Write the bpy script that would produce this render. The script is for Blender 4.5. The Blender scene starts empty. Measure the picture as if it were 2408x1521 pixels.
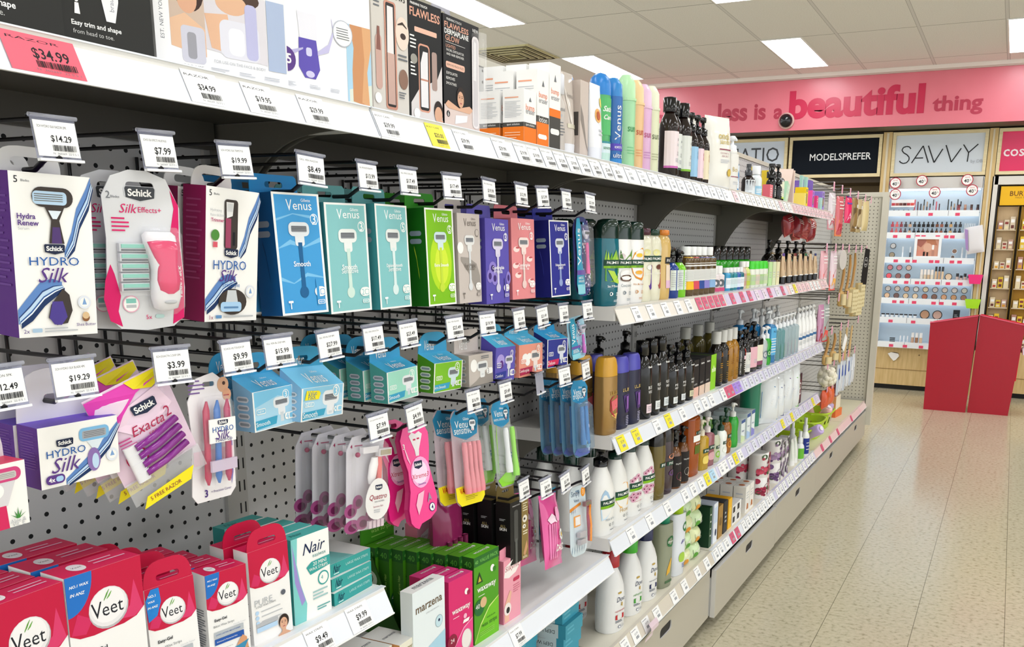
import bpy, math, random
from mathutils import Vector, Matrix
from mathutils.geometry import tessellate_polygon
random.seed(7)
S = bpy.context.scene
COL = S.collection
PI = math.pi
R = math.radians
# ---------- camera, world, exposure
cd = bpy.data.cameras.new('camera')
cam = bpy.data.objects.new('camera', cd)
COL.objects.link(cam)
cd.sensor_width = 36
cd.lens = 2080.857 * 36 / 2408
cd.shift_x = (1204 - 1356.65) / 2408
cd.shift_y = (1020.2 - 760.5) / 2408
cd.clip_start = .02
r_, d_, f_ = (.899501, .436673, .014658), (.103111, -.179559, -.978329), (-.424578, .881519, -.206539)
cam.matrix_world = Matrix(((r_[0], -d_[0], -f_[0], 0), (r_[1], -d_[1], -f_[1], 0), (r_[2], -d_[2], -f_[2], 1.36), (0, 0, 0, 1)))
S.camera = cam
S.view_settings.view_transform = 'Standard'
S.view_settings.look = 'None'
S.view_settings.exposure = .22
S.view_settings.gamma = 1
S.view_settings.use_curve_mapping = False
W = bpy.data.worlds.new('shop_world')
S.world = W
W.use_nodes = True
W.node_tree.nodes['Background'].inputs[0].default_value = (.96, .98, 1, 1)
W.node_tree.nodes['Background'].inputs[1].default_value = 1.6
LAMP = 10.5
S.cycles.max_bounces = 6
S.cycles.diffuse_bounces = 3
S.cycles.glossy_bounces = 3
S.cycles.transparent_max_bounces = 16
S.cycles.caustics_reflective = False
S.cycles.caustics_refractive = False

# ---------- materials
def hx(h):
    h = h.lstrip('#')
    if len(h) == 3: h = ''.join(c * 2 for c in h)
    o = []
    for i in (0, 2, 4):
        c = int(h[i:i + 2], 16) / 255
        o.append(c / 12.92 if c <= .04045 else ((c + .055) / 1.055) ** 2.4)
    return (*o, 1)
MS = {}
KIND = dict(card=(.45, .3, 0), matte=(.85, .2, 0), plast=(.3, .5, 0), gloss=(.12, .5, 0), metal=(.3, .5, 1), ink=(.5, .2, 0), foil=(.25, .6, .4))
def M(h, k='card'):
    key = (h, k)
    if key in MS: return MS[key]
    m = bpy.data.materials.new(k + '_' + h.lstrip('#'))
    m.use_nodes = True
    b = m.node_tree.nodes['Principled BSDF']
    b.inputs['Base Color'].default_value = hx(h)
    r, s, me = KIND[k]
    b.inputs['Roughness'].default_value = r
    b.inputs['Specular IOR Level'].default_value = s
    b.inputs['Metallic'].default_value = me
    MS[key] = m
    return m
def CL(h='#ffffff', a=.2, r=.12):
    "clear film or liquid: tinted see-through mixed with a glossy coloured body"
    key = (h, 'clear', a, r)
    if key in MS: return MS[key]
    m = bpy.data.materials.new('clear_' + h.lstrip('#'))
    m.use_nodes = True
    n = m.node_tree
    b = n.nodes['Principled BSDF']
    b.inputs['Base Color'].default_value = hx(h)
    b.inputs['Roughness'].default_value = r
    b.inputs['Specular IOR Level'].default_value = .8
    t = n.nodes.new('ShaderNodeBsdfTransparent')
    c = hx(h)
    t.inputs[0].default_value = tuple(.35 + .65 * x for x in c[:3]) + (1,)
    x = n.nodes.new('ShaderNodeMixShader')
    x.inputs[0].default_value = a
    n.links.new(t.outputs[0], x.inputs[1]); n.links.new(b.outputs[0], x.inputs[2])
    n.links.new(x.outputs[0], n.nodes['Material Output'].inputs[0])
    MS[key] = m
    return m
def EM(h, s):
    key = (h, 'emit', s)
    if key in MS: return MS[key]
    m = bpy.data.materials.new('lamp_' + h.lstrip('#'))
    m.use_nodes = True
    n = m.node_tree
    n.nodes.remove(n.nodes['Principled BSDF'])
    e = n.nodes.new('ShaderNodeEmission')
    e.inputs[0].default_value = hx(h); e.inputs[1].default_value = s
    n.links.new(e.outputs[0], n.nodes['Material Output'].inputs[0])
    MS[key] = m
    return m
class NB:
    "tiny helper to write procedural node trees"
    def __init__(s, name, rough=.5, spec=.4):
        s.m = bpy.data.materials.new(name); s.m.use_nodes = True
        s.t = s.m.node_tree; s.b = s.t.nodes['Principled BSDF']
        s.b.inputs['Roughness'].default_value = rough; s.b.inputs['Specular IOR Level'].default_value = spec
        s.pos = s.t.nodes.new('ShaderNodeNewGeometry').outputs['Position']
        sp = s.t.nodes.new('ShaderNodeSeparateXYZ'); s.t.links.new(s.pos, sp.inputs[0]); s.xyz = sp.outputs
    def ma(s, op, a, b=0.0, c=0.0):
        n = s.t.nodes.new('ShaderNodeMath'); n.operation = op
        for i, v in enumerate((a, b, c)):
            if isinstance(v, (int, float)): n.inputs[i].default_value = v
            else: s.t.links.new(v, n.inputs[i])
        return n.outputs[0]
    def cell(s, v, off, per):
        "distance (m) from the nearest grid line"
        f = s.ma('FRACT', s.ma('DIVIDE', s.ma('SUBTRACT', v, off), per))
        return s.ma('MULTIPLY', s.ma('MINIMUM', f, s.ma('SUBTRACT', 1.0, f)), per)
    def noise(s, sc, det=3, stretch=None):
        n = s.t.nodes.new('ShaderNodeTexNoise'); n.inputs['Scale'].default_value = sc; n.inputs['Detail'].default_value = det
        if stretch:
            mp = s.t.nodes.new('ShaderNodeMapping'); mp.inputs['Scale'].default_value = stretch
            s.t.links.new(s.pos, mp.inputs[0]); s.t.links.new(mp.outputs[0], n.inputs['Vector'])
        else: s.t.links.new(s.pos, n.inputs['Vector'])
        return n.outputs[0]
    def ramp(s, fac, stops):
        n = s.t.nodes.new('ShaderNodeValToRGB'); e = n.color_ramp.elements
        while len(e) < len(stops): e.new(.5)
        for x, (p, c) in zip(e, stops): x.position = p; x.color = hx(c)
        s.t.links.new(fac, n.inputs[0]); return n.outputs[0]
    def mix(s, fac, a, b):
        n = s.t.nodes.new('ShaderNodeMix'); n.data_type = 'RGBA'
        for i, v in ((0, fac), (6, a), (7, b)):
            if isinstance(v, str): n.inputs[i].default_value = hx(v)
            elif isinstance(v, (int, float)): n.inputs[i].default_value = v
            else: s.t.links.new(v, n.inputs[i])
        return n.outputs[2]
    def out(s, c):
        s.t.links.new(c, s.b.inputs['Base Color']); return s.m

# ---------- mesh builder
class MB:
    def __init__(s): s.v, s.f, s.m, s.mi, s.sm = [], [], [], [], []
    def add(s, vs, fs, m, sm=False):
        if m not in s.m: s.m.append(m)
        k = s.m.index(m); o = len(s.v)
        s.v += [tuple(p) for p in vs]
        for f in fs: s.f.append([i + o for i in f]); s.mi.append(k); s.sm.append(sm)
    def box(s, x0, x1, y0, y1, z0, z1, m, **k):
        v = [(x0, y0, z0), (x1, y0, z0), (x1, y1, z0), (x0, y1, z0), (x0, y0, z1), (x1, y0, z1), (x1, y1, z1), (x0, y1, z1)]
        for nm, f in (('front', (0, 1, 5, 4)), ('right', (1, 2, 6, 5)), ('back', (2, 3, 7, 6)), ('left', (3, 0, 4, 7)), ('top', (4, 5, 6, 7)), ('bot', (3, 2, 1, 0))):
            s.add([v[i] for i in f], [(0, 1, 2, 3)], k.get(nm, m))
    def prism(s, pts, y0, y1, m, holes=(), side=None, back=None):
        "outline in XZ pushed from y0 (front) to y1, with real holes"
        rings = [list(pts)] + [list(h) for h in holes]
        tris = tessellate_polygon([[Vector((p[0], p[1], 0)) for p in r] for r in rings])
        flat = [p for r in rings for p in r]
        fr = [(p[0], y0, p[1]) for p in flat]; bk = [(p[0], y1, p[1]) for p in flat]
        s.add(fr, [tuple(t) for t in tris], m); s.add(bk, [tuple(reversed(t)) for t in tris], back or m)
        o = 0
        for r in rings:
            n = len(r); vs = []; fs = []
            for p in r: vs += [(p[0], y0, p[1]), (p[0], y1, p[1])]
            for i in range(n): j = (i + 1) % n; fs.append((2 * i, 2 * j, 2 * j + 1, 2 * i + 1))
            s.add(vs, fs, side or m)
    def loft(s, secs, m, n=28, sm=True, caps=True):
        "sec = (z, rx, ry[, exponent[, cx, cy]])"
        vs, fs = [], []
        for q in secs:
            z, rx, ry = q[:3]; e = q[3] if len(q) > 3 else 2; cx, cy = (q[4], q[5]) if len(q) > 5 else (0, 0)
            for i in range(n):
                a = 2 * PI * i / n; c, d = math.cos(a), math.sin(a)
                vs.append((cx + rx * math.copysign(abs(c) ** (2 / e), c), cy + ry * math.copysign(abs(d) ** (2 / e), d), z))
        for k in range(len(secs) - 1):
            for i in range(n):
                j = (i + 1) % n; fs.append((k * n + i, k * n + j, k * n + n + j, k * n + n + i))
        s.add(vs, fs, m, sm)
        if caps:
            s.add(vs[:n], [tuple(reversed(range(n)))], m); s.add(vs[-n:], [tuple(range(n))], m)
    def cyl(s, x, y, z0, z1, r, m, n=20, r1=None):
        s.loft([(z0, r, r, 2, x, y), (z1, r1 or r, r1 or r, 2, x, y)], m, n)
    def tube(s, path, r, m, n=8):
        P = [Vector(p) for p in path]; vs, fs = [], []
        for i, p in enumerate(P):
            d = (P[min(i + 1, len(P) - 1)] - P[max(i - 1, 0)]).normalized()
            a = d.cross(Vector((0, 0, 1)) if abs(d.z) < .9 else Vector((1, 0, 0))).normalized(); b = d.cross(a)
            rr = r[i] if isinstance(r, (list, tuple)) else r
            for k in range(n): t = 2 * PI * k / n; vs.append(p + (a * math.cos(t) + b * math.sin(t)) * rr)
        for i in range(len(P) - 1):
            for k in range(n): j = (k + 1) % n; fs.append((i * n + k, i * n + j, i * n + n + j, i * n + n + k))
        fs += [tuple(range(n)), tuple(range(len(vs) - 1, len(vs) - n - 1, -1))]
        s.add(vs, fs, m, True)
    def ball(s, x, y, z, rx, m, ry=None, rz=None, n=18, k=10):
        ry = ry or rx; rz = rz or rx
        s.loft([(z - rz * math.cos(PI * (i + .02) / (k + .04)), max(rx * math.sin(PI * (i + .02) / (k + .04)), 1e-5), max(ry * math.sin(PI * (i + .02) / (k + .04)), 1e-5), 2, x, y) for i in range(k + 1)], m, n)
    def pillow(s, w, h, t, m, n=12, pinch=.0, back=None, seal=0.0):
        for side, mm in ((-1, m), (1, back or m)):
            vs, fs = [], []
            for j in range(n + 1):
                for i in range(n + 1): vs.append(pilp(i / n, j / n, w, h, t, side, pinch, seal))
            for j in range(n):
                for i in range(n):
                    q = (j * n + j + i, j * n + j + i + 1, (j + 1) * (n + 1) + i + 1, (j + 1) * (n + 1) + i)
                    fs.append(q if side < 0 else tuple(reversed(q)))
            s.add(vs, fs, mm, True)
    def obj(s, name, parent=None, label=None):
        me = bpy.data.meshes.new(name)
        me.from_pydata(s.v, [], s.f)
        for m in s.m: me.materials.append(m)
        me.polygons.foreach_set('material_index', s.mi); me.polygons.foreach_set('use_smooth', s.sm)
        me.update()
        o = bpy.data.objects.new(name, me); COL.objects.link(o)
        if parent: o.parent = parent
        if label: o['label'] = label
        return o
def pilp(u, v, w, h, t, side=-1, pinch=0, seal=0.0):
    a = max(0, 1 - abs(2 * u - 1) ** 2.6)
    v2 = min(1, max(0, (v - seal) / (1 - 2 * seal))) if seal else v
    b = max(0, 1 - abs(2 * v2 - 1) ** 3.2)
    x = (u - .5) * w * (1 - pinch * (1 - (2 * v - 1) ** 2))
    return (x, side * t / 2 * (a * b) ** .6, v * h)

# ---------- lettering: the built-in font turned into flat mesh
TXC = {}
def TX(st, b=0):
    k = (st, b)
    if k in TXC: return TXC[k]
    cu = bpy.data.curves.new('lettering', 'FONT'); cu.body = st; cu.offset = b; cu.resolution_u = 5 if b >= .03 else 2; cu.size = 1
    o = bpy.data.objects.new('lettering', cu); COL.objects.link(o)
    me = bpy.data.meshes.new_from_object(o, depsgraph=bpy.context.evaluated_depsgraph_get()) if False else o.to_mesh()
    vs = [(v.co.x, v.co.y) for v in me.vertices]; fs = [tuple(p.vertices) for p in me.polygons]
    o.to_mesh_clear(); COL.objects.unlink(o); bpy.data.objects.remove(o); bpy.data.curves.remove(cu)
    if not vs: vs, fs = [(0, 0), (1, 0), (1, 1)], []
    x0 = min(v[0] for v in vs); x1 = max(v[0] for v in vs); y0 = min(v[1] for v in vs); y1 = max(v[1] for v in vs)
    TXC[k] = (vs, fs, x0, x1, y0, y1); return TXC[k]

class FA:
    "print on a face: coordinates 0..1 across and up; every mark lies a hair above the one before"
    def __init__(s, mb, w, h, mp, curved=False, e0=.0003, de=.00005):
        s.mb, s.w, s.h, s.mp, s.cv, s.e, s.de = mb, w, h, mp, curved, e0 * (2 if curved else 1), de
    def P(s, x, z): return s.mp(x * s.w, z * s.h, s.e)
    def r(s, x0, z0, x1, z1, m):
        s.e += s.de; n = 8 if s.cv else 1; vs = []; fs = []
        for i in range(n + 1):
            x = x0 + (x1 - x0) * i / n; vs += [s.P(x, z0), s.P(x, z1)]
        for i in range(n): fs.append((2 * i, 2 * i + 2, 2 * i + 3, 2 * i + 1))
        s.mb.add(vs, fs, m)
    def p(s, pts, m):
        s.e += s.de
        tr = tessellate_polygon([[Vector((x * s.w, z * s.h, 0)) for x, z in pts]])
        fs = []
        for t in tr:
            (ax, az), (bx, bz), (cx, cz) = (pts[i] for i in t)
            fs.append(tuple(t) if (bx - ax) * (cz - az) - (bz - az) * (cx - ax) > 0 else tuple(reversed(t)))
        s.mb.add([s.P(*q) for q in pts], fs, m)
    def c(s, x, z, rx, m, rz=None, n=22, a0=0, a1=360):
        rz = rz if rz is not None else rx * s.w / s.h
        pts = [(x + rx * math.cos(R(a0 + (a1 - a0) * i / n)), z + rz * math.sin(R(a0 + (a1 - a0) * i / n))) for i in range(n if a1 - a0 == 360 else n + 1)]
        s.p(pts, m)
    def rr(s, x0, z0, x1, z1, rad, m):
        s.p(rrect(x0, z0, x1, z1, rad, rad * s.w / s.h), m)
    def t(s, st, x, z, w, m, h=None, b=0, sl=0, rot=0, al='c'):
        "lettering centred on (x,z), w wide (share of face width), optional height share"
        s.e += s.de
        vs, fs, x0, x1, y0, y1 = TX(st, b)
        if rot in (90, -90):
            k = w * s.h / (x1 - x0); kz = (h * s.w / (y1 - y0)) if h else k
        else:
            k = w * s.w / (x1 - x0); kz = (h * s.h / (y1 - y0)) if h else k
        cx, cy = (x0 + x1) / 2, (y0 + y1) / 2
        if al == 'l': cx = x0
        ca, sa = math.cos(R(rot)), math.sin(R(rot)); out = []
        for a, c in vs:
            px = (a - cx) * k + sl * (c - cy) * kz; pz = (c - cy) * kz
            qx, qz = px * ca - pz * sa, px * sa + pz * ca
            out.append(s.mp(x * s.w + qx, z * s.h + qz, s.e))
        s.mb.add(out, fs, m)
    def ln(s, x0, z0, x1, z1, n, m, fill=.45):
        "fine print as thin bars"
        for i in range(n):
            z = z1 - (z1 - z0) * (i + .5) / n; t = (z1 - z0) / n * fill / 2
            s.r(x0, z - t, x1 - (x1 - x0) * random.choice((0, .08, .3)), z + t, m)
    def band(s, line, m):
        "ribbon along (x,z,halfwidth) points"
        up = [(x, z + w) for x, z, w in line]; dn = [(x, z - w) for x, z, w in reversed(line)]
        s.p(dn + up[::1] if False else [*[(x, z - w) for x, z, w in line], *[(x, z + w) for x, z, w in reversed(line)]], m)
def rrect(x0, z0, x1, z1, rx, rz, n=5):
    o = []
    for cx, cz, a in ((x1 - rx, z0 + rz, -90), (x1 - rx, z1 - rz, 0), (x0 + rx, z1 - rz, 90), (x0 + rx, z0 + rz, 180)):
        for i in range(n + 1): t = R(a + 90 * i / n); o.append((cx + rx * math.cos(t), cz + rz * math.sin(t)))
    return o
def fmap(w, y=0): return lambda x, z, e: (x - w / 2, y - e, z)
def lmap(w, d): return lambda x, z, e: (-w / 2 - e, d - x, z)
def rmap(w, d): return lambda x, z, e: (w / 2 + e, x, z)
def tmap(w, h, y=0): return lambda x, z, e: (x - w / 2, y + z, h + e)
def cmap(secs, half):
    "wraps print round a lofted body; x runs 0..2*half metres of arc"
    def f(x, z, e):
        q = secs[0]
        for a, b in zip(secs, secs[1:]):
            if a[0] <= z <= b[0]:
                k = (z - a[0]) / max(1e-9, b[0] - a[0]); q = [u + (v - u) * k for u, v in zip(a[:4], b[:4])]; break
            q = b
        rx, ry, ex = q[1], q[2], (q[3] if len(q) > 3 else 2)
        a = (x - half) / rx * .95
        a = max(-1.5, min(1.5, a)); sn, cs = math.sin(a), math.cos(a)
        return ((rx + e) * math.copysign(abs(sn) ** (2 / ex), sn), -(ry + e) * abs(cs) ** (2 / ex), z)
    return f
# ---------- things
def thing(name, label, cat, loc=(0, 0, 0), rot=(0, 0, 0), group=None):
    o = bpy.data.objects.new(name, None); COL.objects.link(o)
    o.empty_display_size = .02
    o.location = loc; o.rotation_euler = tuple(R(a) for a in rot)
    o['label'] = label; o['category'] = cat
    if group: o['group'] = group
    return o
def tag(o, label, cat, group=None, loc=None, rot=None):
    o['label'] = label; o['category'] = cat
    if group: o['group'] = group
    if loc: o.location = loc
    if rot: o.rotation_euler = tuple(R(a) for a in rot)
    return o
def struct(o): o['kind'] = 'structure'; return o
def dup(root, loc, label, rot=None, group=None):
    r = root.copy(); COL.objects.link(r); r.location = loc; r['label'] = label
    if rot: r.rotation_euler = tuple(R(a) for a in rot)
    if group: r['group'] = group
    for ch in list(root.children):
        c = ch.copy(); COL.objects.link(c); c.parent = r
        for g in ch.children:
            q = g.copy(); COL.objects.link(q); q.parent = c
    return r
ORD = ['first', 'second', 'third', 'fourth', 'fifth', 'sixth', 'seventh', 'eighth', 'ninth', 'tenth', 'eleventh', 'twelfth', 'thirteenth', 'fourteenth', 'fifteenth', 'sixteenth']
WH, BK, GR, DG = M('#f4f3f0'), M('#15151a'), M('#b9bcc0'), M('#6c7076')
INK = M('#22242c', 'ink'); PALE = M('#c3c6cc', 'ink')
# ---------- the room
JY = [1.091 + .915 * i for i in range(-1, 7)]     # bay joints along the aisle
XB, XF = -1.19, -.868                              # pegboard plane, shelf front
n = NB('vinyl_floor', .16, .45)
sp = n.ramp(n.noise(55, 6), [(.30, '#a39b80'), (.44, '#c6bea3'), (.62, '#d0c8ae')])
fl = n.ramp(n.noise(300, 2, (1, 3.2, 1)), [(.30, '#c9c2ae'), (.40, '#ffffff')])
mx = n.t.nodes.new('ShaderNodeMix'); mx.data_type = 'RGBA'; mx.blend_type = 'MULTIPLY'; mx.inputs[0].default_value = .75
n.t.links.new(sp, mx.inputs[6]); n.t.links.new(fl, mx.inputs[7])
jx = n.ma('LESS_THAN', n.cell(n.xyz[0], -.5054, .3063), .0011); jy = n.ma('LESS_THAN', n.cell(n.xyz[1], 3.894, .3063), .0007)
g = n.mix(n.ma('MULTIPLY', n.ma('MAXIMUM', jx, n.ma('MULTIPLY', jy, .45)), .8), mx.outputs[2], '#4a4433')
rg = n.ma('MULTIPLY_ADD', n.noise(6, 3, (1, .4, 1)), .16, .09); n.t.links.new(rg, n.b.inputs['Roughness'])
FLOORM = n.out(g)
mb = MB(); mb.box(-9, 7, -6, 12, -.1, 0, FLOORM); struct(mb.obj('floor'))
n = NB('ceiling_tile', .8, .2)
tx = n.ramp(n.noise(140, 3), [(.35, '#e4e4e0'), (.6, '#efefec')])
lx = n.ma('LESS_THAN', n.cell(n.xyz[0], -.2229, .6), .012); ly = n.ma('LESS_THAN', n.cell(n.xyz[1], 6.2793, 1.2), .004)
ex = n.ma('LESS_THAN', n.ma('ABSOLUTE', n.ma('SUBTRACT', n.cell(n.xyz[0], -.2229, .6), .012)), .0018)
cc = n.mix(lx, n.mix(ly, tx, '#8b8b88'), '#dddddb')
CEILM = n.out(n.mix(n.ma('MULTIPLY', ex, .6), cc, '#8b8b88'))
mb = MB(); mb.box(-9, 7, -6, 12, 3.007, 3.1, CEILM); struct(mb.obj('ceiling'))
# recessed light panels, one half tile wide, in the grid
k = 0
LROWS = ((7.48, 'nearest the pink bulkhead'), (5.08, 'second row from the bulkhead'), (2.68, 'third row from the bulkhead'), (.28, 'above the near end of the aisle'), (-2.12, 'behind the viewer'))
LCOLS = ((-3.823, 'over the far left of the gondola'), (-2.023, 'left of the aisle'), (-.223, 'over the aisle'), (1.577, 'right of the aisle'), (3.377, 'far right of the aisle'))
for y0, rw in LROWS:
    for x0, cn in LCOLS:
        t = thing('ceiling_light', f'white panel {cn}, {rw}', 'ceiling light', (x0 + .165, y0 + .6, 3.007), group='recessed ceiling light panels')
        a = MB(); a.box(-.155, .155, -.59, .59, -.004, -.001, EM('#fbfcff', LAMP)); a.obj('diffuser', t)
        a = MB()
        for q in ((-.165, -.155, -.6, .6), (.155, .165, -.6, .6), (-.155, .155, -.6, -.59), (-.155, .155, .59, .6)): a.box(*q, -.007, -.0005, WH)
        a.obj('frame', t)
# square air diffuser
t = thing('air_vent', 'beige square ceiling air vent with stepped louvres left of the light panel', 'air vent', (-4.12, 7.18, 3.007))
a = MB(); a.box(-.295, .295, -.295, .295, -.006, -.0005, M('#d8d2a8')); a.obj('frame', t)
for i, q in enumerate((.26, .205, .15, .095)):
    a = MB(); d = -.006 - .006 * i
    for sx, sy, w, h in ((0, -1, q, .02), (0, 1, q, .02), (-1, 0, .02, q), (1, 0, .02, q)):
        cx, cy = sx * q, sy * q
        a.box(cx - w, cx + w, cy - h, cy + h, d - .006, d, M('#d3cda6'))
        a.box(cx - w * (1 if w > .03 else .4), cx + w * (1 if w > .03 else .4), cy - h * (1 if h > .03 else .4), cy + h * (1 if h > .03 else .4), d - .0068, d - .0062, M('#1c1a12', 'matte'))
    a.obj('louvre', t)
# walls and bulkhead
mb = MB(); mb.box(-9, 7, 9.95, 10.1, 0, 3.007, M('#6b5a3e')); struct(mb.obj('wall_back'))
n = NB('bulkhead_paint', .3, .5)
PINKM = n.out(n.ramp(n.noise(3, 2), [(.3, '#d8707f'), (.7, '#dd7886')]))
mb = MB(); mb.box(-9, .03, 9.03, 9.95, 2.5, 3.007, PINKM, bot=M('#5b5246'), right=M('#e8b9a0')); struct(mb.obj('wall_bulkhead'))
mb = MB(); mb.box(-9, .06, 9.0, 9.03, 2.975, 3.007, M('#e9dfd8')); mb.box(-9, .05, 9.012, 9.03, 2.962, 2.975, M('#c9b3ac')); struct(mb.obj('trim_1'))
def wall_text(name, label, st, x0, x1, z0, z1, c, b=.012, y=9.03):
    "letters standing 3 mm proud of the wall"
    vs, fs, a0, a1, b0, b1 = TX(st, b); mb = MB()
    f = lambda p, yy: (x0 + (p[0] - a0) / (a1 - a0) * (x1 - x0), yy, z0 + (p[1] - b0) / (b1 - b0) * (z1 - z0))
    mb.add([f(p, y - .003) for p in vs], fs, c)
    mb.add([f(p, y - .0005) for p in vs], fs, c)
    o = mb.obj(name)
    return o
def letters(root_name, label, cat, words):
    t = thing(root_name, label, cat, (0, 0, 0))
    for w in words:
        o = wall_text('word', None, *w); o.parent = t
    return t
CR, CR2 = M('#b0304a', 'plast'), M('#c01846', 'plast')
letters('wall_lettering', 'crimson slogan lettering across the pink bulkhead', 'wall lettering', [
    ('ing', -3.60, -3.24, 2.545, 2.75, CR, .03), ('less', -2.83, -2.53, 2.61, 2.785, CR, .03), ('is', -2.46, -2.345, 2.612, 2.762, CR, .03), ('a', -2.265, -2.175, 2.612, 2.712, CR, .03),
    ('beautiful', -2.118, -.885, 2.60, 2.865, CR2, .04), ('thing', -.815, -.395, 2.572, 2.745, CR, .03)])
t = thing('security_camera', 'black glossy dome security camera under the lettering on the pink bulkhead', 'security camera', (-2.135, 9.03, 2.59))
a = MB(); a.loft([(0, .075, .075), (.012, .078, .078), (.02, .07, .07)], M('#d9b6ae', 'plast')); o = a.obj('base', t); o.rotation_euler = (PI / 2, 0, 0)
a = MB(); a.ball(0, -.03, 0, .064, M('#16181c', 'gloss')); a.obj('dome', t)
# ---------- the gondola: pegboard back, uprights, plinth, end panel
def peg_mat(name, ax, off, c, hole='#0b0b0c', r=.0034, zoff=.981):
    n = NB(name, .55, .3)
    a = n.cell(n.xyz[ax], off, .0254); b = n.cell(n.xyz[2], zoff, .0254)
    d = n.ma('SQRT', n.ma('ADD', n.ma('MULTIPLY', a, a), n.ma('MULTIPLY', b, b)))
    return n.out(n.mix(n.ma('LESS_THAN', d, r), c, hole))
PEG = peg_mat('pegboard_grey', 1, 1.159, '#c6c5c4')
PEGE = peg_mat('pegboard_cream', 0, -1.17, '#cdc8b8', '#4a463b')
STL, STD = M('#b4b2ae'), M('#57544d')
CREAM = M('#cfcabb')
gon = thing('gondola', 'long grey pegboard gondola running down the left of the aisle', 'gondola', (0, 0, 0))
for i in range(7):
    y0, y1 = JY[i], JY[i] + .915
    a = MB(); a.box(XB - .012, XB, y0 + .022, y1 - .022, .06, 1.775, STL, right=PEG); a.obj('pegboard_panel', gon)
for i, y in enumerate(JY):
    a = MB(); a.box(XB - .03, XB + .004, y - .024, y + .024, .0, 1.777, STL); x = XB + .0046
    a.box(XB, XB + .0075, y - .0245, y - .0205, 0, 1.775, STL)
    for k in range(42):
        z = .09 + .04 * k
        for s in (-.0055, .0055): a.box(XB, x, y + s + .012 - .0014, y + s + .012 + .0014, z, z + .019, BK)
    a.obj('upright', gon)
a = MB(); a.box(XB + .012, -.93, .2, 6.56, 0, .05, M('#1b1a18', 'matte')); tag(a.obj('plinth'), 'dark recessed plinth under the row of floor drawers', 'plinth')
a = MB(); a.box(XB - .035, XB + .005, .18, 6.57, 1.777, 1.795, M('#d3cdbd')); a.obj('top_cap', gon)
t = thing('end_panel', 'cream pegboard end panel closing the far end of the gondola', 'panel', (-1.01, 6.608, .13))
a = MB(); a.box(-.205, .162, 0, .014, .0, 1.60, CREAM, front=PEGE); a.obj('pegboard', t)
a = MB(); a.box(.15, .19, -.028, .03, 0, 1.61, CREAM); a.box(.142, .15, -.008, .0, 0, 1.6, M('#a8a391')); a.obj('edge_post', t)
a = MB(); a.box(-.205, .19, -.006, .02, 1.60, 1.632, CREAM); a.obj('top_rail', t)
# price tickets
TKW, TKP, TKY, TKB, TKR = M('#f5f5f4'), M('#f2677a'), M('#f2e438'), M('#b9def2'), M('#d8607f')
TCOL = dict(w=TKW, p=TKP, y=TKY, b=TKB, r=TKR, k=M('#f3cdd2'), v=M('#a98ae0'), l=M('#eef0fb', 'gloss'))
def ticket_art(mb, mp, w, h, c, price, fine=True):
    f = FA(mb, w, h, mp, e0=.0002)
    f.r(0, 0, 1, 1, TCOL[c])
    if not price: return
    if fine:
        f.t(fine if isinstance(fine, str) else 'RAZOR', .42, .84, .7, INK, h=.07)
        f.t(price, .6, .5, .5, BK, b=.015)
        x = .36
        while x < .9:
            q = random.choice((.006, .012, .02)); f.r(x, .16, x + q, .33, BK); x += q + random.choice((.006, .012))
        f.t('N  360369  22 0 5 1', .62, .08, .6, DG, h=.055)
    else:
        f.r(.1, .83, .7, .87, DG); f.t(price, .58, .56, .42, DG); f.r(.4, .2, .82, .4, GR); f.r(.44, .22, .5, .38, DG); f.r(.6, .22, .68, .38, DG)
SH = {}
def rail_ticket(par, yl, zs, c, price, w=.05, fine=False):
    "paper ticket slid into a shelf-edge strip; par is the strip"
    a = MB(); H = .037
    key = (c, price, w, fine)
    if key not in SH or fine:
        mp = lambda x, z, e: (-.8508 - .0176 * z / H + e, x - w / 2, -.0408 + .037 * z / H + e * .4)
        ticket_art(a, mp, w, H, c, price, fine); o = a.obj('price_ticket', par); SH[key] = o.data
    else:
        o = bpy.data.objects.new('price_ticket', SH[key]); COL.objects.link(o); o.parent = par
    o.location = (0, yl, 0); return o
RAILM = {'w': M('#e6eaf1', 'plast'), 'c': M('#ece6dc', 'plast'), 'k': M('#f0d3d2', 'plast'), 'l': M('#dcd9f2', 'gloss'), 'b': M('#d7cfc0', 'plast')}  # the lilac strip has lavender glare put into its base colour
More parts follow.
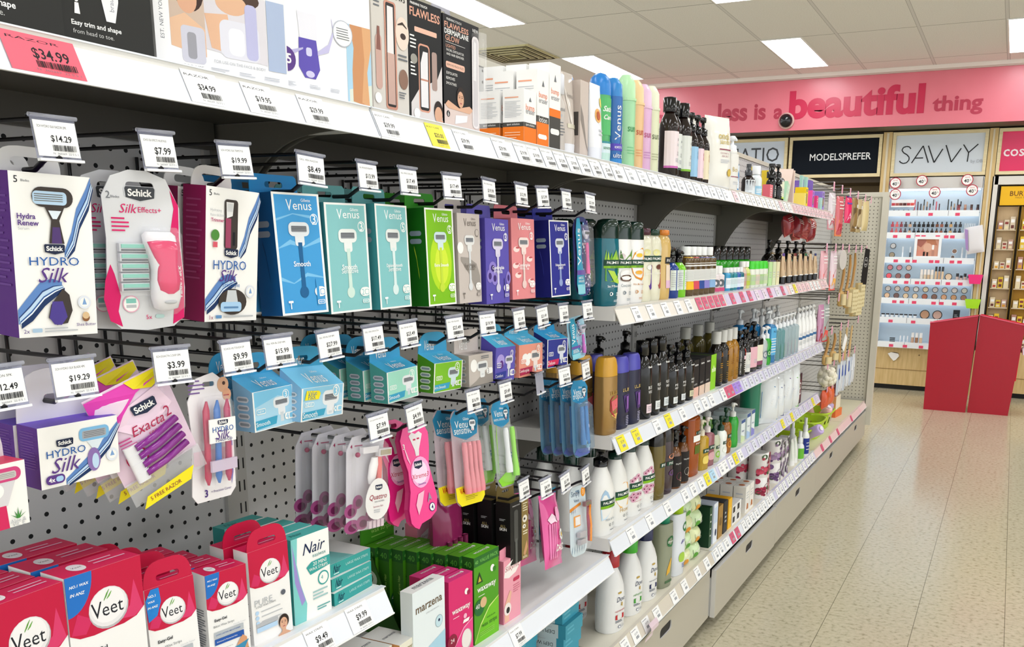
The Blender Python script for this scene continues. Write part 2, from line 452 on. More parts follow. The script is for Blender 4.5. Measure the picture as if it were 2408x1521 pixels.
def shelf(i, zs, label, rail='w', tk=(), brk='big', fine=False, board='#e4e2de', bays=1, lip=True, slope=0):
    y0 = JY[i]; L = .915 * bays
    t = thing('shelf', label, 'shelf', (0, y0, zs), group=None)
    a = MB(); bm = M(board)
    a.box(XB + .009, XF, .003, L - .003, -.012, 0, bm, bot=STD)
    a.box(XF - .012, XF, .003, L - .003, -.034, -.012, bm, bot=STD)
    for y in (.003, L - .007): a.box(XB + .009, XF - .004, y - (.0012 if y < .1 else -.0012), y + .004, -.034, .0004, bm)
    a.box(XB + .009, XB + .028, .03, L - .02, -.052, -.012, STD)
    a.obj('board', t)
    a = MB(); q = [(-.8725, -.003), (-.8535, -.0425), (-.8515, -.0415), (-.8705, -.0015)]
    a.prism(q, .0015, L - .0015, RAILM[rail]); a.box(-.876, -.866, .0015, L - .0015, -.0005, .0012, RAILM[rail]); a.box(-.8545, -.8495, .0015, L - .0015, -.0437, -.0412, M('#f6f7f9', 'plast'))
    r = a.obj('price_strip', t)
    for y, c, p in tk: rail_ticket(r, y - y0, zs, c, p, .075 if c == 'p' and fine else .05, fine)
    if brk:
        D, H = (.285, .205) if brk == 'big' else (.225, .125)
        for y in (.006, L - .010):
            pts = [(XB + .005, -.013), (XB + D, -.013), (XB + D, -.03)]
            for k in range(1, 15):
                s = k / 14; pts.append((XB + D - (D - .03) * s, -.03 - (H - .03) * (.05 * s + .95 * s ** 3.4)))
            pts += [(XB + .022, -H + .006), (XB + .014, -H), (XB + .005, -H)]
            b = MB(); b.prism(pts, y, y + .004, M('#6d6a61')); b.obj('bracket', t)
    return t
def rnd(y0, y1, n, cols='w', p='$8.99'):
    o = []; s = (y1 - y0) / n
    for k in range(n): o.append((y0 + s * (k + .5) + random.uniform(-.1, .1) * s, random.choice(cols), p))
    return o
ZT, Z2, Z3, Z4, Z0 = 1.555, 1.217, .891, .62, .305
BN = ('nearest', 'second', 'third', 'fourth', 'fifth')
shelf(0, ZT, 'top shelf over the hanging razor packs, nearest bay, pink sale ticket', 'w', [(.591, 'p', '$34.99'), (.781, 'w', '$34.99'), (.868, 'w', '$19.95'), (.963, 'w', '$29.99')], fine=True)
shelf(1, ZT, 'top shelf of second bay, yellow ticket, hair remover boxes standing on it', 'w', [(1.119, 'w', '$39.99'), (1.248, 'y', '$20.00'), (1.326, 'w', '$39.99'), (1.45, 'w', '$29.99'), (1.528, 'w', '$19.99'), (1.579, 'w', '$19.99'), (1.635, 'w', '$15.99'), (1.69, 'w', '$15.99'), (1.745, 'w', '$19.99'), (1.80, 'w', '$19.99'), (1.86, 'w', '$6.99'), (1.923, 'w', '$7.49'), (1.98, 'w', '$8.19')], fine='BODY CARE')
shelf(2, ZT, 'top shelf of third bay carrying brown bottles and pastel cans', 'w', rnd(2.03, 2.9, 12))
shelf(3, ZT, 'top shelf of fourth bay carrying pouches and spray bottles', 'c', rnd(2.95, 3.82, 12, 'wwk'))
shelf(4, ZT, 'top shelf of fifth bay with pink ticket strip and small cartons', 'k', rnd(3.86, 4.73, 14, 'k'))
shelf(2, Z2, 'second shelf of third bay holding teal and white shower gels', 'c', [(y, 'w', '$5.99') for y in (2.128, 2.231, 2.341, 2.447, 2.542)] + [(y, 'r', '$9.99') for y in (2.64, 2.70, 2.76, 2.82, 2.88)], 'small')
shelf(3, Z2, 'second shelf of fourth bay with glossy lilac strip and small cartons', 'l', rnd(2.96, 3.8, 8, 'lr'), 'small')
shelf(4, Z2, 'second shelf of fifth bay holding kraft-labelled pump bottles', 'k', rnd(3.86, 4.73, 10, 'kwy'), 'small')
shelf(2, Z3, 'third shelf of third bay with gold and black body washes', 'w', [(2.054, 'y', '$5.99'), (2.153, 'y', '$5.99'), (2.306, 'w', '$11.99'), (2.403, 'y', '$7.99'), (2.523, 'w', '$7.99'), (2.666, 'w', '$7.99'), (2.741, 'w', '$8.49'), (2.814, 'w', '$9.49')], 'small')
shelf(3, Z3, 'third shelf of fourth bay with pink and violet tickets and dark bottles', 'l', [(2.95, 'w', '$9.99'), (3.0, 'r', '$9.99'), (3.05, 'r', '$9.99'), (3.10, 'v', '$9.99'), (3.15, 'v', '$9.99')] + rnd(3.2, 3.8, 8, 'l'), 'small')
shelf(4, Z3, 'third shelf of fifth bay with white pump bottles in a row', 'l', rnd(3.86, 4.73, 11, 'l'), 'small')
shelf(2, Z4, 'fourth shelf of third bay carrying large white body wash bottles', 'w', [(2.137, 'w', '$11.99'), (2.277, 'w', '$11.99'), (2.421, 'w', '$11.99'), (2.58, 'w', '$5.99'), (2.66, 'w', '$5.99'), (2.74, 'w', '$5.99'), (2.81, 'y', '$5.99'), (2.87, 'b', '$5.99')], 'small')
shelf(3, Z4, 'fourth shelf of fourth bay with soap cartons and small pump bottles', 'l', [(2.97, 'w', '$4.99'), (3.02, 'w', '$4.99'), (3.09, 'w', '$4.99'), (3.154, 'y', '$4.99'), (3.22, 'w', '$4.99')] + rnd(3.3, 3.8, 6, 'l'), 'small')
shelf(4, Z4, 'fourth shelf of fifth bay with bath salt bags on it', 'l', rnd(3.86, 4.73, 9, 'lly'), 'small')
shelf(0, .815, 'lower shelf of nearest bay holding pink and teal wax strip cartons', 'w', [(.79, 'w', '$9.99'), (.925, 'w', '$9.49'), (1.015, 'w', '$9.99')], 'small', 'WAX STRIPS', '#ecebea')
shelf(1, .58, 'lower shelf of second bay, half empty beside the green wax cartons', 'w', [(1.512, 'w', '$7.99')], 'small', 'WAX STRIPS', '#ecebea')
shelf(1, Z0, 'base shelf of second bay under the half empty shelf', 'b', [], None, board='#e6e0cf')
shelf(2, Z0, 'base shelf of third bay with white moisturising wash bottles', 'b', [(y, 'w', '$10.99') for y in (2.114, 2.191, 2.274, 2.361, 2.512, 2.614, 2.746, 2.85)], None, board='#e6e0cf')
shelf(3, Z0, 'base shelf of fourth bay with soap stacks and candle cartons', 'w', [(2.96, 'w', '$4.99'), (3.02, 'w', '$4.99'), (3.09, 'w', '$4.99'), (3.17, 'r', '$4.99'), (3.24, 'r', '$4.99')] + rnd(3.3, 3.82, 8, 'w'), None, board='#e6e0cf')
shelf(4, Z0, 'base shelf of fifth bay with floral tins and green tubes', 'l', rnd(3.86, 4.73, 12, 'w'), None, board='#e6e0cf')
shelf(5, Z0, 'base shelf of sixth bay with lime baskets', 'k', [(4.95, 'r', None), (5.2, 'r', None), (5.45, 'r', None)], None, board='#e3dcc0')
shelf(6, Z0, 'last base shelf by the end panel, mostly bare', 'k', [(5.95, 'r', None), (6.3, 'k', None)], None, board='#e3dcc0')
# floor drawers under the base shelf
BG = M('#b9b3a4', 'plast')
DN = ('third', 'fourth', 'fifth', 'sixth', 'last')
for i, (x, dz) in enumerate(((-.866, 0), (-.846, -.004), (-.848, -.002), (-.850, -.002), (-.852, 0))):
    y0 = JY[i + 2]
    t = thing('floor_drawer', f'grey-beige floor drawer with slotted hand hole, {DN[i]} bay of the gondola', 'drawer', (x, y0 + .4575, .055 + dz), (0, 0, 90))
    a = MB(); w = .903
    hole = rrect(-.052, .118, .052, .152, .016, .012)
    a.prism([(-w / 2, 0), (w / 2, 0), (w / 2, .182), (-w / 2, .182)], 0, .018, BG, [hole], side=M('#d9d7d2', 'plast')); a.obj('front', t)
    a = MB()
    for s in (-w / 2, w / 2 - .012): a.box(s, s + .012, .019, .26, .004, .15, M('#c9c8c4', 'plast'))
    a.box(-w / 2 + .013, w / 2 - .013, .02, .26, .004, .012, BK); a.box(-.1, .1, .021, .03, .08, .165, BK); a.box(-.06, .06, .004, .012, .112, .158, BK); a.obj('tray', t)  # black plates in and behind the hand hole paint its inner darkness
# ---------- peg hooks
HW = M('#17171a', 'plast')
HOOK = {}
def hook(y, zt, price, what, where, col='w', rz=0, tilt=0, empty=False, ln=.33, fine=True):
    t = thing('peg_hook', (f'black peg hook, {"empty clear holder" if empty else "ticket " + price}, {where}'), 'hook', (XB, y, zt), (0, 0, 0), 'black wire peg hooks on the pegboard')
    if 'w' not in HOOK:
        a = MB()
        a.tube([(0.002, 0, .02), (.1, 0, .02), (.322, 0, .0185)], .0024, HW)
        a.tube([(0.002, 0, -.030), (.2, 0, -.030), (.292, 0, -.030), (.306, 0, -.022), (.318, 0, -.0165), (.327, 0, -.0175), (.332, 0, -.021)], .0029, HW)
        a.tube([(.006, -.012, .022), (.006, -.012, -.04), (.006, .012, -.04), (.006, .012, .022)], .0024, HW)
        a.tube([(.322, -.023, .0185), (.322, .023, .0185)], .0022, HW)
        o = a.obj('wire', t); HOOK['w'] = o.data
    else:
        o = bpy.data.objects.new('wire', HOOK['w']); COL.objects.link(o); o.parent = t
    w, h = .046, .0335
    a = MB(); mp = lambda x, z, e: (e, x - w / 2, z - h)
    if not empty:
        ticket_art(a, mp, w, h, col, price, what); a.box(-.0006, 0, -w / 2, w / 2, -h, 0, TCOL[col])
        o = a.obj('price_ticket', t, f'{"yellow" if col == "y" else "white"} paper ticket reading {price}')
        o.location = (.328, 0, .0145); o.rotation_euler = (R(tilt), R(-6), R(rz))
    a = MB(); sl = CL('#cfd2e2', .5 if empty else .25, .08)
    a.box(-.0016, -.001, -.0245, .0245, -h - .003, .004, sl)
    a.tube([(0, -.026, .0045), (0, .026, .0045)], .0022, CL('#e6e8f2', .3, .06)); a.box(-.0015, .003, -.0245, .0245, -h - .005, -h - .0025, M('#f0f1f4', 'plast'))
    o = a.obj('ticket_sleeve', t); o.location = (.328, 0, .0145); o.rotation_euler = (R(tilt), R(-6), R(rz))
H1 = [(.596, '$14.29', 'SCH HYDRO SILK RAZOR 2PK', 'above the white two-razor box'), (.714, '$7.99', 'SCHICK SILK EFFECTS VALUE PACK', 'above the pink shaver blister pack'), (.823, '$19.99', 'SCH HYDRO SILK TRIMSTYLE', 'above the white bikini trimmer box'), (.955, '$8.49', 'GILL VEN RAZOR', 'above the blue razor box'), (1.072, '$13.99', 'GILL VEN RAZOR SENSITIVE', 'above the first teal razor box'), (1.17, '$17.49', 'GILL VENUS DELUXE', 'above the second teal razor box'), (1.291, '$17.49', 'GILL VENUS EXTRA', 'above the green razor box'), (1.41, '$19.99', 'GILL VENUS PUBIC', 'above the grey razor box'), (1.528, '$12.99', 'GILL VENUS COMFORT', 'above the purple razor box'), (1.613, '$15.99', 'GILL VENUS', 'above the pink razor box'), (1.72, '$20.99', 'GILL VENUS SWIRL', 'above the navy razor box'), (1.839, '$21.99', 'GILL VENUS', 'above the paisley razor blister')]
for y, p, w, wh in H1: hook(y, 1.4585, p, w, wh, rz=random.uniform(-6, 6), tilt=random.uniform(-3, 3))
H2 = [(.514, '$12.49', 'SCH INTUITION 3PK', 'above the pink-edged refill box at the left edge'), (.59, '$19.29', 'SCH HYDRO SILK BLADE 4PK', 'above the white blade refill box'), (.71, '$3.99', 'SCH EXACTA 2 DISP 5PK', 'above the pink disposable razor bag'), (.806, '$9.99', 'SCHICK HS TOUCH UP', 'above the three dermaplane wands'), (.877, '$15.99', 'GILL VEN BL DISP 4PK', 'above the first light blue refill box'), (.974, '$27.99', 'GILL VEN BL DISP 8PK', 'above the light blue refill box with yellow badge'), (1.073, '$17.49', 'GILL VEN SMOOTH', 'above the mint refill boxes'), (1.16, '$23.49', 'GILL VEN BL EXTRA', 'right of the mint refill boxes'), (1.293, '$23.49', 'GILL VEN BLADE', 'above the green refill box'), (1.401, '$19.99', 'GILL VEN PUBIC', 'above the grey refill box'), (1.519, '$21.49', 'GILL VEN COMFORT', 'above the purple refill box'), (1.615, '$21.49', 'GILL VEN WHITE TEA', 'above the coral refill box'), (1.713, '$20.99', 'GILL VEN', 'above the navy refill box'), (1.833, '$21.99', 'GILL VEN', 'clipped in front of the second shelf end')]
for y, p, w, wh in H2: hook(y, 1.222, p, w, wh, rz=random.uniform(-5, 5), tilt=random.uniform(-1, 4))
H3 = [(1.078, '$7.99', 'SCH QUATTRO DISP 3PK', 'above the coral razor blisters'), (1.171, '$4.99', 'SCH XTREME SENS', 'above the hot pink razor pouch'), (1.351, '$16.99', 'GILL VEN SENS', 'above the value pack of pink razors'), (1.466, '$9.49', 'GILL VENUS', 'above the lime razor pack'), (1.72, '$12.99', 'GILL VEN TROPICAL', 'above the blue floral razor packs'), (1.829, '$11.99', 'GILL VEN', 'in front of the gold shampoo bottles')]
for y, p, w, wh in H3: hook(y, 1.086, p, w, wh, rz=random.uniform(-5, 5), tilt=random.uniform(0, 5))
hook(1.607, 1.084, '', '', 'on the bare pegboard', empty=True, rz=10)
H4 = [(1.54, '$19.99', 'FIN TOUCH', 'above the black and gold cartons', .873), (1.636, '$4.99', 'BIC DAISY', 'above the pink daisy pouches', .853), (1.729, '$5.99', 'SIMPLY VENUS', 'above the orange razor blister', .843), (1.837, '$6.99', 'GILL VEN', 'against the first white body wash', .833)]
for y, p, w, wh, z in H4: hook(y, z, p, w, wh, rz=random.uniform(-5, 5), tilt=random.uniform(0, 6))
# ---------- packaging helpers
NAVY, BLUE, PURP, MAG = M('#16284f', 'ink'), M('#2a5fa8', 'ink'), M('#5b3a86', 'ink'), M('#d81f68', 'ink')
def tab(mb, w, y, z, kind, tw, th, m, sw=.03, sh=.008, sx=0, th_=.0012, back=None):
    if kind == 'arch':
        pts = [(-tw / 2, z)] + [(tw / 2 * math.copysign(abs(math.cos(R(a))) ** .55, math.cos(R(a))), z + th * math.sin(R(a)) ** .8) for a in range(180, -1, -12)] + [(tw / 2, z)]
        pts = [(-tw / 2, z)] + pts[2:-2] + [(tw / 2, z)]
    else:
        k = tw * .012; pts = [(-tw / 2, z), (-tw / 2 + k, z + th - .004), (-tw / 2 + k + .004, z + th), (tw / 2 - k - .004, z + th), (tw / 2 - k, z + th - .004), (tw / 2, z)]
    zs = z + th * (.42 if kind == 'arch' else .5)
    mb.prism([(p[0] + sx, p[1]) for p in reversed(pts)], y - th_, y, m, [rrect(sx - sw / 2, zs - sh / 2, sx + sw / 2, zs + sh / 2, sh * .45, sh * .45, 3)], back=back)
def carton(name, label, cat, loc, rot, w, h, d, front, side, top=None, art=None, left=None, topart=None, tb=None, group=None, right=None):
    t = thing(name, label, cat, loc, rot, group)
    a = MB(); top = top or side
    a.box(-w / 2, w / 2, 0, d, 0, h, side, front=front, top=top, bot=top)
    if art: art(FA(a, w, h, fmap(w)))
    if left: left(FA(a, d, h, lmap(w, d)))
    if right: right(FA(a, d, h, rmap(w, d)))
    if topart: topart(FA(a, w, d, tmap(w, h)))
    a.obj('box', t)
    if tb:
        b = MB(); tab(b, w, d, h, *tb); b.obj('hang_tab', t)
    return t
def behind(root, n, step, labels, dy=0.0, dz=0.0):
    l = Vector(root.location)
    for k in range(n): dup(root, (l.x - step * (k + 1), l.y + dy * (k + 1), l.z + dz * (k + 1)), labels[k] if isinstance(labels, (list, tuple)) else labels)
def shield(f, x, z, w, hz, dark='#14213f'):
    f.p([(x - w / 2, z + hz * .35), (x - w * .46, z + hz * .5), (x + w * .46, z + hz * .5), (x + w / 2, z + hz * .35), (x + w * .47, z - hz * .3), (x, z - hz * .55), (x - w * .47, z - hz * .3)], M(dark))
    f.t('Schick', x, z + hz * .06, w * .8, WH, b=.03)
def razor(f, x, z, hw, L, head, hand, blade='#8b9096', ang=0, bulb=True):
    "flat printed razor: head centre (x,z), head half-width hw (share of width), handle length L (share of height)"
    k = f.w / f.h; hh = hw * .62 * k; Hm, Bm, Gm = M(head), M(hand), M(blade)
    f.p(rrect(x - hw * .45, z - hh * 1.9, x + hw * .45, z - hh * .5, hw * .2, hh * .3), Hm)
    zb = z - L
    f.p([(x - hw * .2, z - hh * 1.5), (x - hw * .17, z - L * .45), (x - hw * .2, zb), (x + hw * .2, zb), (x + hw * .17, z - L * .45), (x + hw * .2, z - hh * 1.5)][::-1], Bm)
    if bulb: f.c(x, zb, hw * .42, Bm)
    f.p(rrect(x - hw, z - hh * .8, x + hw, z + hh * .8, hw * .45, hh * .6), Hm)
    f.rr(x - hw * .75, z - hh * .32, x + hw * .75, z + hh * .38, hw * .08, Gm)
    for i in (-.1, .08, .26): f.r(x - hw * .72, z + hh * (i - .03), x + hw * .72, z + hh * (i + .03), M('#3c3f46'))
def wave(f, pts, cols):
    n = len(cols)
    for i, c in enumerate(cols):
        f.band([(x + (i * .006), z + w * (.75 - 1.5 * i / max(1, n - 1)) * .8, w * (1 if i == 0 else .16 + .1 * (i % 3))) for x, z, w in pts], M(c))
def lady(f, x, z, s, hair='#2a1c18', skin='#d9a98c', sh=True):
    k = f.w / f.h; sk = M(skin)
    if sh: f.p([(x - s * 1.1, z - s * 2.2 * k), (x + s * 1.1, z - s * 2.2 * k), (x + s * .9, z - s * 1.5 * k), (x + s * .25, z - s * 1.1 * k), (x + s * .25, z - s * .5 * k), (x - s * .3, z - s * .5 * k), (x - s * .35, z - s * 1.15 * k), (x - s * .95, z - s * 1.5 * k)], sk)
    f.c(x, z + s * .18 * k, s * .78, M(hair), rz=s * .95 * k)
    f.c(x - s * .05, z - s * .1 * k, s * .58, sk, rz=s * .8 * k)
    for q in (-.27, .2): f.c(x + s * q, z + s * .08 * k, s * .12, M('#3a2a26'), rz=s * .05 * k, n=8); f.r(x + s * (q - .14), z + s * .22 * k, x + s * (q + .14), z + s * .27 * k, M('#4a342c'))
    f.p([(x - s * .08, z - s * .2 * k), (x + s * .06, z - s * .2 * k), (x, z + s * .05 * k)], M('#c48f74'))
    f.c(x - s * .03, z - s * .48 * k, s * .2, M('#b25a5c'), rz=s * .07 * k, n=10)
# white two-razor box etc.
HW4 = ['#5d86c4', '#1e3f77', '#bcd6ee', '#2b5596', '#e6f1fa', '#12305f']
def hydro(f, trim=False):
    D = M('#3b332f')
    f.t('5', .08, .955, .045, INK); f.t('Blades', .19, .95, .1, DG)
    wave(f, [(1.0, .95, .03), (.93, .84, .05), (.8, .72, .05), (.72, .58, .045), (.62, .5, .02)], HW4)
    wave(f, [(.0, .1, .045), (.14, .16, .06), (.3, .25, .06), (.44, .29, .045), (.56, .31, .02)], HW4)
    if trim:
        f.rr(.33, .55, .58, .92, .05, D); f.p([(.37, .78), (.48, .8), (.5, .9), (.36, .9)], M('#e6e6e6'))
        for q in (.385, .41, .435, .46): f.r(q, .83, q + .01, .89, GR)
        f.r(.35, .56, .45, .78, M('#9c4160')); f.r(.49, .58, .53, .68, BK)
        f.t('Hydrating', .17, .83, .2, GR); f.t('Razor & Bikini', .2, .797, .26, GR); f.t('Trimmer', .2, .76, .24, M('#b02a66'), b=.02)
        f.c(.16, .65, .075, M('#4d8a3a')); f.r(.12, .56, .2, .6, M('#d9586a'))
        shield(f, .46, .52, .26, .065); f.t('HYDRO', .44, .43, .62, BLUE); f.t('Silk', .42, .35, .32, PURP, sl=.35); f.t('TrimStyle', .46, .275, .34, BLUE)
        f.c(.5, .15, .27, D, rz=.1); f.p([(.35, .1), (.62, .1), (.56, .24), (.4, .24)], M('#c8cdd2')); f.rr(.27, .075, .67, .15, .05, M('#a8cdee')); f.rr(.33, .1, .61, .115, .01, M('#5b86b4'))
        f.c(.84, .23, .09, M('#dfe4ee')); f.c(.84, .23, .065, WH); f.p([(.81, .215), (.87, .215), (.84, .26)], M('#7aa0d0'))
        f.t('1x', .1, .035, .07, M('#8e2157')); f.rr(.18, .025, .29, .05, .01, M('#5f8fc0')); f.ln(.33, .025, .95, .05, 1, GR)
    else:
        f.rr(.25, .80, .76, .92, .12, D); f.rr(.26, .815, .68, .895, .05, M('#b9d6ef'))
        for i in range(4): f.r(.28, .835 + .013 * i, .63, .84 + .013 * i, M('#6a6660'))
        f.p([(.4, .8), (.64, .8), (.57, .72), (.62, .58), (.43, .58), (.47, .72)], D); f.p([(.44, .78), (.6, .78), (.54, .73), (.49, .73)], M('#dfe9f2')); f.p([(.46, .58), (.59, .58), (.57, .68), (.48, .68)], M('#4d3470'))
        f.t('Hydra', .17, .735, .22, PURP, b=.02); f.t('Renew', .19, .70, .25, PURP, b=.02); f.t('Serum', .13, .667, .13, GR)
        shield(f, .49, .545, .26, .06); f.t('HYDRO', .48, .47, .62, BLUE, h=.052); f.t('Silk', .47, .385, .36, PURP, sl=.35)
        f.p([(.36, .12), (.4, .2), (.56, .3), (.64, .26), (.67, .16), (.6, .08), (.46, .07)], D); f.p([(.37, .12), (.42, .22), (.55, .22), (.6, .12), (.52, .07), (.43, .075)], M('#4a3a8e'))
        f.c(.83, .21, .085, M('#dfe4ee')); f.c(.83, .21, .06, WH); f.p([(.8, .195), (.86, .195), (.83, .24)], M('#7aa0d0'))
        f.c(.84, .11, .05, M('#8a5a34')); f.c(.84, .125, .045, M('#d9b98e')); f.t('Shea Butter', .84, .068, .26, PURP)
        f.t('2x', .08, .04, .07, PURP); f.rr(.15, .03, .27, .055, .01, M('#a8c4dc')); f.ln(.3, .025, .72, .06, 2, GR)
def sidefine(c): return lambda f: f.ln(.15, .3, .85, .92, 14, M(c), .3)
WHT = M('#f6f5f2')
t = carton('razor_carton', 'white two-razor carton with blue water swirl under the $14.29 ticket', 'razor box', (-.885, .595, 1.262), (3, .8, 85.4), .081, .162, .04, WHT, M('#5a2d82'), art=hydro, left=sidefine('#6c4494'), tb=('arch', .066, .026, WHT, .034, .009))
behind(t, 1, .05, 'white two-razor carton hanging second on the $14.29 hook, mostly hidden')
t = carton('razor_carton', 'white bikini trimmer razor carton with maroon sides under the $19.99 ticket', 'razor box', (-.885, .823, 1.262), (4, 2.3, 93), .088, .162, .036, WHT, M('#8a1650'), art=lambda f: hydro(f, True), left=sidefine('#9c3a6c'), tb=('arch', .066, .026, WHT, .034, .009))
behind(t, 1, .045, 'bikini trimmer carton second on its hook, only maroon edge showing', dy=-.002)
# pink shaver on a blister card
t = thing('shaver_blister_pack', 'rounded blister card with pink lady shaver and five teal blades', 'blister pack', (-.884, .70, 1.262), (2.5, .2, 80), None)
a = MB(); w, h = .095, .172
out = [(-.041, .012), (-.03, 0.001), (0, -.002), (.032, .001), (.045, .012), (.0475, .045), (.0445, .1), (.045, .135), (.03, .166), (.008, .1735), (-.012, .1735), (-.032, .166), (-.043, .145), (-.0405, .1), (-.043, .05)]
a.prism(out, 0, .0015, M('#d9dadd'), [rrect(-.016, .152, .016, .161, .004, .004, 3)])
f = FA(a, w, h, fmap(w))
f.p([(.03, .32), (.0, .2), (.06, .06), (.2, .02), (.16, .12), (.2, .22), (.14, .36), (.1, .42)], MAG); f.p([(.86, .9), (.96, .8), (.95, .6), (.99, .3), (.97, .06), (.82, .02), (.86, .2), (.9, .4), (.84, .62), (.9, .78)], MAG)
f.p([(.3, .895), (.33, .91), (.66, .91), (.69, .895), (.68, .845), (.5, .81), (.31, .845)], M('#c9ccd0')); shield(f, .495, .865, .36, .085, '#3a3d42')
f.t('2', .12, .85, .05, DG); f.t('Blades', .2, .84, .1, DG); f.t('Silk', .35, .77, .2, MAG, sl=.3); f.t('Effects+', .6, .765, .28, MAG); f.ln(.14, .62, .36, .72, 4, MAG, .4)
f.t('Value Pack', .93, .3, .22, WH, h=.055, rot=90, b=.01, sl=.2); f.t('5x', .52, .075, .07, MAG); f.rr(.6, .065, .71, .09, .02, M('#b9d9d6')); f.c(.31, .165, .1, M('#e6a8bf')); f.c(.31, .165, .088, WH); f.r(.25, .17, .37, .2, M('#86c9bd')); f.r(.25, .14, .37, .16, GR)
a.obj('card', t)
for i in range(5):
    a = MB(); z = .043 + .0108 * i; a.box(-.03, .002, -.006, -.001, z, z + .009, M('#d5d7dc', 'plast')); a.box(-.028, .001, -.0072, -.006, z + .004, z + .008, M('#7fc9b8', 'plast')); a.box(-.028, .001, -.007, -.006, z + .001, z + .0025, M('#4b4f56', 'metal')); a.obj('blade_cartridge', t)
a = MB(); a.loft([(.028, .006, .004, 2.2, .018, -.006), (.032, .0135, .009, 2.4, .0185, -.008), (.046, .0165, .011, 2.4, .0185, -.009), (.062, .0165, .012, 2.4, .0185, -.009), (.082, .0145, .011, 2.4, .0185, -.009), (.098, .0155, .012, 2.4, .017, -.009), (.115, .0185, .011, 2.6, .0155, -.008), (.128, .019, .007, 2.8, .0145, -.007), (.133, .015, .004, 2.8, .0145, -.006)], M('#ecebef', 'gloss')); a.v = [(p[0], p[1], .02 + .842 * (p[2] - .028)) for p in a.v]; a.obj('shaver_body', t)
a = MB(); a.loft([(.052, .005, .004, 2, .0185, -.0175), (.057, .0115, .005, 2.2, .0185, -.0175), (.07, .0135, .005, 2.2, .0185, -.0175), (.09, .0115, .005, 2.2, .0185, -.0165), (.108, .0155, .005, 2.2, .016, -.0165), (.12, .0178, .005, 2.4, .0145, -.015), (.122, .008, .004, 2, .0145, -.0145)], M('#e01563', 'gloss')); a.v = [(p[0], p[1], .02 + .842 * (p[2] - .028)) for p in a.v]; a.obj('pink_grip', t)
a = MB(); a.ball(.0185, -.0195, .041, .0075, GR, .002, .0028); a.v = [(p[0], p[1], .02 + .842 * (p[2] - .028)) for p in a.v]; a.obj('silver_badge', t)
a = MB(); pl = CL('#ffffff', .09, .05); a.loft([(.05, .017, .0085, 5, -.014, -.004), (.12, .017, .0085, 5, -.014, -.004)], pl); a.loft([(.024, .01, .006, 3, .0185, -.011), (.034, .018, .013, 4, .0185, -.011), (.13, .021, .013, 4, .016, -.011), (.139, .018, .008, 4, .015, -.009)], pl); a.v = [(p[0], p[1], .02 + .842 * (p[2] - .028)) for p in a.v]; a.obj('clear_bubble', t)
behind(t, 1, .03, 'pink shaver blister pack behind the front one, edge showing', dy=-.012)
# tall razor boxes with round-headed razor
def venus(bg, num, name, cnt, head, hand, lc='#ffffff', border=True, extra=None, hb=True):
    def art(f):
        if border: f.r(0, 0, 1, 1, WHT); f.r(.045, .018, .955, .982, M(bg))
        L = M(lc)
        if extra: extra(f)
        f.t('Gillette', .7, .943, .2, L); f.t('V', .34, .9, .12, L, h=.09); f.t('enus', .62, .888, .4, L, h=.05)
        f.c(.85, .79, .085, L); f.c(.85, .79, .072, M(bg)); f.t(num, .85, .79, .07, L, b=.01); f.r(.8, .745, .9, .752, L)
        razor(f, .5, .705, .22, .52, head, hand)
        l = name.split('|')
        f.t(l[0], .5, .42, min(.5, .06 * len(l[0])), L, b=.012)
        if len(l) > 1: f.t(l[1], .5, .385, min(.4, .05 * len(l[1])), L)
        f.p(rrect(.72, .14, .97, .225, .1, .042), WHT); f.t(cnt, .79, .18, .06, M(bg)); f.rr(.84, .155, .94, .205, .02, M(bg)); f.rr(.85, .16, .93, .2, .02, WHT)
        f.rr(.77, .075, .93, .112, .02, L); f.rr(.785, .079, .915, .108, .015, M(bg)); f.t('NEW', .85, .0935, .1, L)
        f.r(.17, .05, .19, .1, L); f.rr(.13, .1, .23, .118, .01, L)
    return art
def vside(hand, n=2): return lambda f: [f.rr(.2, .72 - .08 * i, .8, .77 - .08 * i, .1, M('#8b9aa8')) for i in range(n)] + [f.band([(.4, .6, .02), (.5, .5, .02), (.6, .3, .025)], M(hand))] and None
def caust(f):
    for q in ([(.05, .55, .004), (.3, .6, .02), (.6, .56, .006), (.95, .62, .02)], [(.05, .3, .015), (.3, .26, .004), (.6, .33, .015), (.95, .3, .005)], [(.05, .78, .01), (.4, .83, .004), (.9, .8, .015)]): f.band(q, M('#7cc0ea'))
def glow(f): f.c(.5, .45, .38, M('#b4dc1e'), rz=.3); f.c(.52, .42, .24, M('#d2e83a'), rz=.2)
def pubic(f): f.band([(.1, .5, .02), (.45, .42, .09), (.8, .28, .16), (.95, .2, .1)], M('#9c958f')); f.c(.1, .62, .13, WHT)
def orchid(f):
    for x, z, r in ((.28, .42, .16), (.16, .33, .13), (.36, .3, .13), (.95, .3, .1)): f.c(x, z, r, M('#8f7fd0'), rz=.08); f.c(x, z, r * .5, M('#3f2a74'), rz=.04)
def petals(f):
    for x, z in ((.2, .62), (.25, .3), (.8, .22), (.15, .42), (.75, .5)): f.c(x, z, .13, M('#f6dcd8'), rz=.035); f.c(x + .05, z + .02, .08, M('#c25a5e'), rz=.012)
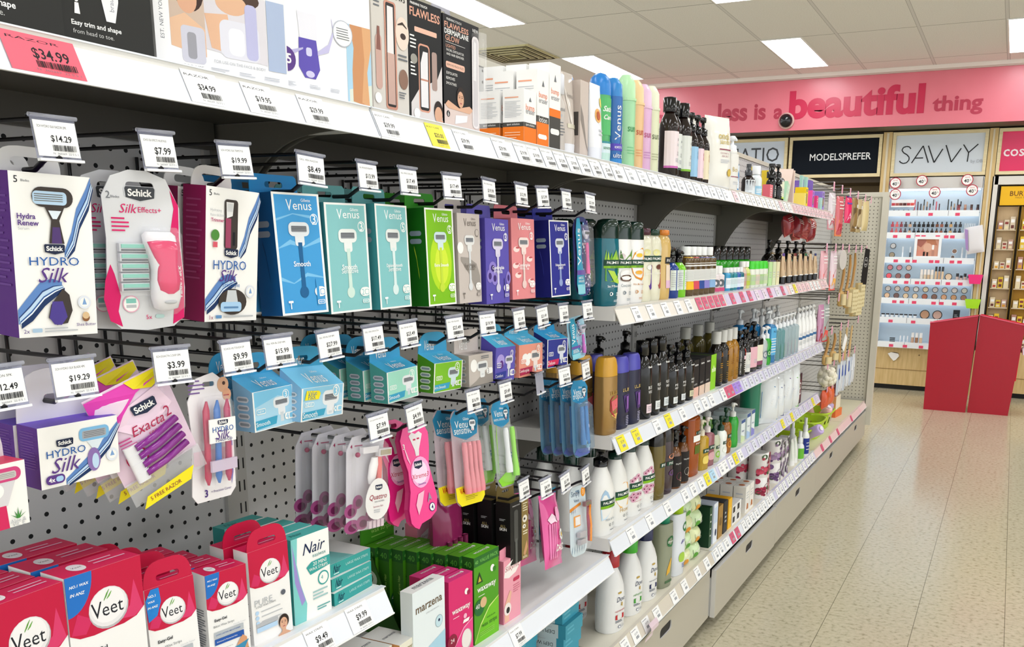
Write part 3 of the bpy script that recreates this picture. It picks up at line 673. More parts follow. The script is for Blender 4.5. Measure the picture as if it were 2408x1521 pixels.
VB = [
 ('bright blue razor carton with navy handle under the $8.49 ticket', .958, 1.263, -3, -.7, -2.2, .087, .164, '#3f9bd8', '#0d5793', '#1b8acb', '3', 'Smooth', '1', '#e3e9ee', '#0f5d92', caust, 2, '#0a3f70'),
 ('pale teal razor carton under the $13.99 ticket', 1.055, 1.26, -1.2, -1.1, -1.1, .09, .158, '#86c4c6', '#3c8d94', '#66a9ab', '3', 'Smooth|Sensitive', '2', '#e9eeec', '#cfe6dc', None, 1, '#2d6f76'),
 ('teal razor carton with water drop under the left $17.49 ticket', 1.163, 1.26, -2, -.2, 5.3, .092, .161, '#84c5c8', '#3f9096', '#66a9ab', '5', 'Deluxe Smooth|Sensitive', '2', '#e9eeec', '#d9ecec', None, 1, '#2d6f76'),
 ('bright green razor carton under the right $17.49 ticket', 1.294, 1.258, -2, -.4, -.4, .083, .163, '#7dbe12', '#14630f', '#2f8f1b', '5', 'Extra Smooth', '2', '#cfe4e6', '#c4dd3c', glow, 2, '#b9cf35'),
 ('stone grey razor carton beside the green one', 1.384, 1.258, -1.5, -.2, 2, .078, .158, '#c9bfb9', '#b9aea8', '#c9bfba', '', 'For Pubic|Hair & Skin', '2', '#e3e3e2', '#d9dcdf', pubic, 1, '#8d847e'),
 ('violet razor carton with orchid under the $12.99 ticket', 1.481, 1.252, -1.4, .3, 2.3, .092, .158, '#5c52b0', '#4a409c', '#6a63b8', '3', 'Comfortglide|Freesia', '1', '#d9d3ea', '#cfc9e6', orchid, 1, '#8f86cf'),
 ('coral pink razor carton with petals under the $15.99 ticket', 1.583, 1.256, -1.8, .1, -1.4, .09, .158, '#e48b8f', '#c96f78', '#e0808a', '3', 'Comfortglide|White Tea', '2', '#f0dcd8', '#eacdc8', petals, 0, '#f0b9b6'),
 ('deep navy razor carton with white border under the $20.99 ticket', 1.748, 1.254, -2.8, -.7, -1.6, .088, .162, '#252a8e', '#1b1f70', '#2b2f92', '5', 'Deluxe Smooth|Swirl', '2', '#d7dbe8', '#8fa0cf', None, 1, '#3a44a8')]
for lb, y, z, ti, ro, ya, w, h, bg, sd, tbc, num, nm, cnt, hd, hn, ex, nb, sh in VB:
    gy = 'grey' in lb
    t = carton('razor_carton', lb, 'razor box', (-.885, y, z), (ti, ro, 90 + ya), w, h, .04, M(bg), M(sd), M(tbc), art=venus(bg, num, nm, cnt, hd, hn, '#7a726c' if gy else '#ffffff', not ('grey' in lb or 'violet' in lb or 'coral' in lb), ex), left=vside(sh), tb=('rect', w * 1.0, .027, M(tbc), .032, .008))
    ls = [lb.split(' under')[0].split(' beside')[0] + s for s in (', second on its hook behind the front one', ', third on its hook')]
    if nb: behind(t, nb, .05, ls, dy=-.002)
# blister packs with curved outline
def blister(name, label, loc, rot, out, card, art, clear, parts=(), depth=.016, slot=(.02, .006), sz=None, group=None, back=None):
    "outline (x,z) in metres; clear bubble over the lower part; parts = (name, fn(mb))"
    t = thing(name, label, 'blister pack', loc, rot, group)
    xs = [p[0] for p in out]; zs = [p[1] for p in out]; w, h = max(xs) - min(xs), max(zs)
    a = MB(); sz = sz or h - .014
    a.prism(out, 0, .0012, card, [rrect(-slot[0] / 2, sz - slot[1] / 2, slot[0] / 2, sz + slot[1] / 2, .0025, .0025, 3)], back=back)
    art(FA(a, w, h, fmap(w))); a.obj('card', t)
    for nm, fn in parts: a = MB(); fn(a); a.obj(nm, t)
    if clear: a = MB(); clear(a); a.obj('clear_bubble', t)
    return t
def ocard(w, h, r=.014, top=.0, waist=0):
    p = rrect(-w / 2, 0, w / 2, h, r, r, 6)
    return [(x * (1 - waist * math.sin(PI * min(1, z / h * 1.1)) ** 2 - top * (z / h) ** 2), z) for x, z in p]
def paisley(f):
    f.r(.0, .0, .0, .0, BLUE); random.seed(3)
    for i in range(46):
        x, z = .42 + random.random() * .5, .05 + random.random() * .9; q = random.uniform(.02, .05)
        f.c(x, z, q, M(random.choice(('#b03a5c', '#6d4a9c', '#e6e9f2', '#2f8fc0', '#8a6aa8'))), n=10); f.c(x, z, q * .5, M('#e9ecf5'), n=8)
    f.p([(.0, .15), (.12, .02), (.4, .02), (.5, .2), (.34, .5), (.42, .78), (.3, .98), (.12, .97), (.04, .8), (.08, .5)], M('#2f97b8')); f.t('Venus', .2, .62, .46, WH, rot=90, h=.2)
    f.r(.04, .27, .55, .33, M('#6a50a0')); f.t('extra', .26, .235, .28, WH); f.t('smooth', .28, .195, .34, WH); f.r(.05, .03, .5, .15, M('#8fd4e0')); f.t('2', .82, .26, .1, WH)
hdl = lambda c, x, z0, z1, r=.0035, y=-.008: (lambda a: a.loft([(z0, r * 1.3, r * 1.2, 2, x, y), (z0 + .012, r * 1.5, r * 1.3, 2, x, y), (z0 + (z1 - z0) * .5, r * .85, r * .9, 2, x, y), (z1 - .01, r * 1.1, r, 2, x, y), (z1, r * .8, r * .8, 2, x, y)], M(c, 'gloss')))
def rhead(c, x, z, w=.017, y=-.009, bl='#9aa0a8'):
    def g(a):
        a.loft([(z - .010, .004, .003, 2, x, y), (z - .004, w * .5, .004, 3, x, y), (z + .004, w, .0045, 4, x, y), (z + .009, w * .9, .004, 3, x, y)], M(c, 'gloss'))
        a.box(x - w * .75, x + w * .75, y - .0052, y - .0042, z + .0005, z + .006, M(bl, 'metal'))
    return g
clr = lambda w, z0, z1, d, x=0, c='#ffffff', a_=.09: (lambda a: a.loft([(z0, w * .32, d * .4, 3, x, -d * .4), (z0 + .008, w * .47, d * .52, 4, x, -d * .5), (z1 - .01, w * .47, d * .52, 4, x, -d * .5), (z1, w * .4, d * .3, 3, x, -d * .3)], CL(c, a_, .05)))
t = blister('razor_blister_pack', 'paisley patterned razor blister with pink grip beside the navy carton', (-.885, 1.862, 1.25), (-3.5, 0, 90), ocard(.084, .178, .034), M('#3a3f78'), paisley, clr(.06, .02, .16, .018, .008), [('razor_handle', hdl('#e8559b', .012, .05, .12, .004)), ('razor_head', rhead('#cfc9da', .006, .138, .017))])
# refill packs: sloped-top carton with hang tab
def refill(name, label, loc, rot, w, h, d, rise, front, side, top, tabm, tabh, art, sideart=None, topart=None, kind='arch', group=None):
    t = thing(name, label, 'refill pack', loc, rot, group)
    a = MB(); H = h + rise
    P = lambda x, y, z: (x, y, z)
    L, Rr = -w / 2, w / 2
    a.add([P(L, 0, 0), P(Rr, 0, 0), P(Rr, 0, h), P(L, 0, h)], [(0, 1, 2, 3)], front)
    a.add([P(L, 0, h), P(Rr, 0, h), P(Rr, d, H), P(L, d, H)], [(0, 1, 2, 3)], top)
    a.add([P(L, 0, 0), P(L, 0, h), P(L, d, H), P(L, d, 0)], [(0, 1, 2, 3)], side); a.add([P(Rr, 0, 0), P(Rr, d, 0), P(Rr, d, H), P(Rr, 0, h)], [(0, 1, 2, 3)], side)
    a.add([P(L, d, 0), P(L, d, H), P(Rr, d, H), P(Rr, d, 0)], [(0, 1, 2, 3)], side); a.add([P(L, 0, 0), P(L, d, 0), P(Rr, d, 0), P(Rr, 0, 0)], [(0, 1, 2, 3)], side)
    art(FA(a, w, h, fmap(w)))
    if sideart: sideart(FA(a, d, h, lmap(w, d)))
    sl = math.hypot(d, rise)
    mp = lambda x, z, e: (x - w / 2, z * d / sl - e * rise / sl, h + z * rise / sl + e * d / sl)
    f = FA(a, w, sl, mp)
    if topart: topart(f)
    a.obj('box', t)
    b = MB(); tab(b, w, d + .0012, H, kind, w * .98, tabh, tabm, .026, .008)
    if topart: f = FA(b, w, tabh, lambda x, z, e: (x - w / 2, d - e - .0002, H + z)); f.t('Venus', .35, .36, .34, WH, h=.5)
    b.obj('hang_tab', t)
    return t
VL = lambda c='#ffffff': (lambda f: (f.t('Gillette', .6, .72, .16, M(c)), f.t('Venus', .5, .42, .42, M(c), h=.5)))
def rart(bg, lab, num, name, hd='#e6eaee', band='#3aa0c4', lo=None, wb=True, extra=None):
    def g(f):
        if wb: f.r(0, 0, 1, 1, WHT); f.r(.03, .02, .97, .99, M(bg))
        if lo: f.p([(.03, .02), (.97, .02), (.97, .7), (.6, .8), (.03, .6)], M(lo))
        if extra: extra(f)
        razor(f, .68, .62, .2, .5, hd, '#cfd8de', bulb=False)
        f.c(.8, .8, .085, WHT); f.c(.8, .8, .07, M(bg)); f.t(num, .8, .8, .06, WHT, b=.01)
        f.p([(.03, .05), (.52, .1), (.56, .3), (.03, .27)], M(band)); f.t(name, .2, .18, min(.4, .055 * len(name)), WHT)
        f.rr(.06, .42, .28, .56, .03, WHT); f.rr(.07, .44, .27, .54, .02, M(bg)); f.t('NEW', .17, .49, .15, WHT)
        f.rr(.74, .14, .97, .32, .05, WHT); f.t(lab, .8, .23, .07, M(bg)); f.rr(.86, .17, .95, .29, .02, M(bg))
    return g
def carts(c='#c9d2dc', m='#8d9aa6'): return lambda f: [(f.rr(.18, .1 + .21 * i, .82, .25 + .21 * i, .15, M(c)), f.rr(.26, .14 + .21 * i, .74, .21 + .21 * i, .05, M(m))) for i in range(4)] and None
LB = '#7cc3e6'
t = refill('blade_refill_pack', 'light blue blade refill pack under the $15.99 refill ticket', (-.885, .888, 1.113), (0, -1.3, 90.6), .075, .054, .034, .016, WHT, M('#86b9dc'), M('#59b2df'), M('#3fa3d4'), .03, rart(LB, '4', '3', 'Smooth', lo='#a9d6ee'), carts(), VL())
behind(t, 1, .042, 'light blue blade refill pack second on its hook')
def rval(f): rart('#8ecbe8', '8', '3', 'Smooth', lo='#a9d6ee')(f); f.p([(.1, .92), (.38, .88), (.42, .8), (.38, .62), (.06, .64)], M('#f4e21e')); f.t('Value', .23, .83, .2, M('#1c6f9a')); f.t('Pack', .22, .72, .17, M('#1c6f9a'))
refill('blade_refill_pack', 'wide light blue refill pack with yellow Value Pack badge', (-.88, .975, 1.112), (3, 3.7, 99), .108, .047, .036, .024, WHT, M('#86b9dc'), M('#7cc8ec'), M('#3f9fc8'), .03, rval, carts(), VL())
t = refill('blade_refill_pack', 'front mint refill pack under the left $17.49 refill ticket', (-.885, 1.175, 1.109), (.2, -2, 89), .08, .051, .034, .014, WHT, M('#4fa49c'), M('#3fa3cc'), M('#3a9cca'), .036, rart('#9fdcc8', '4', '3', 'Smooth', band='#3aa0c4'), carts(), VL())
behind(t, 3, .045, ['mint refill pack second on its hook', 'mint refill pack third on its hook', 'mint refill pack at the back of its hook'], dy=-.004)
refill('blade_refill_pack', 'green and blue refill pack right of the mint ones', (-.885, 1.304, 1.106), (2.3, 2.3, 93), .096, .052, .034, .014, WHT, M('#4c8f1e'), M('#46a9d0'), M('#3fa0cc'), .036, rart('#7cbf2a', '4', '5', 'Extra Smooth', '#cfe4e8', '#3aa0c4'), carts('#cfe0c8'), VL())
def rpub(f): f.p([(.0, .0), (1, 0), (1, .28), (.75, .42), (.5, .3), (.3, .15)], M('#9a938c')); f.c(.2, .65, .14, WHT); razor(f, .55, .6, .22, .25, '#e6e8e8', '#d0d4d6', bulb=False); f.rr(.72, .3, .98, .5, .06, WHT); f.t('3', .79, .4, .06, DG); f.ln(.5, .82, .85, .94, 2, DG)
refill('blade_refill_pack', 'stone grey refill pack right of the green one', (-.885, 1.417, 1.103), (-1, .2, 90), .084, .058, .032, .002, M('#c3bab3'), M('#b2a8a1'), M('#bdb3ad'), M('#c9c0ba'), .042, rpub, carts('#cfc8c2'), VL('#6f6862'), 'rect')
def orch2(f): f.c(.25, .6, .2, M('#a99ade'), rz=.2); f.c(.3, .5, .1, M('#5a2f80'), rz=.12)
def pet2(f): f.c(.25, .6, .12, WHT, rz=.12); f.c(.42, .62, .1, WHT, rz=.1); f.c(.35, .45, .1, WHT, rz=.12)
refill('blade_refill_pack', 'violet refill pack with blue sloped top', (-.885, 1.503, 1.098), (2, 2, 91), .078, .068, .034, .02, M('#5f57b4'), M('#5048a4'), M('#4fb4d8'), M('#49acd2'), .022, rart('#5f57b4', '4', '3', 'Comfort', '#d6d2ea', '#2b3a94', wb=False, extra=orch2), carts('#8f88cc'), VL())
refill('blade_refill_pack', 'coral refill pack with white blossom and blue sloped top', (-.885, 1.612, 1.096), (-1, 2, 93), .112, .066, .034, .018, M('#e99a86'), M('#e08a78'), M('#55b8dc'), M('#49acd2'), .02, rart('#e99a86', '4', '3', 'Comfortglide', '#f2e2dc', '#b02a50', wb=False, extra=pet2), carts('#f0c0b0'), VL())
refill('blade_refill_pack', 'navy refill pack with white border and red flash', (-.885, 1.733, 1.1), (-.5, 2, 89), .096, .062, .034, .016, WHT, M('#23307a'), M('#2f9fd2'), M('#2c97cc'), .02, rart('#2a3590', '4', '5', 'Deluxe', '#d9dde8', '#d8285a'), carts('#8f9ad0'), VL())
def rpais(f): paisley(f)
blister('razor_blister_pack', 'small paisley razor pack hanging beside the navy refill pack', (-.884, 1.84, 1.107), (-4, -5, 84), ocard(.074, .098, .02), M('#a9d4e6'), rpais, None, [('razor_head', rhead('#cfc9da', .014, .068, .013)), ('razor_handle', hdl('#c66ac0', .014, .012, .055, .0035))])
# white blade refill box with tall tab, pink-edged refill box
def hbl(f):
    wave(f, [(1.0, .85, .03), (.85, .55, .09), (.6, .25, .1), (.3, .02, .05)], HW4)
    f.rr(.49, .66, .88, .88, .06, M('#7db8e2')); f.rr(.53, .7, .84, .83, .02, M('#a7aab0'))
    for i in range(4): f.r(.55, .72 + .028 * i, .82, .728 + .028 * i, M('#5a5d66'))
    f.p([(.58, .66), (.8, .66), (.72, .5), (.66, .5)], M('#dbe6ee')); f.c(.66, .33, .085, M('#8a6fae'), rz=.2); f.c(.68, .3, .045, M('#bcd6ee'), rz=.13)
    shield(f, .31, .7, .21, .13); f.t('HYDRO', .32, .55, .48, BLUE, h=.12); f.t('Silk', .32, .35, .34, PURP, sl=.35)
    f.c(.9, .35, .08, M('#dfe4ee')); f.c(.9, .35, .055, WH); f.p([(.87, .33), (.93, .33), (.9, .43)], M('#7aa0d0'))
    f.rr(.05, .06, .28, .21, .05, PURP); f.t('4x', .12, .135, .08, WH, b=.02); f.rr(.17, .09, .26, .18, .03, M('#a8cdee'))
t = carton('blade_refill_carton', 'white blade refill carton with violet side under the $19.29 ticket', 'refill pack', (-.885, .603, 1.104), (3, 0, 89), .09, .066, .034, WHT, M('#5d3290'), M('#6a48c4'), art=hbl, left=sidefine('#7a55a4'), tb=('arch', .09, .055, M('#e9e6ee'), .03, .008))
behind(t, 1, .036, 'white blade refill carton second on the $19.29 hook', dy=-.002)
def intu(f):
    f.rr(.3, .72, .94, .93, .08, M('#d2447e')); f.rr(.35, .76, .88, .87, .03, M('#c9c4c0'))
    for i in range(3): f.r(.37, .785 + .026 * i, .86, .79 + .026 * i, M('#6a6a70'))
    f.p([(.4, .72), (.86, .72), (.74, .35), (.56, .35)], M('#d9d6da')); f.c(.62, .6, .09, WHT); f.p([(.48, 0), (.74, 0), (.72, .36), (.55, .36)], M('#d5265e'))
    for dx in (-.1, -.05, 0, .05, .1): f.p([(.84, .12), (.87, .12), (.86 + dx, .3 - abs(dx))], M('#3f8a3a'))
    f.t('Aloe &', .85, .09, .2, GR); f.t('Vit. E', .85, .04, .16, GR)
carton('blade_refill_carton', 'white refill carton with red edge and aloe plant at the left edge', 'refill pack', (-.872, .494, 1.078), (2, 0, 93), .082, .066, .03, WHT, M('#e23a5a'), M('#e8486a'), art=intu, tb=('arch', .08, .042, M('#dcd9de'), .03, .008))
# pink bag of five disposables
t = thing('razor_bag', 'clear and pink bag of five purple disposable razors, hung askew', 'razor bag', (-.886, .705, 1.098), (-1, -20, 82))
def exacta(a):
    w, h = .1, .112; a.pillow(w, h, .02, M('#e9cfe2', 'gloss'), seal=.06)
    f = FA(a, w, h, lambda x, z, e: (lambda p: (p[0], p[1] - e * 2 - .0006, p[2]))(pilp(min(1, max(0, x / w)), min(1, max(0, z / h)), w, h, .02, seal=.06)), True)
    f.p([(.0, .98), (.0, .7), (.12, .55), (.3, .72), (.55, .86), (.95, .93), (.95, .98)], M('#e23fb0')); f.p([(.5, .99), (.98, .99), (.98, .9), (.75, .84), (.55, .9)], M('#f2e01e')); f.p([(.15, .62), (.4, .78), (.8, .84), (.9, .6), (.6, .5), (.3, .5)], M('#f0d4e6'))
    shield(f, .56, .7, .32, .12); f.t('Exacta', .52, .52, .42, M('#b01a4c'), sl=.3); f.t('2', .79, .55, .08, M('#b01a4c')); f.t('sensitive', .62, .43, .3, M('#b8336a'), sl=.2); f.ln(.12, .36, .32, .5, 4, M('#c04a86'))
    f.c(.24, .26, .13, M('#b01a4c')); f.c(.24, .26, .11, M('#dfe6ee')); f.c(.26, .27, .06, M('#6a9ac8'), rz=.04)
exacta(a := MB()); a.obj('bag', t)
for i in range(4):
    b = MB(); z = .004 + .011 * i; b.tube([(-.025, -.0125 - .0006 * i, z + .004), (.0, -.0135, z + .006), (.035, -.011, z + .012)], .0042, M('#8a2f90', 'gloss')); b.obj('razor_handle', t)
    b = MB(); b.loft([(z - .003, .008, .003, 3, -.03, -.011), (z + .009, .009, .0035, 3, -.029, -.011)], M('#e6e6ea', 'gloss')); b.obj('razor_head', t)
b = MB(); b.pillow(.1, .03, .006, CL('#f4f4f6', .22, .06)); o = b.obj('clear_tail', t); o.location = (0, -.004, -.026)
b = MB(); b.prism([(-.045, -.03), (.02, -.028), (.03, -.014), (-.036, -.018)], -.012, -.0114, M('#f0df1c'), side=None); f = FA(b, .06, .012, lambda x, z, e: (x - .04, -.0121 - e, z - .029)); f.t('5 FREE RAZOR', .45, .55, .7, M('#8a1a3c')); b.obj('yellow_flash', t)
for k, lb in enumerate(('clear and pink razor bag second on the $3.99 hook', 'clear and pink razor bag third on the $3.99 hook', 'clear and pink razor bag at the back of the $3.99 hook')): dup(t, (-.925 - .036 * k, .70 - .002 * k, 1.100 + .002 * k), lb)
# three dermaplane wands
def touch(f):
    f.c(.82, .9, .13, M('#d8a888'), rz=.06); f.c(.84, .91, .035, M('#4a2f26'), rz=.015); f.c(.9, .82, .1, M('#d8a080'), rz=.05); f.r(.82, .81, .95, .82, M('#b03038'))
    f.ln(.05, .84, .4, .96, 4, M('#7a5a9a'), .35); f.p([(.98, .55), (.98, .2), (.93, .1), (.9, .45)], M('#5a48b0')); f.r(.1, .3, .98, .41, M('#f0bcd0')); f.t('3', .34, .075, .07, M('#4a2a80'), b=.02); f.t('+ Precision Cover', .68, .078, .46, M('#4a2a80'))
def tlabel(a):
    a.box(-.02, .024, -.0185, -.017, .078, .108, WHT); f = FA(a, .044, .03, lambda x, z, e: (x - .02, -.0186 - e, z + .078)); shield(f, .5, .83, .4, .2); f.t('HYDRO', .5, .56, .8, BLUE, h=.22); f.t('Silk', .5, .33, .5, PURP, sl=.3); f.t('Touch-Up', .5, .1, .66, M('#3a2a78'))
blister('wand_blister_pack', 'white blister card of three pink and blue dermaplane wands', (-.888, .778, 1.036), (-1, 3, 94), [(-.034, .012), (-.026, .002), (.03, .002), (.04, .012), (.039, .08), (.036, .12), (.03, .15), (.008, .164), (-.02, .158), (-.035, .13), (-.03, .08)][::1], M('#f0ecef'), touch, clr(.056, .018, .135, .018, .002),
        [('dermaplane_wand', (lambda c, x: lambda a: a.loft([(.024, .0005, .002, 2, x, -.008), (.034, .0052, .003, 2, x, -.008), (.075, .0042, .0035, 2, x, -.009), (.09, .005, .0035, 2, x, -.009), (.118, .0052, .002, 3, x, -.009), (.13, .001, .0015, 2, x + .001, -.009)], M(c, 'gloss')))(c, x)) for c, x in (('#c01650', -.015), ('#1f74cc', .003), ('#c01a60', .02))] + [('paper_label', tlabel), ('wand_cover', lambda a: a.box(-.02, .023, -.02, -.017, .042, .056, CL('#e4d6ea', .7, .1)))])
# third row: disposables in clear shells
def quat(f):
    f.t('4', .12, .86, .05, M('#9c1a50'), b=.02); f.ln(.2, .85, .42, .875, 1, M('#9c1a50'))
    for x, z, r in ((.12, .22, .16), (.3, .3, .13), (.16, .06, .2), (.42, .08, .16), (.62, .14, .12)):
        f.c(x, z, r, M('#a04a80'), rz=.07); f.c(x + .02, z - .01, r * .6, M('#6d1f50'), rz=.04)
def qtag(a):
    pts = [(.006 + .027 * math.cos(R(q)) * (1 - .1 * math.sin(R(q))), .052 + .033 * math.sin(R(q))) for q in range(0, 360, 15)]
    a.prism(pts, -.0215, -.0205, M('#e9e7e6')); f = FA(a, .052, .064, lambda x, z, e: (x - .02, -.0216 - e, z + .02)); shield(f, .52, .79, .3, .13); f.t('Quattro', .5, .55, .74, M('#9c1634'), sl=.25); f.t('FOR WOMEN', .55, .44, .4, DG); f.t('Sensitive Skin', .5, .32, .42, M('#a05868')); f.ln(.32, .16, .68, .26, 2, GR)
t = blister('razor_blister_pack', 'front clear razor blister with coral handle and white oval tag', (-.882, 1.062, .917), (-1, 5, 85), [(-.04, 0), (.036, 0), (.04, .05), (.036, .12), (.042, .146), (.03, .158), (-.03, .15), (-.042, .13)], M('#cfccd3'), quat, clr(.074, .004, .145, .02), [('razor_handle', hdl('#e0605a', .018, .03, .118, .0055, -.010)), ('razor_grip', lambda a: a.loft([(.075, .003, .004, 2, .0, -.011), (.085, .008, .005, 2, .002, -.011), (.105, .009, .005, 2, .006, -.011), (.117, .006, .004, 2, .008, -.011)], M('#f0ecec', 'gloss'))), ('razor_head', lambda a: (a.box(.012, .04, -.017, -.009, .118, .130, M('#dcd8da', 'gloss')), a.box(.015, .038, -.0178, -.017, .120, .128, M('#b3a890', 'metal')))), ('blade_rack', lambda a: (a.box(-.02, .014, -.014, -.006, .125, .135, M('#e4e0e4', 'gloss')), a.ball(-.028, -.01, .124, .004, M('#9c1a50')))), ('oval_tag', qtag), ('spare_cartridges', lambda a: [a.box(-.004 + .009 * i, .002 + .009 * i, -.013, -.008, .004, .016, M('#e2ccd8', 'gloss')) for i in range(4)])], slot=(.022, .008))
behind(t, 3, .03, ['clear razor blister second on the $7.99 hook', 'clear razor blister third on the $7.99 hook', 'clear razor blister at the back of the $7.99 hook'], dy=-.004)
XO = [(-.022, -.001), (-.012, -.006), (-.004, .002), (.02, .006), (.038, .016), (.044, .04), (.036, .075), (.03, .1), (.036, .13), (.037, .155), (.028, .170), (.01, .178), (-.01, .178), (-.026, .170), (-.036, .15), (-.032, .12), (-.024, .095), (-.024, .06), (-.032, .03), (-.030, .008)]
def xtr(f):
    f.t('3', .12, .77, .06, WH, b=.02); f.p([(.3, .86), (.4, .89), (.5, .87), (.62, .89), (.72, .86), (.58, .72), (.56, .66), (.46, .66), (.44, .72)], M('#e6e0e2')); f.r(.42, .81, .5, .825, M('#c02050')); f.r(.54, .815, .62, .83, M('#c02050'))
    f.c(.55, .5, .3, M('#f4a8d6'), rz=.15); f.c(.53, .5, .24, M('#fbd8ee'), rz=.11); shield(f, .5, .575, .26, .075); f.t('Xtreme3', .53, .47, .52, M('#c0103c'), sl=.3); f.t('Sensitive', .56, .39, .24, M('#3a2a90'), sl=.2)
    f.band([(.12, .76, .01), (.18, .68, .03), (.26, .6, .01)], M('#f6c2dc')); f.c(.8, .14, .095, M('#35306e')); f.c(.8, .14, .08, WH); f.t('4', .8, .14, .07, M('#1f1a60'), b=.02); f.p([(.35, .1), (.5, .2), (.6, .32), (.4, .3), (.3, .2)], M('#f3b6cc')); f.band([(.68, .2, .012), (.74, .26, .03), (.8, .22, .012)], M('#9c8ca0'))
t = thing('razor_pouch', 'hot pink curvy razor pouch under the $4.99 ticket', 'razor pouch', (-.872, 1.2, .889), (-8, 2, 86))
a = MB(); a.prism(XO, -.004, 0, M('#ea2a86', 'gloss'), [rrect(-.01, .164, .012, .171, .003, .003, 3)], side=M('#c81a6a', 'gloss')); xtr(FA(a, .082, .18, lambda x, z, e: (x - .039, -.0041 - e, z))); a.obj('pouch', t)
a = MB(); a.prism([(p[0] * .96, p[1] * .98 + .002) for p in XO], .0005, .009, M('#d63a7c', 'gloss'), [rrect(-.01, .164, .012, .171, .003, .003, 3)]); a.obj('back_shell', t)
behind(t, 1, .04, 'hot pink curvy razor pouch second on its hook', dy=-.006)
def vdisp(f, bg, name, cnt=None, low=None):
    f.p([(.1, .74), (.5, .68), (.9, .74), (.98, .9), (.8, .995), (.2, .995), (.02, .9)], M(bg)); f.t('Gillette', .55, .905, .2, WH); f.t('Venus', .42, .85, .52, WH, h=.075); f.t(name, .42, .785, min(.6, .08 * len(name)), WH)
    f.c(.76, .84, .15, M('#14607e'), rz=.075); razor(f, .76, .855, .11, .08, '#e6eaee', '#e09aa8', bulb=False)
    if low: f.p([(.0, .2), (1, .24), (.98, .06), (.85, .0), (.15, .0), (.02, .06)], M(low[0])); f.t(low[1], .5, .16, .76, M('#c8281e'), b=.02, sl=.05); f.ln(.3, .05, .75, .1, 3, M('#b0a020'))
    if cnt: f.p([(.68, .27), (1, .28), (1, .38), (.78, .38)], M('#2a86b0')); f.t(cnt, .85, .33, .1, WH)
t = blister('razor_blister_pack', 'value pack of pink disposable razors with yellow base and blue top', (-.874, 1.362, .883), (-9, 7, 94), ocard(.112, .178, .02, .1), CL('#f0e4ea', .35, .08), lambda f: vdisp(f, '#2a86b0', 'sensitive', '6', ('#f4e41c', 'VALUE PACK')), clr(.09, .03, .125, .02), [('pink_razor', hdl('#e0848e', x, .022, .118, .0055, -.010)) for x in (-.026, -.008, .01, .028)], slot=(.026, .008))
behind(t, 1, .03, 'value pack of pink razors second on the $16.99 hook', dy=-.012)
t = blister('razor_blister_pack', 'lime green razor pack with blue top under the $9.49 ticket', (-.874, 1.497, .884), (-9, 5, 93), ocard(.082, .176, .022, .08), CL('#e6ecea', .3, .08), lambda f: (vdisp(f, '#2a8cba', 'extra smooth', '2'), f.p([(.02, .1), (.2, .02), (.8, .02), (.98, .12), (.5, .18)], M('#8fd83a')), f.band([(.1, .15, .02), (.14, .5, .09), (.2, .72, .02)], M('#9adf3c'))), clr(.066, .012, .125, .02), [('razor_handle', hdl('#8edc34', .024, .02, .12, .0055, -.01)), ('razor_handle', hdl('#e4e8ea', -.004, .03, .12, .0055, -.01))], slot=(.022, .008))
behind(t, 1, .045, 'lime green razor pack second on the $9.49 hook', dy=-.006)
def trop(f): vdisp(f, '#2a8ab8', 'tropical'); random.seed(5); f.p([(.04, .06), (.3, .01), (.9, .02), (.97, .3), (.9, .66), (.84, .7), (.86, .3), (.7, .1), (.2, .12)], M('#5a6ab4')); [f.c(.86 + random.uniform(-.07, .07), .08 + .06 * i, .05, M('#e6dcf4'), n=7) for i in range(8)]; f.band([(.88, .4, .1), (.93, .6, .1)], M('#c29ae0'))
t = blister('razor_blister_pack', 'blue floral razor pack with lilac edge, front one on the $12.99 hook', (-.878, 1.856, .872), (-6, 4, 91), ocard(.1, .182, .026, .12), CL('#7fb0cc', .5, .08), trop, clr(.08, .012, .13, .02, 0, '#d6e6f2', .12), [('razor_handle', hdl('#3a86c4', -.012, .03, .12, .0055, -.01)), ('razor_handle', hdl('#3f8ccc', .01, .03, .12, .0055, -.01)), ('razor_head', rhead('#9fd0e2', .012, .03, .013, -.009))], slot=(.022, .008))
behind(t, 3, .026, ['blue floral razor pack second on the $12.99 hook', 'blue floral razor pack third on the $12.99 hook', 'blue floral razor pack at the back of the $12.99 hook'], dy=-.004)
# fourth row
def gold(f): f.r(.62, .0, 1, 1, M('#8a7440')); f.t('FINISHING TOUCH', .32, .93, .4, WH); f.rr(.2, .35, .42, .86, .08, M('#4a4a48')); f.r(.26, .0, .38, .4, M('#5b5d5a')); f.c(.8, .66, .13, M('#e6dfd2'), rz=.06); f.c(.78, .66, .05, M('#2a2320'), rz=.02); f.c(.76, .54, .09, M('#ece6da'), rz=.035); f.c(.77, .54, .03, BK, rz=.012); f.p([(.7, .1), (.9, .3), (.95, .18), (.8, .05)], M('#c8986e')); f.ln(.68, .78, .94, .93, 4, M('#e9e0c4'), .4); f.ln(.68, .4, .94, .48, 2, M('#e9e0c4')); f.ln(.66, .02, .92, .06, 2, M('#e9e0c4'))
t = carton('trimmer_carton', 'black and gold trimmer carton, front one under the $19.99 ticket', 'trimmer box', (-.884, 1.563, .702), (-1, .7, 87), .07, .136, .036, M('#121212'), M('#0d0d0e'), M('#7a6838'), art=gold, left=lambda f: (f.t('ALL', .5, .62, .4, M('#b9a76a')), f.t('SKIN', .5, .57, .5, WH, b=.02), f.ln(.25, .7, .7, .74, 2, GR)), tb=('rect', .066, .03, M('#7c6a3a'), .026, .006))
behind(t, 2, .045, ['black and gold trimmer carton second on its hook', 'black and gold trimmer carton third on its hook'])
t = thing('razor_pouch', 'shiny pink pouch of disposable razors with white daisy', 'razor pouch', (-.872, 1.70, .648), (-10, 10, 97))
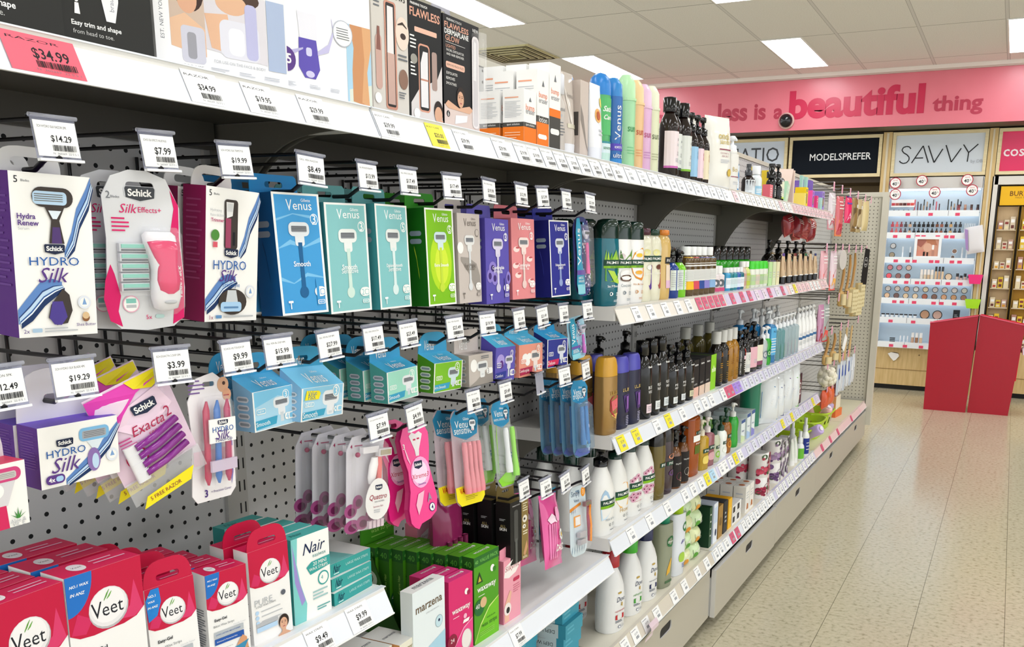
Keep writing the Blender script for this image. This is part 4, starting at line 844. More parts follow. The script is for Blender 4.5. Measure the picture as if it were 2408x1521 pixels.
a = MB(); w, h = .115, .165; a.pillow(w, h, .03, M('#e0559a', 'gloss'), pinch=.12, seal=.05)
f = FA(a, w, h, lambda x, z, e: (lambda p: (p[0], p[1] - e * 2 - .0008, p[2]))(pilp(min(1, max(0, x / w)), min(1, max(0, z / h)), w, h, .03, pinch=.12, seal=.05)), True)
f.p([(.1, .66), (.2, .6), (.4, .62), (.55, .6), (.5, .68), (.3, .74)], M('#f3d9e8')); [f.p(rrect(.12 + .1 * i, .12, .19 + .1 * i, .6, .03, .02), M('#e983b8')) for i in range(4)]
for k in range(12): q = R(30 * k); f.c(.7 + .085 * math.cos(q), .43 + .06 * math.sin(q), .035, WH, rz=.02, n=8)
f.c(.7, .43, .04, M('#e8c13a'), n=10); f.t('DAISY', .6, .26, .5, WH, sl=.25, b=.02); f.c(.56, .72, .12, M('#f0a6cc'), rz=.1)
a.obj('bag', t)
behind(t, 1, .06, 'shiny pink razor pouch second on the daisy hook', dy=-.014)
def v3(f): f.r(0, .4, 1, 1, M('#2f7f9c')); f.c(.5, .45, .5, M('#2f7f9c'), rz=.1); f.t('Venus3', .5, .62, .62, M('#cfe6ee')); f.r(.0, .0, 1, .3, M('#b8c8cc'))
blister('razor_blister_pack', 'dull blue three-blade razor pack between daisy pouch and orange blister', (-.905, 1.735, .652), (-3, 3, 92), ocard(.09, .16, .016), CL('#b9cdd6', .5, .1), v3, None, [('razor_handle', hdl('#d9dde0', .01, .02, .09, .005)), ('razor_head', rhead('#cfd5d8', .01, .09, .015))])
def simp(f): f.t('Simply', .38, .89, .5, M('#2a4a70')); f.t('Venus', .42, .80, .3, M('#2a4a70')); f.c(.82, .9, .13, M('#f09a2a'), rz=.07); f.t('3', .82, .9, .06, WH); f.p([(.02, .7), (.66, .76), (.66, .72), (.02, .65)], M('#e8902a')); f.rr(.22, .42, .62, .58, .04, M('#f0a030')); f.r(.32, .44, .6, .56, WH); [f.band([(.06 + .14 * i, .05, .005), (.1 + .14 * i, .11, .02), (.12 + .14 * i, .16, .004)], M('#2f6a94')) for i in range(6)]; [f.band([(.1 + .1 * i, .62, .004), (.13 + .1 * i, .67, .02)], M('#2f4a78')) for i in range(3)]
blister('razor_blister_pack', 'pale blue blister with orange and maroon razor under the $5.99 ticket', (-.872, 1.835, .632), (-6, 6, 90), ocard(.094, .168, .026, .06), M('#cfdde4'), simp, clr(.076, .012, .12, .02), [('razor_handle', lambda a: a.tube([(.034, -.012, .03), (.038, -.012, .06), (.03, -.013, .09), (.034, -.014, .118)], [.005, .0065, .005, .006], M('#a8224c', 'gloss'))), ('orange_grip', lambda a: a.tube([(.031, -.017, .03), (.034, -.0175, .07), (.028, -.018, .1), (.031, -.018, .12)], .003, M('#f0902a', 'gloss'))), ('razor_head', lambda a: (a.box(.006, .04, -.018, -.01, .118, .130, M('#8d6a70', 'gloss')), a.box(.009, .037, -.0185, -.018, .120, .128, M('#b6b0a8', 'metal')))), ('blade_rack', lambda a: [a.box(-.018, .016, -.013, -.004, .028 + .018 * i, .04 + .018 * i, M('#b2aeb4', 'plast')) for i in range(2)])], slot=(.022, .008))
t = thing('razor_bag', 'dark magenta bag of razors in the shadow beside the black cartons', 'razor bag', (-1.0, 1.46, .66), (0, 0, 92)); a = MB(); a.pillow(.11, .2, .05, M('#8c2458', 'gloss'), pinch=.1, seal=.04); a.obj('bag', t)
a = MB(); [a.tube([(-.03 + .02 * i, -.026, .02), (-.03 + .02 * i, -.028, .11)], .006, M('#a83a70', 'gloss')) for i in range(4)]; a.obj('razor_handles', t)
# ---------- pink and white wax strip cartons, lower shelf of the nearest bay (surface z .815)
VP, VPT = M('#c3103f'), M('#d81a55')
def veet(kind, w1, w2, blue='q'):
    def g(f):
        f.p([(0, .64), (.12, .605), (.3, .595), (.5, .6), (.7, .6), (.88, .62), (1, .67), (1, 1), (0, 1)], VP); f.p([(.62, .64), (.8, .7), (.88, .86), (.98, .66), (.85, .62)], M('#d83a6c')); f.p([(.02, .64), (.2, .62), (.3, .7), (.12, .76)], M('#d02a60'))
        f.c(.52, .735, .265, M('#b9b6ba')); f.c(.515, .745, .255, M('#e6e4e6')); f.c(.51, .755, .225, M('#f1eff0'))
        f.t('V', .36, .74, .14, INK, h=.1); f.t('eet', .57, .725, .28, INK, h=.07); f.band([(.46, .79, .004), (.5, .82, .01), (.54, .85, .003)], M('#5d9a3a')); f.band([(.5, .795, .003), (.54, .815, .008), (.57, .835, .003)], M('#6aa844'))
        if blue == 'q': f.p([(0, 1), (0, .75)] + [(.34 * math.sin(R(a)), 1 - .25 * math.cos(R(a))) for a in range(10, 91, 10)], M('#1f6fc4')); f.t('NO.1 WAX', .17, .935, .24, WH, b=.02, sl=.2); f.t('IN ANZ', .14, .885, .18, WH, b=.02, sl=.2)
        if blue == 's': f.p([(.0, .9), (.12, .99), (.28, .99), (.3, .86), (.2, .74), (.02, .7)], M('#1f7ed0')); f.t('NO.1', .13, .93, .15, WH, b=.02); f.t('WAX', .11, .88, .14, WH, b=.02); f.t('IN ANZ', .13, .83, .2, WH, b=.02, sl=.2)
        if w1:
            f.t(w1, .3, .49, .3, INK, b=.025); f.t(w2, .37, .425, .5, DG); f.t('Clinically Tested', .74, .385, .3, PALE)
            f.r(.12, .3, .84, .365, M('#b4bac0')); f.t('LONG LASTING SMOOTHNESS', .46, .333, .6, M('#1f4f9c'), b=.02); f.r(.12, .225, .84, .29, M('#1f55a8')); f.t('Exfoliated & Moisturised Skin', .42, .257, .5, WH)
            f.t('WITH A TOUCH OF ALMOND OIL', .34, .17, .42, DG)
        if kind == 'leg': f.p([(.72, 0), (.86, .0), (.84, .12), (.74, .1)], M('#2a62b0')); f.c(.8, .08, .1, M('#3f7cc4'))
        if kind == 'face': f.c(.88, .08, .14, M('#241b1c')); f.c(.8, .0, .12, M('#cf9c80'))
        if kind == 'bikini': f.p([(.62, .02), (.95, .02), (.9, .2), (.8, .24), (.66, .16)], M('#d49a72')); f.p([(.58, .13), (.95, .17), (.8, .06)], M('#3a8ab0')); f.t('16 Wax Strips', .3, .1, .36, M('#1f3f7c'), b=.02); f.c(.72, .02, .07, M('#3a6ab8')); f.c(.9, .05, .06, M('#4a8a3a'))
        if kind == 'pure': f.t('PURE', .3, .445, .44, GR); f.t('COLD WAX STRIPS', .35, .40, .5, DG); [(f.c(.12, .34 - .055 * i, .045, M('#b4d2ee')), f.ln(.22, .33 - .055 * i, .75, .35 - .055 * i, 1, GR)) for i in range(3)]; f.c(.8, .46, .06, M('#5a5f6a')); f.r(.08, .185, .62, .225, M('#b4b7bc')); f.r(.08, .13, .6, .18, M('#b4d2ee')); lady(f, .76, .13, .17, sh=True)
    return g
vt = lambda f: (f.c(.3, .5, .1, M('#efe9ec'), rz=.3), f.t('Veet', .3, .5, .13, INK, sl=.2), f.ln(.5, .3, .92, .75, 2, M('#eab4c8'), .3))
vl = lambda f: f.ln(.1, .05, .85, .62, 22, M('#6a6f76'), .35)
VW = M('#f1f0ef')
def vbox(label, loc, rot, w, h, d, art, tb=None): return carton('wax_strip_carton', label, 'wax strip box', loc, rot, w, h, d, VW, VW, VPT, art=art, left=vl, topart=vt, tb=tb)
ZA = .815
t = vbox('pink and white wax strip carton at the lower left corner of the photo', (-.884, .525, ZA), (0, 0, 93), .088, .185, .036, veet('leg', 'Easy-Gel', 'Legs Wax Strips', ''))
behind(t, 2, .04, ['wax strip carton second in the lower left corner row', 'wax strip carton third in the lower left corner row'], dy=-.004)
t = vbox('large pink and white legs wax strip carton with blue corner', (-.884, .616, ZA), (0, 0, 87.5), .091, .187, .042, veet('leg', 'Easy-Gel', 'Legs Wax Strips'))
behind(t, 2, .05, ['legs wax strip carton second in its row, pink top showing', 'legs wax strip carton at the back of its row'], dy=-.004)
t = vbox('face wax strip carton with handle top and blue patch', (-.884, .703, ZA), (-1, -1, 82), .064, .138, .03, veet('face', 'Easy-Gel', 'Face Wax Strips', 's'))
b = MB(); tab(b, .064, .002, .132, 'arch', .064, .038, VP, .03, .008); b.obj('hang_tab', t)
behind(t, 3, .036, ['face wax strip carton second in its row', 'face wax strip carton third in its row', 'face wax strip carton at the back of its row'], dy=-.004)
t = vbox('bikini wax strip carton beside the tall one with woman', (-.884, .785, ZA), (0, 0, 81), .06, .127, .034, veet('bikini', 'Easy-Gel', 'Bikini Wax Strips'))
behind(t, 3, .04, ['bikini wax strip carton second in its row', 'bikini wax strip carton third in its row', 'bikini wax strip carton at the back of its row'], dy=-.004)
t = vbox('tall sensitive wax strip carton with pink handle top and woman', (-.884, .862, ZA), (0, -1, 83), .066, .136, .03, veet('pure', None, None, ''), None)
b = MB(); tab(b, .066, .002, .13, 'arch', .066, .036, VP, .03, .008); b.obj('hang_tab', t)
behind(t, 1, .04, 'tall pink topped wax strip carton second in its row', dy=-.004)
TE = M('#35a09c')
def nair(f): f.p([(0, 0), (.3, 0), (.34, .2), (.2, .45), (.12, .7), (.16, 1), (0, 1)], M('#7fcdca')); f.p([(.02, .95), (.1, .7), (.16, .5), (.3, .25), (.2, .2), (.05, .5)], M('#9c8fd0')); f.t('Nair', .6, .84, .56, NAVY, sl=.3, h=.13); f.t('easiwax', .72, .735, .36, M('#5f9a98')); f.p([(.36, .62), (.46, .52), (1, .56), (1, .68), (.5, .67)], TE); f.t('20 MINI', .72, .635, .36, WH); f.t('WAX STRIPS', .68, .58, .5, WH); f.c(.8, .43, .15, TE); f.c(.8, .43, .12, WH); f.t('4', .76, .44, .06, TE); f.ln(.5, .2, .9, .32, 3, M('#9cc4c4')); f.ln(.6, .06, .95, .12, 2, M('#58a8a4'))
t = carton('wax_strip_carton', 'white and teal mini wax strip carton with violet flower', 'wax strip box', (-.884, .942, ZA), (0, 0, 87), .074, .13, .026, WHT, M('#2f8f8c'), M('#4fb4ae'), art=nair, topart=lambda f: f.t('Nair', .3, .5, .3, M('#1f6f70'), sl=.2))
behind(t, 4, .03, ['teal mini wax strip carton second in its row', 'teal mini wax strip carton third in its row', 'teal mini wax strip carton fourth in its row', 'teal mini wax strip carton at the back of its row'], dy=-.002)
def nl(f): f.t('Nair', .18, .55, .16, NAVY, sl=.3, h=.6); f.t('LARGE WAX STRIPS', .66, .55, .54, M('#bfe6e4')); f.r(.1, .12, .22, .2, M('#cfeeec'))
for i, lb in enumerate(('bottom', 'middle', 'top')):
    carton('wax_strip_carton', f'flat teal large wax strip carton, {lb} of the stack of three', 'wax strip box', (-.886 - .004 * i, 1.035 + .002 * i, ZA + .0212 * i), (0, 0, 93 - 2 * i), .096, .0205, .17, TE, M('#2f8f8c'), WHT, art=nl, topart=(lambda f: (f.p([(0, 0), (.6, 0), (.5, .3), (.2, .45), (0, .5)], M('#7fc9c6')), f.c(.25, .7, .14, M('#6fb9b6')), f.c(.25, .7, .12, WHT), f.ln(.5, .5, .9, .75, 4, M('#b9d2d2')))) if i == 2 else None, group='flat teal wax strip cartons in a stack')
# ---------- lower shelf of the second bay (surface z .58)
ZB = .58
def marz(f): f.p([(0, 0), (1, 0), (1, .45), (0, .3)], M('#a9d2e6')); f.p([(0, 0), (1, 0), (1, .22), (0, .12)], M('#93c6e0')); f.t('marzena', .5, .8, .82, M('#6d5a44'), h=.06, b=.012); f.t('SIMPLE AND SMOOTH', .6, .725, .4, GR); f.c(.8, .57, .12, M('#8aa4ae')); f.c(.8, .57, .11, M('#c3dfe9')); f.c(.8, .58, .03, NAVY); f.t('Sensitive', .28, .35, .34, M('#3f5f6c'), b=.02); f.t('Body Wax Strips', .42, .295, .6, M('#3f5f6c'), b=.02); f.r(.6, .1, .82, .17, WH)
carton('wax_strip_carton', 'pale blue body wax strip carton standing in front of the pink one', 'wax strip box', (-.882, 1.23, ZB), (0, 0, 90), .098, .186, .026, M('#e4edf0'), M('#dfe6e6'), WHT, art=marz, topart=lambda f: f.t('marzena', .5, .5, .6, DG, b=.012))
for k, y in enumerate((1.09, 1.143)):
    carton('wax_strip_carton', ('cream wax strip carton lying low at the bottom edge, left one', 'cream wax strip carton lying low at the bottom edge, right one')[k], 'wax strip box', (-.884 - .012 * (1 - k), y + .025, ZB), (0, 0, 92), .05, .105, .08, M('#e9e6d4'), M('#c88a52'), M('#f0efe9'), art=lambda f: f.t('marzena', .5, .86, .8, M('#8a7c54'), b=.01), topart=lambda f: f.t('marzena', .5, .5, .7, DG, b=.01))
WG, WGD = M('#5aa81e'), M('#2f6a16')
def waxa(bg, dk, n, nm='ready to use'):
    def g(f):
        f.p([(0, 0), (1, 0), (1, .42), (.75, .4), (.45, .3), (.2, .14)], M(bg)); f.band([(.02, .02, .008), (.25, .2, .012), (.6, .36, .01), (1, .43, .004)], M('#d5ea8a' if n == '40' else '#f0a6c4'))
        f.c(.74, .79, .085, WH); f.c(.82, .77, .07, M(dk)); f.t('waxaway', .5, .6, .76, WH, b=.015, h=.07); f.ln(.16, .53, .52, .545, 1, WH)
        if n == '40': f.r(0, .89, 1, 1, M('#236a22')); f.t('40  VALUE PACK', .5, .94, .92, M('#7cc25a')); f.p([(.08, .69), (.34, .69), (.21, .82)], M('#1c3a1c')); f.p([(.15, .705), (.28, .705), (.21, .77)], M('#c9b23a')); f.c(.2, .41, .2, M('#1f6a34')); f.t('40', .13, .43, .16, WH); f.c(.36, .45, .13, M('#d9b48a'), rz=.06); f.t('ready to use', .66, .245, .36, M('#2f7a1c')); f.t('wax strips', .6, .175, .62, M('#2a6a18')); f.ln(.2, .06, .85, .12, 3, M('#8fd050'))
        else: f.c(.12, .27, .2, M('#8a1238')); f.t(n, .12, .28, .15, WH); f.c(.72, .2, .22, M('#b9b0ae'), rz=.13); f.c(.7, .21, .2, M('#e9e4e0'), rz=.12); f.c(.66, .5, .07, M('#f4b8d0')); f.p([(.55, .42), (.8, .42), (.85, .46), (.6, .46)], WH); f.t('strips', .7, .05, .4, M('#b01a58'))
    return g
wtop = lambda f: (f.t('waxaway', .5, .5, .5, WH, b=.01), f.c(.8, .55, .04, WH, rz=.16))
t = carton('wax_strip_carton', 'hot pink wax strip carton, front one right of the pale blue carton', 'wax strip box', (-.882, 1.333, ZB), (0, 0, 86), .074, .166, .026, M('#d8286e'), M('#c01c5c'), M('#e23c84'), art=waxa('#e8448a', '#9c1646', '24'), topart=wtop)
behind(t, 2, .03, ['hot pink wax strip carton second in its row', 'hot pink wax strip carton third in its row'], dy=-.003)
t = carton('wax_strip_carton', 'front green value pack wax strip carton of the long row', 'wax strip box', (-.886, 1.432, ZB), (0, 0, 87), .086, .183, .0275, M('#4f9c1c'), WGD, M('#63b526'), art=waxa('#6fbf22', '#2f7a1c', '40'), topart=wtop, left=lambda f: (f.r(0, .86, 1, 1, M('#1f5a1c')), f.t('40', .5, .92, .6, M('#5aa83a')), f.t('Coarse Hair', .6, .6, .22, M('#a9d86a'), rot=90)))
behind(t, 7, .0295, [f'green wax strip carton, {ORD[k + 1]} from the front of the long row' for k in range(7)], dy=-.006)
t = thing('display_tray', 'green cardboard display tray behind the row of green cartons', 'display tray', (-1.02, 1.388, ZB), (0, 0, 87))
a = MB(); a.prism([(-.05, 0), (.05, 0), (.05, .22), (-.05, .222)], .104, .107, M('#3f8a1c')); f = FA(a, .1, .22, lambda x, z, e: (x - .05, .104 - e, z)); f.t('wax strips', .6, .93, .6, M('#a4d26a')); f.ln(.3, .87, .9, .89, 1, M('#8cc05a')); a.obj('back_card', t)
a = MB(); pts = [(0, 0), (.11, 0), (.11, .0), (.075, .06), (.03, .165), (.0, .165)]
a.add([(-.05, .104 - p[0], p[1]) for p in pts], [tuple(range(6))], M('#2a5a18')); a.add([(-.0515, .104 - p[0], p[1]) for p in pts], [tuple(range(6))], M('#2a5a18'))
f = FA(a, .11, .165, lambda x, z, e: (-.0517 - e, .104 - x, z)); f.c(.2, .72, .17, M('#a9b8a4')); f.t('40', .18, .73, .2, M('#244a18')); f.t('ready to use', .3, .42, .42, M('#8cbc6a')); f.t('wax strips', .36, .32, .6, M('#b4d894')); a.obj('side_wing', t)
def silky(f): f.p([(.02, .74), (.1, .9), (.5, .96), (.9, .99), (.98, .86), (.7, .74), (.3, .7)], M('#f4ecea')); f.t('Silkymit', .5, .845, .8, M('#a8203c'), sl=.3, h=.1); f.rr(.55, .6, .92, .66, .06, M('#c02c54')); f.ln(.55, .42, .95, .56, 4, M('#c8607c'), .3); f.p([(.05, .3), (.35, .5), (.45, .46), (.3, .2), (.3, .02), (.05, .02)], M('#e9b59c')); f.c(.22, .22, .2, M('#efe4e0'), rz=.1); f.c(.24, .2, .1, M('#1c1718'), rz=.05)
t = carton('wax_strip_carton', 'light pink mitt carton right of the green cartons', 'mitt box', (-.886, 1.535, ZB), (0, 0, 88), .068, .14, .03, M('#eb9fb0'), M('#d87a92'), M('#f0a9b9'), art=silky)
for k in range(2): b = MB(); b.prism([(-.03, .139), (.03, .139), (.03, .166), (-.03, .16)], .012 + .018 * k, .0132 + .018 * k, M('#ee9bb0')); b.obj('top_flap', t)
carton('wax_strip_carton', 'light pink mitt carton upright at the back behind the green row', 'mitt box', (-1.06, 1.475, ZB), (0, 0, 92), .07, .21, .03, M('#e79db2'), M('#d87a92'), art=lambda f: (f.p([(.1, .82), (.2, .88), (.6, .92), (.55, .82), (.25, .78)], M('#f4ecea')), f.t('Silkymit', .36, .85, .44, M('#b9a0a0'), sl=.3), f.rr(.66, .87, .94, .91, .05, M('#b02a50')), f.ln(.5, .72, .95, .78, 3, M('#c8607c'))))
# teal wax boxes stacked on the base shelf of the second bay
def depi(f): f.r(.28, 0, .86, 1, M('#c9d6d8')); f.t('DEPI WAX', .57, .42, .44, M('#20242a'), rot=180); f.ln(.42, .72, .74, .8, 1, GR)
DT = M('#3f9cb4')
for s, (x, y, n) in enumerate(((-.935, 1.93, 4), (-1.0, 1.80, 3))):
    for k in range(n):
        carton('wax_carton', f'teal and white wax carton, {ORD[k]} from the bottom of the {"right" if s == 0 else "left"} stack', 'wax box', (x + .006 * ((k * 7) % 3 - 1), y + .003 * (k % 2), Z0 + .0375 * k), (0, 0, 90 + (k * 5) % 4 - 2), .1, .037, .15, DT, M('#3a94ac'), M('#46a4ba'), art=lambda f: f.ln(.1, .2, .5, .8, 2, M('#5fb4c8')), left=depi, group='teal wax cartons stacked on the base shelf', topart=lambda f: (f.r(0, .25, 1, .85, M('#d5dfe0')), f.t('DEPI WAX', .5, .55, .5, DG, rot=180)))
# ---------- top shelf: large cartons
KB = M('#22221f')
def trimb(f): f.t('Easy trim and shape', .36, .09, .54, WH, b=.02); f.t('from head to toe.', .32, .062, .44, M('#cfcfcc')); f.p([(.42, 1), (.66, 1), (.62, .2), (.57, .12), (.47, .12), (.43, .2)], M('#e9e9ec')); f.t('braun', .54, .19, .06, M('#8a8c94'), rot=90); f.c(.16, .175, .02, WH); f.p([(.14, .165), (.18, .165), (.19, .125), (.13, .125)], WH)
t = carton('trimmer_carton', 'black body trimmer carton at the top left corner', 'trimmer box', (-.895, .575, ZT), (0, 0, 87), .126, .27, .07, KB, M('#2a2a26'), art=trimb)
t = carton('trimmer_carton', 'black body trimmer carton right of the corner one, white trimmer printed on it', 'trimmer box', (-.895, .693, ZT), (0, 0, 84), .1, .27, .07, KB, M('#2a2a26'), art=trimb)
def rem1(f): f.r(0, 0, 1, 1, M('#f2f2f4')); f.t('EST. NEW YORK', .14, .5, .42, DG, rot=90); f.p([(.3, .25), (1, .18), (1, 1), (.3, 1)], M('#c9b3a2')); f.c(.7, .8, .3, M('#3a2620'), rz=.2); f.c(.66, .72, .2, M('#d8a688'), rz=.14); f.p([(.3, .5), (.6, .58), (1, .45), (1, .18), (.3, .24)], M('#e0b898')); f.rr(.5, .1, .98, .46, .08, M('#c9c9d6')); f.rr(.62, .14, .8, .4, .06, M('#9a9aa2')); f.t('FOR USE', .72, .06, .4, GR)
carton('shaver_carton', 'narrow white face shaver carton beside the black trimmer carton', 'shaver box', (-.9, .79, ZT), (0, 0, 78), .062, .25, .05, M('#f2f2f4'), WHT, art=lambda f: rem1(FA(f.mb, f.w, f.h * .45, f.mp)))
def rem2(f): f.p([(.02, .32), (.75, .25), (.75, 1), (.02, 1)], M('#d8d4da')); f.c(.4, .95, .28, M('#4a362c'), rz=.12); f.c(.35, .86, .18, M('#dcb090'), rz=.12); f.p([(.04, .7), (.3, .74), (.36, .3), (.1, .34)], M('#e0b494')); f.rr(.2, .26, .66, .68, .08, M('#dcdce6')); f.rr(.3, .3, .48, .6, .06, M('#f2f1f6')); f.rr(.5, .28, .64, .9, .05, M('#b9b9dc')); f.p([(.76, .2), (.98, .2), (.98, 1), (.76, 1)], M('#a9b8d4')); f.t('FOR USE ON THE FACE & BODY', .42, .2, .6, GR); f.ln(.08, .08, .3, .13, 2, PALE); f.ln(.4, .08, .6, .13, 2, PALE); f.ln(.7, .08, .9, .13, 2, PALE)
carton('shaver_carton', 'white shaver carton with side spine lettering and clear window', 'shaver box', (-.895, .885, ZT), (0, 0, 78), .118, .25, .06, M('#eeeef1'), WHT, art=lambda f: rem2(FA(f.mb, f.w, f.h * .42, f.mp)), left=lambda f: (f.t('REMINGTON', .5, .62, .62, INK, rot=90, b=.01), f.t('EST. NEW YORK', .82, .55, .5, DG, rot=90)))
def purp(f): f.p([(.72, 0), (1, 0), (1, 1), (.72, 1)], M('#a9cfe6')); f.p([(.74, .0), (1, .0), (1, .3), (.74, .2)], M('#d9e0d4')); f.p([(.78, .06), (.92, .03), (.93, .5), (.96, .75), (.94, 1), (.76, 1), (.8, .72), (.78, .45)], M('#c98f62')); f.p([(.88, .06), (.97, .02), (.95, .45), (1, .75), (1, 1), (.9, 1), (.92, .6)], M('#d9a678')); f.p([(.2, 1), (.4, 1), (.4, .7), (.22, .7)], M('#e6e6ee')); f.p([(.21, .7), (.39, .7), (.42, .36), (.37, .24), (.26, .24), (.2, .36)], M('#5d4fae')); f.c(.315, .29, .045, M('#cdc8e8'), rz=.04); f.rr(.28, .5, .34, .6, .02, M('#cfcdea')); f.band([(.0, .4, .01), (.12, .5, .03), (.25, .58, .01)], M('#b9b4dc')); f.band([(.4, .55, .02), (.52, .64, .05), (.58, .85, .03), (.56, 1, .02)], M('#c3bfe2')); f.c(.07, .42, .1, M('#5a3a86')); f.t('+5', .07, .425, .11, WH, b=.02); f.c(.68, .86, .11, M('#b4b8c4')); f.c(.68, .86, .102, WHT); f.ln(.61, .78, .75, .93, 5, DG, .35); f.ln(.06, .12, .16, .17, 3, PALE); f.ln(.3, .12, .42, .17, 3, PALE); f.ln(.52, .12, .62, .17, 3, PALE)
carton('shaver_carton', 'white carton with purple wet shaver and bare legs printed on it', 'shaver box', (-.892, 1.03, ZT), (0, 0, 80), .16, .25, .06, M('#eff0f4'), WHT, art=lambda f: purp(FA(f.mb, f.w, f.h * .44, f.mp)))
RG, CH = M('#c98f7a', 'foil'), M('#d2cdc6')
def brow(f): f.t('Brows', .72, .955, .46, BK, sl=.3, h=.06); f.ln(.06, .82, .28, .94, 4, DG, .4); f.rr(.34, .06, .66, .9, .06, RG); f.rr(.38, .08, .62, .885, .04, M('#2a2624')); f.p([(.4, .5), (.58, .5), (.58, .86), (.42, .86)], M('#e9e4e4')); f.p([(.4, .1), (.6, .1), (.6, .5), (.4, .5)], M('#c9a89c', 'foil')); f.rr(.08, .2, .25, .62, .08, M('#c9a59a')); f.p([(.1, .5), (.22, .5), (.2, .68), (.14, .68)], M('#8a5a50')); f.c(.83, .68, .19, M('#e9d6c8'), rz=.13); f.c(.85, .66, .08, M('#3a2a26'), rz=.025); f.band([(.7, .74, .005), (.84, .76, .012), (.96, .73, .005)], M('#3a2a22')); f.c(.84, .32, .13, M('#8a6a5a'), rz=.08); f.ln(.7, .46, .96, .52, 2, DG); f.ln(.7, .16, .92, .22, 3, DG); f.c(.12, .13, .09, WH)
carton('trimmer_carton', 'champagne brow trimmer carton left of the two black cartons', 'trimmer box', (-.9, 1.185, ZT), (0, 0, 88), .086, .187, .034, CH, M('#cfc9c2'), art=brow)
def flaw(f): f.r(0, 0, 1, 1, M('#0f1012')); f.p([(.05, 0), (1, 0), (1, .52), (.85, .4), (.28, .28), (.05, .16)], M('#d9d4d4')); f.t('FINISHING TOUCH', .32, .965, .5, WH, b=.02); f.t('FLAWLESS', .5, .9, .9, M('#e0a68e'), b=.02, h=.07); f.rr(.18, .745, .85, .785, .02, M('#e8b9a4')); f.rr(.28, .1, .62, .66, .08, M('#d49a84')); f.rr(.31, .115, .59, .645, .06, M('#1c1c1e')); f.p([(.34, .14), (.56, .14), (.56, .6), (.42, .6), (.34, .5)], M('#e6e4e8')); f.r(.34, .36, .57, .375, RG); f.rr(.68, .3, .84, .62, .05, M('#a89088')); f.ln(.04, .6, .22, .72, 4, WH, .4); f.ln(.04, .38, .22, .5, 4, WH, .4); f.c(.14, .52, .1, M('#9a9890'), rz=.04); f.c(.86, .13, .14, M('#2a1d1a'), rz=.09); f.c(.86, .1, .12, M('#d8a98c'), rz=.07); f.p([(.68, .0), (1, .0), (1, .06), (.8, .05)], M('#d8a98c')); f.c(.2, .08, .09, WH)
carton('trimmer_carton', 'black and grey facial trimmer carton between champagne and dermaplane cartons', 'trimmer box', (-.9, 1.277, ZT), (0, 0, 87), .086, .187, .034, BK, M('#101012'), art=flaw)
def derm(f): f.r(0, 0, 1, 1, M('#131316')); f.t('FINISHING TOUCH', .3, .965, .4, WH); f.t('FLAWLESS', .37, .915, .66, M('#e0a68e'), b=.015, h=.05); f.t('DERMAPLANE', .37, .86, .66, WH, b=.02, h=.045); f.t('GLOW', .25, .805, .38, M('#e0a68e'), b=.01, h=.05); f.r(.06, .765, .6, .768, WH); f.t('LIGHTED', .2, .735, .26, M('#e0a68e')); f.t('FACIAL EXFOLIATOR', .32, .70, .48, WH); f.t('AND HAIR REMOVER', .32, .665, .48, WH); f.rr(.06, .545, .58, .60, .03, M('#e8b9a4')); f.t('REMOVES PEACH FUZZ', .32, .572, .46, M('#3a2a26')); f.t('EXFOLIATES', .22, .5, .3, WH); f.t('REMOVES', .18, .455, .24, WH); f.t('SMOOTHES', .2, .41, .28, WH); f.p([(0, 0), (1, 0), (1, .1), (.8, .22), (.3, .2), (0, .22)], M('#dccac4')); lady(f, .46, .3, .15, sh=False); f.p([(.02, .22), (.1, .26), (.4, .21), (.7, .25), (.8, .22), (.7, .18), (.1, .19)], M('#dcae92')); f.p([(.28, .06), (.62, .1), (.64, .16), (.3, .14)], M('#ececf0')); f.c(.1, .14, .045, BK); f.t('6', .1, .14, .04, WH); f.rr(.78, .06, .98, .9, .08, M('#efe9ea')); f.rr(.81, .08, .95, .88, .06, M('#d6d2d6')); f.p([(.82, .5), (.9, .5), (.9, .84), (.84, .86)], M('#f4f2f4')); f.t('NEW', .88, .95, .16, WH)
t = carton('trimmer_carton', 'black dermaplane carton with clear hanging tab and woman resting her chin', 'trimmer box', (-.9, 1.384, ZT), (0, 0, 90), .112, .184, .04, BK, M('#131316'), art=derm)
b = MB(); tab(b, .05, .042, .183, 'arch', .06, .04, CL('#d9dae6', .35, .05), .026, .008); b.obj('hang_tab', t)
b = MB(); b.loft([(.012, .011, .012, 4, .043, -.009), (.17, .011, .012, 4, .043, -.009)], CL('#ffffff', .16, .04)); b.obj('clear_window', t)
# bump cream cartons in three sizes
OR, CHR = M('#ee7a1c'), M('#45433f')
def bump(k):
    def g(f):
        if k == 2: f.r(0, 0, 1, .4, CHR); f.r(0, .4, 1, .49, OR); f.rr(.1, .2, .9, .265, .12, WH)
        else: f.r(0, 0, 1, .34, OR); f.r(0, .34, 1, .42, CHR); f.t('spot solution' if k == 0 else 'lotion', .5, .38, .7, WH)
        if k == 1: f.rr(.08, .13, .85, .19, .12, WH)
        f.t('bump', .5, .68, .7, M('#f08a62')); f.t('eraser', .52, .61, .74, M('#8a8c94')); f.p([(.4, .8), (.6, .8), (.5, .88)], DG)
    return g
def bumps(k):
    def g(f):
        if k < 2: f.r(0, 0, 1, .34, OR); f.r(0, .34, 1, .42, CHR); f.t('spot solution', .5, .38, .6, WH)
        f.ln(.1, .84, .8, .88, 1, M('#f0a684')); f.ln(.1, .5, .9, .8, 11, GR, .3); f.ln(.1, .12, .9, .26, 3, M('#f9c9a4'), .3)
    return g
